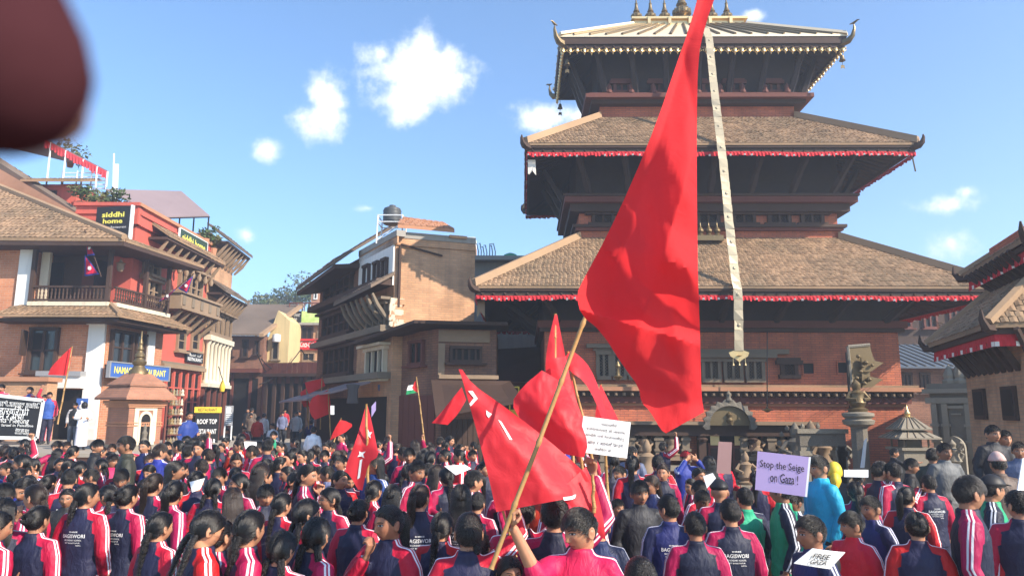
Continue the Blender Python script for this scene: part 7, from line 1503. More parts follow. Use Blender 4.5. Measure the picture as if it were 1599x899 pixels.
def hand_mb(mb, W, dirv, side, curl=.35, spread=1.0, grip=False):
    """palm and five unequal fingers; DIRV along the hand, SIDE towards the thumb"""
    W = Vector(W); d = Vector(dirv).normalized(); sd = Vector(side); sd = (sd - d * sd.dot(d)).normalized(); n = d.cross(sd).normalized()
    mb.tube([W - d * .02, W + d * .01, W + d * .045, W + d * .085], [.024, .028, .040, .041], 12, flat=.42, ref=sd)
    for k, (o, L_) in enumerate(((.031, .070), (.0105, .079), (-.0105, .073), (-.031, .058))):
        base = W + d * (.082 - abs(o) * .12) + sd * o; dv = (d + sd * o * 1.8 * spread).normalized(); c = curl * (1 + .12 * k); pts = [base]; ang = 0
        for q, fr in enumerate((.45, .32, .23)):
            ang += c * (1.35 if q == 1 else 1.0); dq = (dv * math.cos(ang) + n * math.sin(ang)); pts.append(pts[-1] + dq * L_ * fr)
        mb.tube(pts, [.0098, .0092, .0083, .0066], 8)
    tb = W + d * .028 + sd * .030; t1 = tb + (sd * .8 + d * .55 + n * (.55 if grip else .25)).normalized() * .036; t2 = t1 + (d * .75 + sd * (-.25 if grip else .35) + n * (.8 if grip else .25)).normalized() * .032
    mb.tube([tb - sd * .012, tb, t1, t2], [.013, .0125, .0105, .0075], 8)
def voxel(mb, size, smooth=1, fac=.5):
    me = bpy.data.meshes.new('tmp'); me.from_pydata(mb.v, [], mb.f); o = bpy.data.objects.new('tmp', me); COL.objects.link(o)
    md = o.modifiers.new('r', 'REMESH'); md.mode = 'VOXEL'; md.voxel_size = size
    if smooth: ms = o.modifiers.new('s', 'SMOOTH'); ms.factor = fac; ms.iterations = smooth
    out = bpy.data.meshes.new_from_object(o.evaluated_get(bpy.context.evaluated_depsgraph_get()))
    bpy.data.objects.remove(o); bpy.data.meshes.remove(me); return out
def coords(me):
    a = np.empty(len(me.vertices) * 3, np.float32); me.vertices.foreach_get('co', a); return a.reshape(-1, 3).astype(np.float64)
def setco(me, c): me.vertices.foreach_set('co', c.astype(np.float32).ravel()); me.update()
def normals(me):
    a = np.empty(len(me.vertices) * 3, np.float32); me.vertices.foreach_get('normal', a); return a.reshape(-1, 3).astype(np.float64)
def fattr(me, name, v): me.attributes.new(name, 'FLOAT', 'POINT').data.foreach_set('value', np.asarray(v, np.float32))
def vattr(me, name, v): me.attributes.new(name, 'FLOAT_VECTOR', 'POINT').data.foreach_set('vector', np.asarray(v, np.float32).ravel())
def smoothm(me, name, m): me.name = name; me.materials.clear(); me.materials.append(m); me.polygons.foreach_set('use_smooth', [True] * len(me.polygons)); me.update(); return me
PROT = bpy.data.collections.new('prototypes')      # never linked to the scene
def obj_of(name, me): return bpy.data.objects.new(name, me)
def arm_r(a, b): return None
SHO = .163
REST = lambda s: [(s * SHO, .0, 1.30), (s * .222, .03, 1.06), (s * .215, -.06, .84), (0, -.15, -1), (-s * .35, -1, 0), .35]
HOLD = lambda s: [(s * SHO, .0, 1.30), (s * .235, -.02, 1.06), (s * .115, -.225, 1.05), (-s * .5, -1, .25), (0, .1, 1), .55]
REACH = lambda s: [(s * SHO, -.01, 1.31), (s * .22, -.22, 1.19), (s * .12, -.44, 1.30), (-s * .1, -1, -.15), (-s, 0, .1), .25]
RAISE = lambda s: [(s * SHO, .0, 1.32), (s * .30, -.10, 1.47), (s * .22, -.17, 1.72), (-s * .1, -.1, 1), (-s * .8, -.6, 0), 1.0]
FACE = lambda s: [(s * SHO, -.01, 1.30), (s * .27, -.20, 1.27), (s * .10, -.165, 1.47), (-s * .8, .15, .45), (0, -.3, 1), .35]
CHIN = lambda s: [(s * SHO, -.01, 1.30), (s * .20, -.17, 1.10), (s * .05, -.15, 1.31), (-s * .4, .05, 1), (0, 1, .2), .7]
POSES = dict(rest=(REST, REST, 0, 4), turn_left=(REST, REST, -32, 3), turn_right=(REST, REST, 34, 2), look_down=(HOLD, HOLD, 8, 22), hold=(HOLD, REST, -14, 10), reach=(REST, REACH, -6, 5), raise_=(REST, RAISE, 6, -6), shade=(FACE, FACE, 0, -4), chin=(REST, CHIN, -18, 6))
ARCH = {}
def make_pose(key, la, ra, yaw, pitch, vox=.0072):
    Mh = head_matrix(yaw, pitch); L_, R_ = la(1), ra(-1)
    b = MB(); head_mb(b, Mh)
    nk = Mh @ Vector((0, .022, -.075)); b.tube([nk + Vector((0, 0, .06)), nk, Vector((0, .012, 1.37)), Vector((0, .012, 1.30))], [.046, .047, .052, .07], 14)
    tor = [(.80, .130, .080), (.92, .120, .074), (1.0, .108, .068), (1.12, .122, .076), (1.22, .128, .074), (1.29, .105, .056), (1.335, .058, .050)]
    def torso(mb, rr, y0=.005, n=24):
        mb.rings([[Vector((rx * (abs(math.cos(a)) ** .85) * math.copysign(1, math.cos(a)), y0 + ry * (abs(math.sin(a)) ** .9) * math.copysign(1, math.sin(a)), z)) for a in [2 * math.pi * k / n for k in range(n)]] for z, rx, ry in rr], True)
    torso(b, tor)
    for s, A in ((1, L_), (-1, R_)):
        S, E_, W = map(Vector, A[:3]); b.tube([Vector((s * .07, 0, 1.305)), S + Vector((s * -.025, 0, -.015)), S.lerp(E_, .5), E_, E_.lerp(W, .3), W], [.034, .032, .029, .028, .028, .024] if key != 'pole' or s > 0 else [.04, .046, .040, .036, .038, .025], 10); hand_mb(b, W, A[3], A[4], A[5], 1.0, A[5] > .8)
        b.tube([(s * .075, .005, .90), (s * .088, .0, .70), (s * .09, -.008, .47), (s * .09, .015, .34), (s * .09, .02, .085)], [.082, .074, .050, .050, .033], 12)
        b.tube([(s * .09, .055, .05), (s * .092, .02, .055), (s * .098, -.07, .04), (s * .102, -.15, .028)], [.032, .04, .036, .022], 10, flat=.9)
    me = voxel(b, vox, 1, .35); c = coords(me)
    hi = np.array(Mh.inverted()); vattr(me, 'hco', np.where((np.linalg.norm(c - np.array(Mh.translation), axis=1) < .128)[:, None], c @ hi[:3, :3].T + hi[:3, 3], np.array([0, 9., 0]))); smoothm(me, 'body', SK)
    j = MB(); jt = [(.765, .172, .122), (.80, .178, .128), (.86, .172, .122), (1.0, .160, .112), (1.12, .172, .118), (1.22, .178, .116), (1.29, .165, .097), (1.335, .105, .076), (1.372, .068, .066)]
    torso(j, jt); j.lathe([(.070, 1.345), (.072, 1.37), (.0715, 1.392), (.064, 1.40)], (0, .008, 0), 20)
    pol = {}
    for s, A in ((1, L_), (-1, R_)):
        S, E_, W = map(Vector, A[:3]); d = (W - E_).normalized(); N0 = Vector((s * .055, .004, 1.355)); We = W - d * (.2 if key == 'pole' and s < 0 else .015)
        j.tube([Vector((s * .07, .004, 1.31)), S + Vector((s * -.02, 0, -.005)), S.lerp(E_, .35), S.lerp(E_, .8), E_, E_.lerp(We, .3), E_.lerp(We, .75), We - d * .02, We - d * .012, We], [.058, .070, .064, .056, .056, .053, .046, .043, .037, .037], 14)
        pol[s] = [N0, S + Vector((s * .01, 0, .03)), E_, W]
    jm = voxel(j, .0125, 2, .5); c = coords(jm); arm = np.full(len(c), -1.0); lat = np.zeros(len(c)); outer = np.full(len(c), -1.0)
    for s in (1, -1):
        pts = [np.array(p) for p in pol[s]]; best = np.full(len(c), 9.0); bl = np.zeros(len(c)); bo = np.zeros(len(c)); brr = np.full(len(c), .09)
        for i in range(3):
            a, q = pts[i], pts[i + 1]; ab = q - a; L2 = ab @ ab; t = np.clip(((c - a) @ ab) / L2, 0, 1); pr = a + t[:, None] * ab; dv = c - pr; ds = np.linalg.norm(dv, axis=1); tn = ab / math.sqrt(L2)
            o1 = np.array([0, 0, 1.0]) if i == 0 else np.array([s * .75, .12, .25 if i == 1 else .1]);
            if i == 2: o1 = np.array([s * 1.0, .25, .25])
            o1 = o1 - tn * (o1 @ tn); o1 /= np.linalg.norm(o1); bn = np.cross(tn, o1)
            up = ds < best; best = np.where(up, ds, best); bl = np.where(up, dv @ bn, bl); bo = np.where(up, dv @ o1, bo); brr = np.where(up, (.075, .085, .085)[i] + 0 * ds, brr)
        rag = c[:, 0] * s - (.055 + .38 * np.clip(1.385 - c[:, 2], 0, 2)); low = s * c[:, 0] - .150
        m_ = np.minimum(np.maximum(rag, np.where(c[:, 2] < 1.16, low - .012, -1)) if False else rag, (brr - best))
        far = (brr - .02 - best); m_ = np.where((c[:, 2] < 1.2) | (c[:, 1] < -.14) | (c[:, 2] > 1.42), far, m_)
        pick = m_ > arm; arm = np.where(pick, m_, arm); near = best < .11; up2 = pick | (near & (s * c[:, 0] > 0)); lat = np.where(up2, bl, lat); outer = np.where(up2, bo, outer)
    fattr(jm, 'arm', arm); fattr(jm, 'lat', lat); fattr(jm, 'outer', outer); fattr(jm, 'front', np.where(c[:, 1] < 0, .06 - np.abs(c[:, 0]), -1) * 1.0)
    nr = normals(jm); dsp = np.zeros(len(c))
    for k in range(len(c)):
        x, y, z = c[k]; w = .35 + .65 * math.exp(-((z - .92) / .13) ** 2) + .5 * math.exp(-((z - 1.06) / .06) ** 2) * (abs(x) > .15)
        dsp[k] = w * (.011 * (abs(mnoise.noise(Vector((x * 7 + z * 9, y * 7, z * 11 - x * 5)))) - .25) + .005 * mnoise.noise(Vector((x * 22, y * 22, z * 16))))
    setco(jm, c + nr * dsp[:, None]); smoothm(jm, 'jacket', JM['track'])
    ARCH[key] = dict(body=me, jacket=jm, Mh=Mh, R=R_)
    if 'trousers' not in ARCH:
        t = MB(); torso(t, [(.74, .155, .118), (.82, .165, .12), (.90, .150, .108), (.98, .135, .098)])
        for s in (-1, 1): t.tube([(s * .078, .0, .86), (s * .09, .0, .68), (s * .094, -.01, .47), (s * .095, .01, .32), (s * .095, .012, .085)], [.098, .096, .077, .070, .062], 14)
        tm = voxel(t, .016, 2); c2 = coords(tm); n2 = normals(tm); d2 = np.array([.008 * mnoise.noise(Vector((x * 12, y * 12, z * 9))) for x, y, z in c2]); setco(tm, c2 + n2 * d2[:, None]); ARCH['trousers'] = smoothm(tm, 'trousers', TM['navy'])
        sk = MB(); torso(sk, [(.12, .20, .17), (.4, .19, .16), (.7, .175, .135), (.86, .165, .12), (.98, .135, .098)]); ARCH['skirt'] = smoothm(voxel(sk, .02, 2), 'skirt', TM['white'])
        sh_ = MB()
        for s in (-1, 1): sh_.tube([(s * .09, .075, .045), (s * .092, .03, .06), (s * .098, -.07, .05), (s * .103, -.165, .035)], [.036, .05, .046, .03], 10, flat=.9)
        ARCH['shoes'] = smoothm(voxel(sh_, .012, 1), 'shoes', SHOE)
for k, (la, ra, yw, pt) in POSES.items(): make_pose(k, la, ra, yw, pt)
HERO = lambda s: [(s * SHO, -.01, 1.30), (s * .215, -.16, 1.27), (s * .33, -.25, 1.53), (s * .02, -.1, 1), (-s * .2, -1, -.1), 1.15]
make_pose('pole', REST, HERO, -48, 12, .0052)

def cap_shell(top, side, back, groove=.1, part=False, seed=0, low=-.55, fringe=.62, clump=.0, n=(96, 72)):
    m = MB(); vs = []
    for r in sph(*n):
        S = head_surface(r + 1e-6); x, y, z = r[:, 0], r[:, 1], r[:, 2]
        zh = np.interp(y, [-1, -.72, -.42, -.12, .15, .55, 1], [fringe, fringe - .06, .30, -.10, -.20, low + .05, low])
        k = z - zh; msk = np.clip(k / .16, 0, 1) ** .7
        T = side + (top - side) * np.clip(z, 0, 1) ** .8 + back * np.clip(y, 0, 1) * np.clip(1 - abs(z), 0, 1)
        out = np.empty_like(S)
        for i in range(len(S)):
            a = math.atan2(x[i], y[i]); g = math.sin(a * 34 + 3 * mnoise.noise(Vector((x[i] * 3, y[i] * 3, z[i] * 3 + seed)))) * groove + clump * mnoise.noise(Vector((x[i] * 5.5, y[i] * 5.5, z[i] * 5.5 + seed * 3))) + clump * .7 * mnoise.noise(Vector((x[i] * 13, y[i] * 13, z[i] * 13 + seed * 3)))
            t = T[i] * (1 + g)
            if part and z[i] > .2: t -= .007 * math.exp(-(x[i] / .05) ** 2)
            off = msk[i] * t - (.010 if k[i] < 0 else 0)
            out[i] = S[i] + r[i] * off
        vs.append([tuple(p) for p in out])
    m.rings(vs, True); return m
def grooved(m, pts, rad, n=18, depth=.16, flat=1.0):
    pts = [Vector(p) for p in pts]; K = 5; P2, R2 = [], []
    for i in range(len(pts) - 1):
        for k in range(K):
            t = k / K; a = pts[max(i - 1, 0)]; b = pts[i]; c = pts[i + 1]; d = pts[min(i + 2, len(pts) - 1)]
            P2.append(.5 * ((2 * b) + (c - a) * t + (2 * a - 5 * b + 4 * c - d) * t * t + (3 * b - a - 3 * c + d) * t ** 3)); R2.append(rad[i] + (rad[i + 1] - rad[i]) * t)
    P2.append(pts[-1]); R2.append(rad[-1]); rings = []; up = Vector((1, 0, 0))
    for i, p in enumerate(P2):
        tn = (P2[min(i + 1, len(P2) - 1)] - P2[max(i - 1, 0)]).normalized(); a = (up - tn * up.dot(tn)).normalized(); b = tn.cross(a)
        rings.append([p + (a * math.cos(2 * math.pi * j / n) + b * math.sin(2 * math.pi * j / n) * flat) * R2[i] * (1 + (depth if j % 2 else -depth) * (.5 + .5 * math.sin(j * 2.1 + i * .13))) for j in range(n)])
    m.rings(rings, True)
def braid(m, pts, r0, r1):
    pts = [Vector(p) for p in pts]; N_ = 46; path = []
    for i in range(N_ + 1):
        t = i / N_ * (len(pts) - 1); k = min(int(t), len(pts) - 2); path.append(pts[k].lerp(pts[k + 1], t - k))
    for s in range(3):
        q = []; rr = []
        for i, p in enumerate(path):
            f = i / N_; r = r0 + (r1 - r0) * f; tn = (path[min(i + 1, N_)] - path[max(i - 1, 0)]).normalized(); a = (Vector((1, 0, 0)) - tn * tn.x).normalized(); b = tn.cross(a); th = f * 2 * math.pi * 4.5 + s * 2 * math.pi / 3
            q.append(p + a * math.sin(th) * r * .75 + b * math.sin(2 * th) * r * .38); rr.append(r * .68)
        m.tube(q, rr, 8)
    m.tube([path[-1], path[-1] - Vector((0, 0, .03)), path[-1] - Vector((0, 0, .07))], [r1 * .9, r1 * 1.2, r1 * .25], 8)
HAIR = {}; STR = {}
def strand_mat(name, col, rough):
    m, nt, N, L, b = _nt(name); out = next(n for n in nt.nodes if n.type == 'OUTPUT_MATERIAL'); h = N('ShaderNodeBsdfHairPrincipled'); h.parametrization = 'COLOR'; h.inputs['Color'].default_value = (*col, 1); h.inputs['Roughness'].default_value = rough; h.inputs['Radial Roughness'].default_value = .45; h.inputs['Random Roughness'].default_value = .3; L(h.outputs[0], out.inputs[0]); return m
SM1, SM2 = strand_mat('black_strands', (.006, .0048, .0042), .25), strand_mat('brown_strands', (.016, .009, .006), .3)
def reg(k, m, strands, r0=.0012):
    me = bpy.data.meshes.new('hair'); me.from_pydata(m.v, [], m.f); HAIR[k] = smoothm(me, 'hair', HM)
    cu = bpy.data.hair_curves.new('strands'); cu.add_curves([len(p) for p in strands]); pos = np.array([q for p in strands for q in p], np.float32); cu.points.foreach_set('position', pos.ravel())
    rad = np.array([r0 * (1 - .6 * i / (len(p) - 1)) for p in strands for i in range(len(p))], np.float32); cu.points.foreach_set('radius', rad); cu.materials.append(SM1); STR[k] = cu
def scalp(n, seed, low, fringe):
    g = np.random.default_rng(seed); d = g.normal(size=(n * 3, 3)); d /= np.linalg.norm(d, axis=1)[:, None]
    zh = np.interp(d[:, 1], [-1, -.72, -.42, -.12, .15, .55, 1], [fringe, fringe - .06, .30, -.10, -.20, low + .05, low]); return d[d[:, 2] > zh + .02][:n], g
def surf(d, off): d = d / np.linalg.norm(d, axis=1)[:, None]; return head_surface(d) + d * off[:, None]
def short_strands(n, seed, low, fringe, top, side, L_, lift, whirl=.5, fwd=.6):
    """cropped hair combed from the crown outwards"""
    d, g = scalp(n, seed, low, fringe); crown = np.array([.15, .55, .83]); out = []; k = len(d); ph = g.uniform(0, 1, k)
    fl = d - crown * (d @ crown)[:, None]; fl += np.array([.25, -fwd, -.15]) * np.clip(d[:, 2:3], 0, 1) + np.cross(d, crown) * whirl; fl += g.normal(size=(k, 3)) * .28; fl -= d * np.sum(fl * d, 1)[:, None]; fl /= np.linalg.norm(fl, axis=1)[:, None] + 1e-6
    base = side + (top - side) * np.clip(d[:, 2], 0, 1) ** .7; base *= .55 + .6 * ph; LL = L_ * (.35 + .65 * np.clip(d[:, 2] + .3, 0, 1)) * g.uniform(.7, 1.2, k)
    pts = [surf(d + fl * (LL * t / .1)[:, None], base * min(1, .2 + t * 2) + lift * t * t * g.uniform(.2, 1.2, k)) for t in (0, .25, .5, .75, 1)]
    return [[pts[j][i] for j in range(5)] for i in range(k)]
def back_strands(n, seed, low, tie, off, part=True, K=7, down=False):
    """long hair combed back over the skull to a tie point (or straight down)"""
    d, g = scalp(n, seed, low, .60); tie = np.array(tie) / np.linalg.norm(tie); k = len(d); o = off * g.uniform(.6, 1.25, k); out = []
    for t in np.linspace(0, 1, K):
        e = t ** 1.1; q = d * (1 - e) + tie * e
        if down: q = d * (1 - .0 * e) + np.array([0, .25, -1.25]) * e + np.sign(d[:, :1]) * np.array([.55, 0, 0]) * math.sin(math.pi * t) * .6
        if part: q = q + np.sign(d[:, :1] + 1e-4) * np.array([1.0, 0, 0]) * (math.sin(math.pi * e) * .28 * np.clip(d[:, 2:3], 0, 1))
        j = g.normal(size=(k, 3)) * .012; out.append(surf(q + j, o * (1 if t > .1 else .6)))
    return [[out[j][i] for j in range(K)] for i in range(k)]
def path_strands(n, seed, pts, rad, K=14, fray=.12):
    g = np.random.default_rng(seed); pts = np.array(pts); rad = np.array(rad); T = np.linspace(0, len(pts) - 1, K); idx = np.arange(len(pts)); C = np.stack([np.interp(T, idx, pts[:, i]) for i in range(3)], 1); Rr = np.interp(T, idx, rad)
    C[1:-1] = (C[:-2] + 2 * C[1:-1] + C[2:]) / 4; out = []
    for _ in range(n):
        a = g.uniform(0, 6.28); r = g.uniform(.75, 1.12); e = int(g.uniform(K * .7, K + .99)); tw = g.normal() * .5
        out.append([C[i] + np.array([math.cos(a + tw * i / K), math.sin(a + tw * i / K) * .9, 0]) * Rr[i] * r + g.normal(size=3) * .0015 * (1 + i * fray) for i in range(max(4, e))])
    return out
def flyaway(n, seed, L_=.05):
    d, g = scalp(n, seed, -.5, .62); out = []
    for q in d:
        S = surf(q[None], np.array([.012]))[0]; t = g.normal(size=3) * .5 + np.array([0, .5, -.3]); e = S + (q * .5 + t) * L_ * g.uniform(.3, 1); m_ = (S + e) / 2 + q * .012; out.append([S - q * .01, S, m_, e])
    return out
m = cap_shell(.014, .005, .002, .05, False, 1, -.46, .62, .08); reg('boy_a', m, short_strands(3600, 1, -.48, .56, .019, .006, .055, .006, .5, 1.0), .0013)
m = cap_shell(.016, .004, .001, .05, False, 4, -.40, .56, .12); reg('boy_b', m, short_strands(3600, 2, -.42, .50, .022, .004, .06, .008, .7, 1.2), .0013)
m = cap_shell(.012, .006, .002, .05, False, 7, -.46, .60, .08); reg('boy_c', m, short_strands(3200, 3, -.48, .56, .017, .008, .036, .006), .0012)
PT = [(0, .095, .045), (0, .122, .04), (.008, .128, -.02), (.012, .112, -.12), (.018, .108, -.24), (.012, .112, -.36)]; PR = [.018, .028, .033, .030, .022, .006]
m = cap_shell(.011, .009, .003, .05, True, 2, -.62, .60, .03); grooved(m, PT, [r * .85 for r in PR], 14, .1); m.lathe([(.018, .030), (.024, .036), (.024, .048), (.018, .054)], (0, .112, 0), 12); reg('ponytail', m, back_strands(2100, 5, -.64, (0, .9, .38), .014) + path_strands(700, 6, PT, PR) + flyaway(60, 7))
m = cap_shell(.012, .010, .003, .05, True, 3, -.68, .60, .03); BS = []
for s in (-1, 1): bp_ = [(s * .052, .072, -.055), (s * .072, .085, -.12), (s * .080, .075, -.24), (s * .076, .07, -.36)]; braid(m, bp_, .021, .011); BS += path_strands(110, 8 + s, bp_, [.020, .020, .016, .010], 14, .3)
A_ = back_strands(2600, 9, -.68, (.55, .62, -.55), .015);
for p in A_:
    if p[0][0] < 0:
        pass
A2 = []
for p in back_strands(2600, 9, -.68, (-.55, .62, -.55), .015):
    if p[0][0] < 0: A2.append(p)
reg('braids', m, [p for p in A_ if p[0][0] >= 0] + A2 + BS + flyaway(70, 10))
bp_ = [(0, .088, -.03), (.004, .112, -.09), (.012, .114, -.22), (.016, .118, -.38)]
m = cap_shell(.012, .010, .003, .05, True, 5, -.66, .60, .03); braid(m, bp_, .028, .013); reg('braid', m, back_strands(2300, 11, -.66, (0, .95, -.28), .015) + path_strands(160, 12, bp_, [.027, .027, .021, .012], 14, .3) + flyaway(60, 13))
m = cap_shell(.011, .009, .003, .05, True, 6, -.62, .60, .03); bc = [(.030 * math.cos(a), .112 + .004 * a, .02 + .030 * math.sin(a)) for a in [j * .62 for j in range(11)]]; grooved(m, bc, [.019, .021, .022, .022, .022, .022, .021, .020, .018, .014, .01], 10, .08); reg('bun', m, back_strands(2200, 14, -.64, (0, .98, .2), .014) + path_strands(420, 15, bc, [.022] * 11, 16, .1) + flyaway(90, 16, .06))
m = cap_shell(.014, .013, .006, .05, True, 8, -.9, .60, .04)
m.rings([[Vector((w * math.cos(a), yc + dd * math.sin(a), z)) for a in [2 * math.pi * j / 28 for j in range(28)]] for z, w, dd, yc in ((.02, .072, .05, .045), (-.05, .082, .047, .052), (-.12, .085, .038, .062), (-.20, .088, .03, .078), (-.28, .080, .022, .09), (-.33, .06, .008, .094))], True)
LS = []
g_ = np.random.default_rng(20)
for _ in range(1100):
    a = g_.uniform(-.5, math.pi + .5); e = g_.uniform(.75, 1.08); r = g_.uniform(.9, 1.1); LS.append([(w * r * math.cos(a), yc + dd * r * 1.15 * math.sin(a), z * (1 if z > -.1 else e)) for z, w, dd, yc in ((.05, .080, .055, .04), (-.05, .088, .052, .05), (-.12, .091, .043, .06), (-.20, .094, .035, .076), (-.28, .090, .03, .088), (-.35, .080, .016, .092))])
reg('loose', m, back_strands(1900, 17, -.7, (0, 1, -.9), .018, True, 7) + LS + flyaway(70, 18))
CAPS = {}
def capmesh(k, m, mt): me = bpy.data.meshes.new(k); me.from_pydata(m.v, [], m.f); CAPS[k] = smoothm(me, k, mt)
def dome(th, zmin, e=0.0, crown=1.0):
    m = MB(); vs = []
    for r in sph(40, 30):
        S = head_surface(r + 1e-6); k = np.clip((r[:, 2] - zmin) / .12, 0, 1); o = S + r * (k * th - (r[:, 2] < zmin) * .012)[:, None]; o[:, 2] *= 1 + (crown - 1) * np.clip(r[:, 2], 0, 1); vs.append([tuple(p) for p in o])
    m.rings(vs, True); return m
m = dome(.026, .22); m.prism([(.07 * math.sin(a), -.085 - .075 * math.cos(a), .052 - .012 * math.cos(a)) for a in [R(-85 + k * 17) for k in range(11)]], (0, .0, .008)); capmesh('cap', m, M['sign_black'])
m = dome(.020, .12); capmesh('red_cap', m, M['frill_red'])
m = dome(.020, .25, 0, 1.18); capmesh('topi', m, mat('topi_cloth', (.60, .45, .40), .8, .3, 40, .1, 60, col2=(.5, .15, .12)))
m = dome(.022, -.5); grooved(m, [(0, .10, -.03), (0, .13, -.10), (.02, .13, -.2)], [.05, .06, .03]); capmesh('headscarf', m, M['sign_yellow'])
m = dome(.030, -.75); capmesh('hood', m, M['sign_black'])
spec = MB()
for s in (-1, 1):
    pts = [Vector((s * .032 + .018 * math.cos(a), -.108, .008 + .014 * math.sin(a))) for a in [k * math.pi / 6 for k in range(13)]]; spec.tube(pts, .0016, 5); spec.tube([(s * .050, -.107, .012), (s * .078, -.06, .012), (s * .080, .012, .010)], .0016, 5)
spec.tube([(-.014, -.109, .010), (.014, -.109, .010)], .0016, 5); capmesh('glasses', spec, M['iron'])
m = MB(); vs = []
for r in sph(48, 40):
    S = head_surface(r + 1e-6); k = (r[:, 1] < -.05) & (S[:, 2] < -.018) & (S[:, 2] > -.125); vs.append([tuple(p) for p in (S + r * np.where(k, .006, -.01)[:, None])])
m.rings(vs, True); capmesh('face_mask', m, M['sign_black'])
def back_print(key):
    jm = ARCH[key]['jacket']; bm = bmesh.new(); bm.from_mesh(jm); bvh = BVHTree.FromBMesh(bm); bm.free(); V_, F_ = [], []
    for t, z, w, h in (('SHREE', 1.218, .075, .011), ('BAGISWORI', 1.185, .20, .030), ('SECONDARY SCHOOL', 1.152, .155, .0125), ('EST BHAKTAPUR', 1.130, .135, .010), ('NEPAL', 1.110, .045, .009)):
        me = text_mesh(t, bold=.012); bm = bmesh.new(); bm.from_mesh(me); bpy.data.meshes.remove(me)
        bmesh.ops.triangulate(bm, faces=bm.faces[:]); bmesh.ops.subdivide_edges(bm, edges=[e for e in bm.edges if e.calc_length() > .5], cuts=1)
        co = np.array([v.co[:] for v in bm.verts]); lo, hi = co.min(0), co.max(0); xo = .0 if t != 'NEPAL' else -.055; o = len(V_)
        for p in co:
            x = (p[0] - (lo[0] + hi[0]) / 2) / (hi[0] - lo[0]) * w; zz = z + (p[1] - (lo[1] + hi[1]) / 2) / (hi[1] - lo[1]) * h
            hit = bvh.ray_cast(Vector((-x + xo, .6, zz)), Vector((0, -1, 0))); y = hit[0].y if hit[0] else .11; V_.append((-x + xo, y + .0025, zz))
        F_ += [tuple(v.index + o for v in f.verts) for f in bm.faces]; bm.free()
    me = bpy.data.meshes.new('back_print'); me.from_pydata(V_, [], F_); me.materials.append(M['ink_white']); return me
for k in ARCH:
    if isinstance(ARCH[k], dict): ARCH[k]['print'] = back_print(k)

STUD = 'students in the packed crowd'
def person(x, y, z, h, face, pose, hair, outfit, label, group=None, cap=None, prt=False, legs='navy', skin=None, extra=(), wide=1.0, brown=False, cat='person'):
    o = thing('person', label, cat, (x, y, z), R(face), group); s = h / 1.6
    A = ARCH[pose]; o.scale = (s * wide, s * wide, s)
    def add(name, me, mt=None, mx=None):
        c = bpy.data.objects.new(name, me); COL.objects.link(c); c.parent = o
        if mx is not None: c.matrix_basis = mx
        if mt is not None and me.materials and me.materials[0] is not mt: c.material_slots[0].link = 'OBJECT'; c.material_slots[0].material = mt
        return c
    add('body', A['body'], SKD if skin == 'deep' else None)
    if hair:
        hc = add('hair', HAIR[hair], HB if brown else None, A['Mh']); sc_ = bpy.data.objects.new('strands', STR[hair]); COL.objects.link(sc_); sc_.parent = hc
        if brown: sc_.material_slots[0].link = 'OBJECT'; sc_.material_slots[0].material = SM2
    add('jacket', A['jacket'], JM[outfit])
    if legs == 'skirt': add('skirt', ARCH['skirt'])
    else: add('trousers', ARCH['trousers'], TM[legs])
    add('shoes', ARCH['shoes'])
    if cap: add(cap, CAPS[cap], None, A['Mh'])
    for e in extra: add(e, CAPS[e], None, A['Mh'])
    if prt: add('back_print', A['print'])
    return o
def at_head(px, py, h):             # the ground point under a head top seen at (px, py) when the person is h tall
    p = PZ(px, py, h); return p.x, p.y
placed = []
def who(px, py, h, face, pose, hair, outfit, label, z=0.0, dist=None, **kw):
    """px, py = top of the head in the photograph; h = height of the person; z = what they stand on"""
    if dist: p = P(px, py, dist); x, y = p.x, p.y; h = p.z - z
    else: h = 2 - (2 - h) * 1.3; p = PZ(px, py, z + h); x, y = p.x, p.y
    placed.append((x, y)); return person(x, y, z, h, face, pose, hair, outfit, label, **kw)
T = 'track'
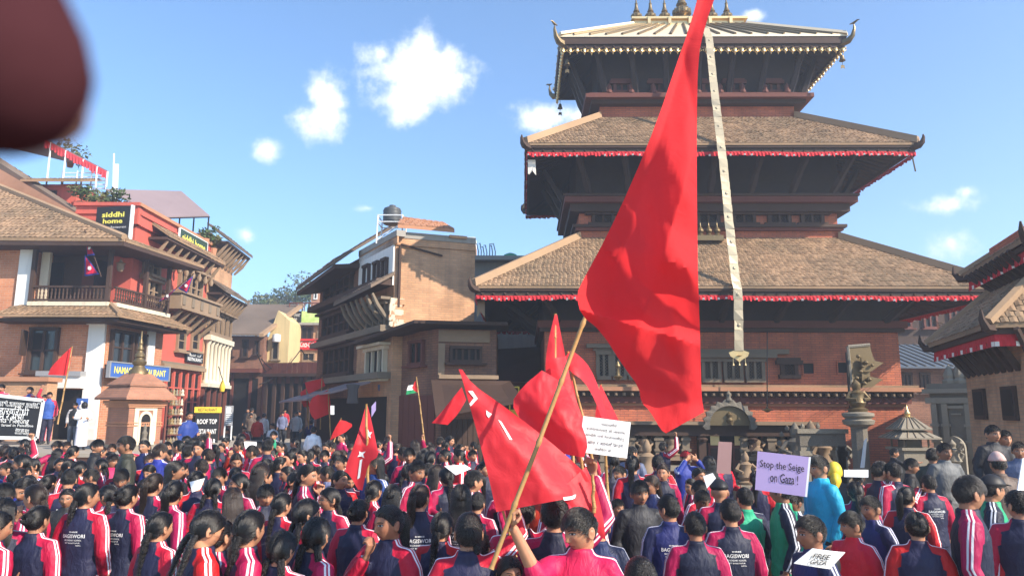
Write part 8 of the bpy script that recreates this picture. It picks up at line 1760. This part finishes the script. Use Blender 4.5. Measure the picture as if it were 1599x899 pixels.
F_ = [
 (12, 722, 1.46, -40, 'rest', 'boy_c', T, 'boy with short hair looking left, at the left edge behind the braided girls', {}),
 (43, 716, 1.46, -70, 'rest', 'boy_c', T, 'student with cropped hair facing left, third row at far left', {}),
 (47, 742, 1.5, -80, 'turn_left', 'bun', T, 'student in profile facing left with striped crimson sleeve near the left edge', {}),
 (76, 741, 1.5, 165, 'rest', 'ponytail', T, 'girl seen from behind with both crimson sleeves showing between two left-edge profiles', {}),
 (108, 718, 1.5, 95, 'turn_right', 'braid', T, 'girl in profile facing right with a long plait at the left', {}),
 (6, 778, 1.54, 200, 'rest', 'loose', T, 'girl with long loose hair cut by the left border', {}),
 (-4, 800, 1.5, 150, 'hold', 'braid', T, 'student at the bottom left corner, only a striped crimson sleeve in view', {}),
 (137, 755, 1.56, 172, 'turn_left', 'braid', T, 'tall girl from behind with school lettering on a navy back, leftmost large back', dict(prt=True)),
 (172, 757, 1.5, 250, 'rest', 'braids', T, 'girl facing left just right of the largest lettered back', {}),
 (200, 757, 1.54, 160, 'rest', 'bun', T, 'student from behind with slanted lettering on the back, second large back from the left', dict(prt=True)),
 (230, 748, 1.5, -85, 'turn_left', 'boy_c', T, 'short haired student in profile facing left with a scrap of paper', {}),
 (190, 721, 1.48, 10, 'turn_left', 'braids', T, 'girl wearing a dark mask and facing the camera, left of the shrine steps', dict(extra=('face_mask',))),
 (145, 732, 1.48, -70, 'rest', 'boy_a', T, 'boy looking left behind the second lettered back', {}),
 (160, 716, 1.5, -50, 'turn_left', 'braids', T, 'girl looking left in front of the shrine base', {}),
 (174, 705, 1.5, -60, 'rest', 'ponytail', T, 'girl facing left close below the bearded man', {}),
 (90, 700, 1.5, 180, 'rest', 'loose', T, 'dark haired student from behind under the platform edge', {}),
 (111, 702, 1.5, 170, 'rest', 'bun', T, 'second dark head from behind under the platform edge', {}),
 (50, 704, 1.42, -30, 'rest', 'boy_c', 'pale', 'boy in a pale shirt under the left end of the banner', {}),
 (271, 751, 1.56, 140, 'turn_right', 'ponytail', T, 'girl with a pale scrunchie ponytail and navy lettered back facing right', dict(prt=True)),
 (235, 725, 1.48, -20, 'look_down', 'braids', T, 'girl bowing her head beside the white paper', {}),
 (268, 702, 1.5, -60, 'rest', 'bun', 'dark', 'older girl in a dark top facing left below the red cushion', {}),
 (375, 739, 1.54, -30, 'turn_left', 'braids', T, 'girl in a dark mask looking left in the left centre', dict(extra=('face_mask',))),
 (333, 747, 1.52, 180, 'rest', 'braids', T, 'girl from behind with two thick plaits right of the white paper', {}),
 (323, 797, 1.58, 120, 'look_down', 'braids', T, 'large girl with plaits near the bottom edge leaning right', {}),
 (343, 812, 1.5, 115, 'turn_right', 'bun', T, 'girl with her ear and cheek showing at the bottom edge left of the big profile', {}),
 (389, 797, 1.58, 118, 'turn_right', 'braid', T, 'large girl in profile facing right with a plait down her back at bottom left centre', {}),
 (285, 722, 1.5, 180, 'rest', 'bun', T, 'student from behind with hair in a bun left of centre', {}),
 (478, 779, 1.56, 125, 'rest', 'braids', T, 'girl with two plaits facing right, crimson sleeve towards the camera, centre left', {}),
 (493, 808, 1.54, 130, 'turn_right', 'braids', T, 'girl from behind at bottom edge with a navy collar and plait', {}),
 (516, 761, 1.52, -25, 'turn_left', 'braids', T, 'girl with glasses looking left in the centre', dict(extra=('glasses',))),
 (450, 728, 1.5, -60, 'rest', 'ponytail', T, 'smiling girl facing left in the sunlit centre', {}),
 (513, 728, 1.5, -55, 'turn_left', 'boy_a', 'greyblue', 'boy in a grey blue shirt facing left in the centre', {}),
 (508, 703, 1.52, 0, 'rest', 'boy_b', T, 'boy facing the camera among dark heads in the centre', {}),
 (546, 737, 1.48, 20, 'look_down', 'loose', T, 'student with the head bowed next to the peaked flag', {}),
 (583, 750, 1.52, 120, 'turn_right', 'braid', T, 'girl with a plait facing right just below the peaked flag', {}),
 (613, 757, 1.52, 170, 'rest', 'loose', T, 'dark haired girl from behind below the peaked flag', {}),
 (609, 789, 1.58, -30, 'chin', 'ponytail', T, 'girl with a hand at her chin looking left at bottom centre', dict(skin='deep')),
 (656, 757, 1.58, 190, 'turn_left', 'ponytail', T, 'girl from behind with a long brown ponytail over a lettered back', dict(prt=True, brown=True)),
 (719, 757, 1.56, 150, 'turn_right', 'loose', T, 'girl from behind with loose hair left of the crumpled flag, lettered back', dict(prt=True)),
 (413, 733, 1.5, 95, 'turn_right', 'bun', T, 'girl in profile facing right between the masked girl and the smiling girl', {}),
 (696, 704, 1.5, 0, 'rest', 'braids', T, 'girl facing the camera near the white paper held flat', {}),
 (659, 704, 1.52, 170, 'rest', 'loose', T, 'girl with long hair from behind, one bright striped sleeve, right of the peaked flag', {}),
 (589, 727, 1.5, 160, 'turn_right', 'braid', T, 'girl from behind with bare neck close right of the peaked flag', {}),
 (636, 726, 1.5, 175, 'rest', 'braids', T, 'dark haired student from behind a row behind the brown ponytail', {}),
 (560, 780, 1.5, 165, 'rest', 'bun', T, 'student in shade between the glasses girl and the girl touching her chin', {}),
 (440, 770, 1.5, 150, 'rest', 'braid', T, 'student in shade behind the girl with two plaits', {}),
 (700, 735, 1.45, -150, 'reach', 'braid', T, 'girl stretching a crimson sleeve towards the flat white paper', {}),
 (745, 770, 1.46, 160, 'rest', 'boy_a', T, 'student in shade under the left edge of the crumpled flag', {}),
 (560, 700, 1.5, 180, 'rest', 'loose', T, 'dark head from behind left of the peaked flag', {}),
 (1044, 775, 1.52, 182, 'turn_right', 'boy_a', 'navy', 'boy from behind in a navy blue shirt with school lettering at bottom centre right', dict(prt=True)),
 (998, 751, 1.56, 10, 'rest', 'boy_b', 'dark', 'boy facing the camera with a dark jacket, right of the flag bearers', {}),
 (963, 779, 1.38, 25, 'rest', 'boy_c', 'navy', 'small laughing boy right of the lettered flag bearer', {}),
 (1027, 711, 1.58, 175, 'rest', 'boy_a', T, 'boy from behind with lettering below the big flag tip', dict(prt=True)),
 (986, 697, 1.6, 150, 'turn_left', 'boy_c', 'greyblue', 'young man in a grey blue shirt beside the white placard', {}),
 (1140, 781, 1.52, 180, 'rest', 'boy_b', T, 'boy from behind with white striped crimson shoulders at bottom right centre', dict(prt=True)),
 (1123, 750, 1.55, 178, 'rest', None, T, 'student in a round black cap from behind above the striped shoulders', dict(cap='cap')),
 (1163, 762, 1.5, 190, 'rest', 'boy_c', 'green', 'boy from behind with a bit of green shirt right of the black cap', {}),
 (1220, 748, 1.58, -95, 'turn_left', 'boy_a', 'green', 'tall boy in profile facing left in a green shirt with navy striped sleeve', {}),
 (1267, 806, 1.54, -80, 'rest', 'boy_c', 'navy', 'boy in profile facing left beside the white lettered paper', dict(skin='deep')),
 (1279, 712, 1.68, -75, 'rest', 'boy_a', 'cyan', 'young man in a bright cyan jacket facing left', dict(legs='dark')),
 (1302, 722, 1.58, 160, 'rest', 'boy_c', 'dark', 'person in a yellow headscarf behind the cyan jacket', dict(cap='headscarf', legs='dark')),
 (1070, 704, 1.56, 20, 'shade', 'boy_a', 'blue', 'boy in a red cap shading his eyes with raised hands', dict(cap='red_cap')),
 (1035, 690, 1.56, 120, 'raise_', 'boy_b', T, 'boy raising a hand below the tip of the big flag', {}),
 (1000, 874, 1.5, 180, 'rest', 'boy_b', T, 'boy whose dark hair just enters the bottom edge', {}),
 (1095, 765, 1.46, 10, 'look_down', 'boy_c', 'red', 'boy in deep shade between the navy shirt and the black cap', dict(skin='deep')),
 (1130, 712, 1.5, 40, 'hold', 'boy_a', T, 'student with striped sleeve holding the brownish pink card', {}),
 (1107, 712, 1.55, 200, 'rest', 'loose', T, 'student with dark hair left of the brownish pink card', {}),
 (1508, 744, 1.68, 62, 'turn_right', 'boy_a', T, 'tall boy in profile facing right with wide crimson sleeves, right foreground', {}),
 (1545, 743, 1.62, 60, 'turn_right', 'boy_c', 'green', 'boy in a black cap and glasses behind the tall profile boy', dict(cap='cap', extra=('glasses',))),
 (1588, 767, 1.58, 150, 'turn_right', 'boy_c', T, 'dark haired student cut by the right edge with crimson striped sleeve', {}),
 (1450, 742, 1.5, 182, 'rest', 'boy_c', T, 'boy from behind with lettering between the hooded student and the tall profile boy', dict(prt=True)),
 (1372, 721, 1.6, 110, 'reach', 'boy_a', T, 'student facing right with an arm stretched out, crimson jacket and navy trousers', dict(prt=True)),
 (1395, 722, 1.6, 200, 'rest', 'boy_c', T, 'student from behind with bunched striped hood, legs in view', dict(prt=True)),
 (1473, 692, 1.70, 5, 'rest', 'boy_c', 'grey', 'man in a grey jacket facing the camera at right', dict(legs='grey')),
 (1557, 709, 1.66, 175, 'rest', 'boy_c', 'brown', 'man in a pale patterned cap and brown jacket from behind', dict(cap='topi', legs='dark')),
 (1600, 790, 1.5, 170, 'rest', 'boy_b', T, 'student with dark hair in the bottom right corner', {}),
 (1420, 716, 1.55, 60, 'rest', 'boy_a', 'dark', 'dark clothed youth right of the hooded student', dict(legs='dark')),
 (1530, 712, 1.6, 190, 'hold', 'boy_c', 'dark', 'man in black holding up a phone near the right edge', dict(legs='dark')),
 (1340, 735, 1.45, 150, 'rest', 'braid', T, 'student half hidden behind the cyan jacket with lettered back', dict(prt=True)),
 (1240, 770, 1.42, -60, 'rest', 'boy_b', 'green', 'boy in shade under the lilac placard', dict(skin='deep')),
 (1335, 752, 1.5, 170, 'rest', 'braid', T, 'girl with one plait from behind, right of the cyan jacket', {}),
 (1415, 760, 1.5, 150, 'turn_left', 'ponytail', T, 'girl with a ponytail between the lettered boy and the hooded student', {}),
 (1360, 775, 1.5, -70, 'rest', 'boy_c', 'navy', 'boy in plain navy facing left before the hooded student', {}),
 (1180, 735, 1.5, 160, 'rest', 'ponytail', T, 'girl from behind just under the left corner of the lilac placard', {}),
 (1090, 730, 1.5, 30, 'rest', 'braids', T, 'girl facing right behind the crumpled note', {}),
 (1575, 735, 1.5, 190, 'rest', 'boy_a', T, 'student from behind under the pale patterned cap', {}),
 (1430, 800, 1.5, 160, 'rest', 'bun', T, 'girl with hair bun low between the lettered boy and the tall profile boy', {}),
 (1330, 800, 1.46, -60, 'turn_left', 'boy_b', 'hood', 'boy in crimson facing left at the right of the white lettered paper', {}),
 (1085, 800, 1.5, 175, 'rest', 'boy_c', T, 'student from behind between the navy shirt and the striped shoulders', {}),
 (900, 850, 1.46, 170, 'rest', 'boy_a', T, 'student from behind right of the pole bearer at the bottom', {}),
 (935, 800, 1.5, 175, 'rest', 'boy_a', 'navy', 'boy in navy from behind under the red flag flap', {}),
 (690, 800, 1.5, 160, 'rest', 'braid', T, 'girl with a plait from behind at bottom centre', {}),
 (745, 830, 1.5, 170, 'rest', 'bun', T, 'girl with hair bun at bottom centre left of the raised arm', {}),
 (440, 830, 1.5, 160, 'rest', 'braids', T, 'girl with two plaits at the bottom edge right of the big profile', {}),
 (250, 800, 1.5, 150, 'rest', 'braid', T, 'girl with one plait between the scrunchie girl and bottom left plaits', {}),
 (60, 790, 1.5, 170, 'rest', 'bun', T, 'girl with hair bun left of the largest lettered back', {}),
 (200, 681, 1.74, -60, 'rest', 'boy_c', 'olive', 'bearded man in an olive jacket standing before the shrine', dict(legs='dark')),
 (428, 673, 1.62, 0, 'rest', 'boy_a', 'green', 'man in a green shirt standing at the edge of the street', dict(legs='dark')),
 (490, 666, 1.64, 175, 'rest', 'boy_a', 'white', 'man in a white shirt from behind at the street mouth', dict(legs='dark')),
 (512, 660, 1.64, 10, 'rest', 'boy_c', 'dark', 'man in dark clothes next to the white shirt', dict(legs='dark')),
 (592, 655, 1.66, 0, 'rest', 'boy_c', 'pale', 'man in a pale shirt before the timber shop', dict(legs='dark')),
 (355, 668, 1.55, 20, 'rest', 'boy_a', 'dark', 'person facing the camera by the framed notice board', {}),
 (382, 666, 1.55, -10, 'rest', 'boy_c', 'red', 'person with sunlit face at the left side of the street', {}),
]
for (px, py, h, face, pose, hair, outfit, label, kw) in F_:
    who(px, py, h, face, pose, hair, outfit, label, group=STUD if outfit == T else None, **kw)
def to_hand(o, key):
    A = ARCH[key]['R']; w = Vector(A[2]) + Vector(A[3]).normalized() * .06; return w
hero_h = 1.50; s_ = hero_h / 1.6; hw_ = to_hand(None, 'pole') * s_
HF = -8
def pole_at(py): t = (890 - py) / 920; return P(766 + (1112 - 766) * t, py, 3.62 + .36 * t)
tgt = pole_at(806)
rot = Matrix.Rotation(R(HF), 3, 'Z') @ hw_
person(tgt.x - rot.x + .01, tgt.y - rot.y + .02, tgt.z - rot.z, hero_h, HF, 'pole', 'boy_a', 'hood', 'boy in red gripping the long bamboo pole with a raised bare arm')
placed.append((tgt.x - rot.x, tgt.y - rot.y))
for (px, py, Y, h, face, label, prt) in ((925, 702, 4.45, 1.52, 168, 'boy from behind with lettered back raising the white placard, head hidden by flags', True), (868, 760, 4.7, 1.5, 175, 'flag bearer hidden by the crumpled flag', False), (790, 822, 4.25, 1.45, 178, 'flag bearer close behind the raised bare arm', False)):
    A = ARCH['raise_']; w = to_hand(None, 'raise_') * (h / 1.6); g = P(px, py, Y); q = Matrix.Rotation(R(face), 3, 'Z') @ w
    person(g.x - q.x, g.y - q.y, 0, h, face, 'raise_', 'boy_a', T, label, STUD, prt=prt); placed.append((g.x - q.x, g.y - q.y))
who(1292, 862, 1.34, 150, 'rest', None, 'dark', 'person in a black hood with a white sheet on the shoulder, bottom right', cap='hood', legs='dark')
who(795, 868, 1.42, 20, 'rest', 'braids', T, 'girl whose forehead just shows left of the pole bearer', group=STUD)
pz = 1.05
for (px, fy, py, Y, face, pose, hair, outfit, label, legs) in ((78, 0, 612, 20.3, 30, 'raise_', 'boy_a', 'ltblue', 'student in a blue tracksuit holding the small red flag on the platform', 'navy'), (48, 0, 604, 20.9, -10, 'rest', 'boy_c', 'ltblue', 'student peeping over the middle of the black banner', 'navy'), (4, 0, 600, 20.9, 10, 'rest', 'boy_a', 'hood', 'student behind the left part of the black banner', 'navy'), (71, 0, 616, 20.7, 0, 'rest', 'boy_a', 'ltblue', 'student half hidden at the right end of the banner', 'navy'),
    (118, 0, 632, 18.6, 15, 'hold', 'boy_a', 'vest', 'young man in a black vest over pale sleeves standing on the platform', 'grey'), (129, 0, 662, 17.6, 40, 'look_down', None, 'white', 'person draped in white bending down on the platform', 'skirt'), (-20, 0, 602, 20.9, 0, 'rest', 'boy_c', 'ltblue', 'student at the hidden left end of the banner', 'navy')):
    p = P(px, py, Y); hh = min(max(p.z - pz, 1.1), 1.65); person(p.x, p.y, pz, hh, face, pose, hair, outfit, label, legs=legs, cap='hood' if hair is None else None); placed.append((p.x, p.y))
for (px, py, Y, z, h, face, pose, outfit, label) in ((1395, 700, 14.5, .0, 1.5, 80, 'reach', 'dark', 'man in black leaning with an outstretched arm by the miniature temple'), (1548, 664, 8.6, .4, 1.5, 5, 'rest', 'dark', 'left of two people in dark clothes on the steps at right'), (1567, 672, 8.7, .4, 1.42, -5, 'rest', 'dark', 'right of two people in dark clothes on the steps at right'), (1590, 690, 8.3, .3, 1.5, -30, 'rest', 'greyblue', 'person in grey blue at the right border by the temple steps'), (1455, 700, 10, 0, 1.6, 150, 'rest', 'olive', 'person in a camouflage-like olive jacket left of the grey jacket man')):
    p = P(px, py, Y); person(p.x, p.y, z, max(1.2, p.z - z), face, pose, 'boy_c', outfit, label, legs='dark'); placed.append((p.x, p.y))
p = P(296, 642, 21); person(p.x, p.y, 0.0, max(1.4, p.z), 60, 'hold', 'ponytail', 'blue', 'shop woman in blue by the red shelves', legs='grey')
rs = random.Random(5)
far = ['dark', 'white', 'pale', 'navy', 'brown', 'greyblue', 'red', 'dark']
farlab = {'dark': 'in black', 'white': 'in a white shirt', 'pale': 'in a pale top', 'navy': 'in navy', 'brown': 'in brown', 'greyblue': 'in grey blue', 'red': 'in dark red'}
for k in range(16):
    y = rs.uniform(25, 39); c = -10.9 - (y - 24) * .12; x = c + rs.uniform(-.2, 4.6) if y < 33 else c + rs.uniform(-2.6, 4.0); ot = far[k % 8]; fc = rs.choice((0, 10, -20, 170, 180))
    person(x, y, street_z(y), rs.uniform(1.5, 1.68), fc, rs.choice(('rest', 'turn_left', 'turn_right')), rs.choice(('boy_a', 'boy_c', 'ponytail')), ot, 'pedestrian %s %s, shaded street %s' % (farlab[ot], 'walking away' if abs(fc) > 90 else 'coming nearer', 'far end' if y > 34 else 'half way up' if y > 29 else 'near the mouth'), 'pedestrians in the street', legs='dark')
def ok(x, y, d): return all((x - a) ** 2 + (y - b) ** 2 > d * d for a, b in placed)
hairs = ['ponytail', 'braids', 'braid', 'bun', 'loose', 'braids', 'boy_a', 'boy_c', 'ponytail', 'boy_b']
hl = {'ponytail': 'girl with a ponytail', 'braids': 'girl with two plaits', 'braid': 'girl with one plait', 'bun': 'girl with hair bun', 'loose': 'girl with loose hair', 'boy_a': 'boy with thick hair', 'boy_c': 'boy with cropped hair', 'boy_b': 'boy with tousled hair'}
def region(px, y):
    row = 'far back' if y > 15 else 'in back rows' if y > 11 else 'in middle rows' if y > 7.5 else 'in front rows'
    if px < 130: w = 'below platform edge'
    elif px < 270: w = 'below the brick shrine'
    elif px < 420: w = 'before menu board'
    elif px < 530: w = 'at street mouth'
    elif px < 640: w = 'around peaked flag'
    elif px < 760: w = 'left of crumpled flag'
    elif px < 960: w = 'behind flag cluster'
    elif px < 1120: w = 'below the big flag tip'
    else: w = 'by temple wall'
    return row, w
tot = 0
for k in range(9000):
    if tot >= 176: break
    y = 5.6 + (15.5 - 5.6) * rs.random() ** .8; px = rs.uniform(-20, 1120); x = (px - 800) / 1150 * y
    if px > 930 and y > 10: continue
    if px > 1090 and rs.random() < .6: continue
    if px < 300 and y > 14: continue
    if px < 440 and y > 15.5 and rs.random() < .5: continue
    if not ok(x, y, .36 if y < 10 else .40): continue
    h = rs.gauss(1.42, .065); face = rs.choice((180, 165, 195, 150, -150, 120, -60, -80, -90, -30, 0, 20, -45, 40, 90, 70)) + rs.uniform(-12, 12); hr = rs.choice(hairs); pose = rs.choice(('rest', 'rest', 'turn_left', 'turn_right', 'look_down', 'hold', 'chin'))
    qq = rs.random(); pose = 'shade' if qq < .05 else 'raise_' if qq < .08 and y > 8 else 'reach' if qq < .13 else pose
    row, w = region(px, y); a = (face + 360) % 360; fd_ = 'seen from behind' if 120 < a < 240 else 'facing right' if 50 <= a <= 120 else 'facing left' if 240 <= a <= 310 else 'facing camera'
    ot = T if rs.random() < .80 else rs.choice(('navy', 'hood', 'hood', 'blue', 'red', 'dark')); col = '' if ot == T else {'navy': ' in navy', 'hood': ' in crimson', 'blue': ' in blue', 'red': ' in red', 'dark': ' in black'}[ot]
    person(x, y, 0, h, face, pose, hr, ot, '%s%s %s %s %s' % (hl[hr], col, fd_, row, w), STUD, prt=(y < 7.5 and ot == T), wide=rs.uniform(.92, 1.08), brown=rs.random() < .2)
    placed.append((x, y)); tot += 1
print('crowd', tot, 'people', len([o for o in COL.objects if o.name.startswith('person')]))
hz = MB(); hz.box(-180, 180, -60, 400, -1, 32); ho = hz.build('haze', M['paper'], kind='stuff'); hm = bpy.data.materials.new('haze'); hm.use_nodes = True; nt = hm.node_tree; nt.nodes.clear()
vo = nt.nodes.new('ShaderNodeVolumePrincipled'); vo.inputs['Color'].default_value = (.86, .90, 1, 1); vo.inputs['Density'].default_value = .0035; vo.inputs['Anisotropy'].default_value = .3; no_ = nt.nodes.new('ShaderNodeOutputMaterial'); nt.links.new(vo.outputs[0], no_.inputs['Volume'])
ho.data.materials.clear(); ho.data.materials.append(hm)
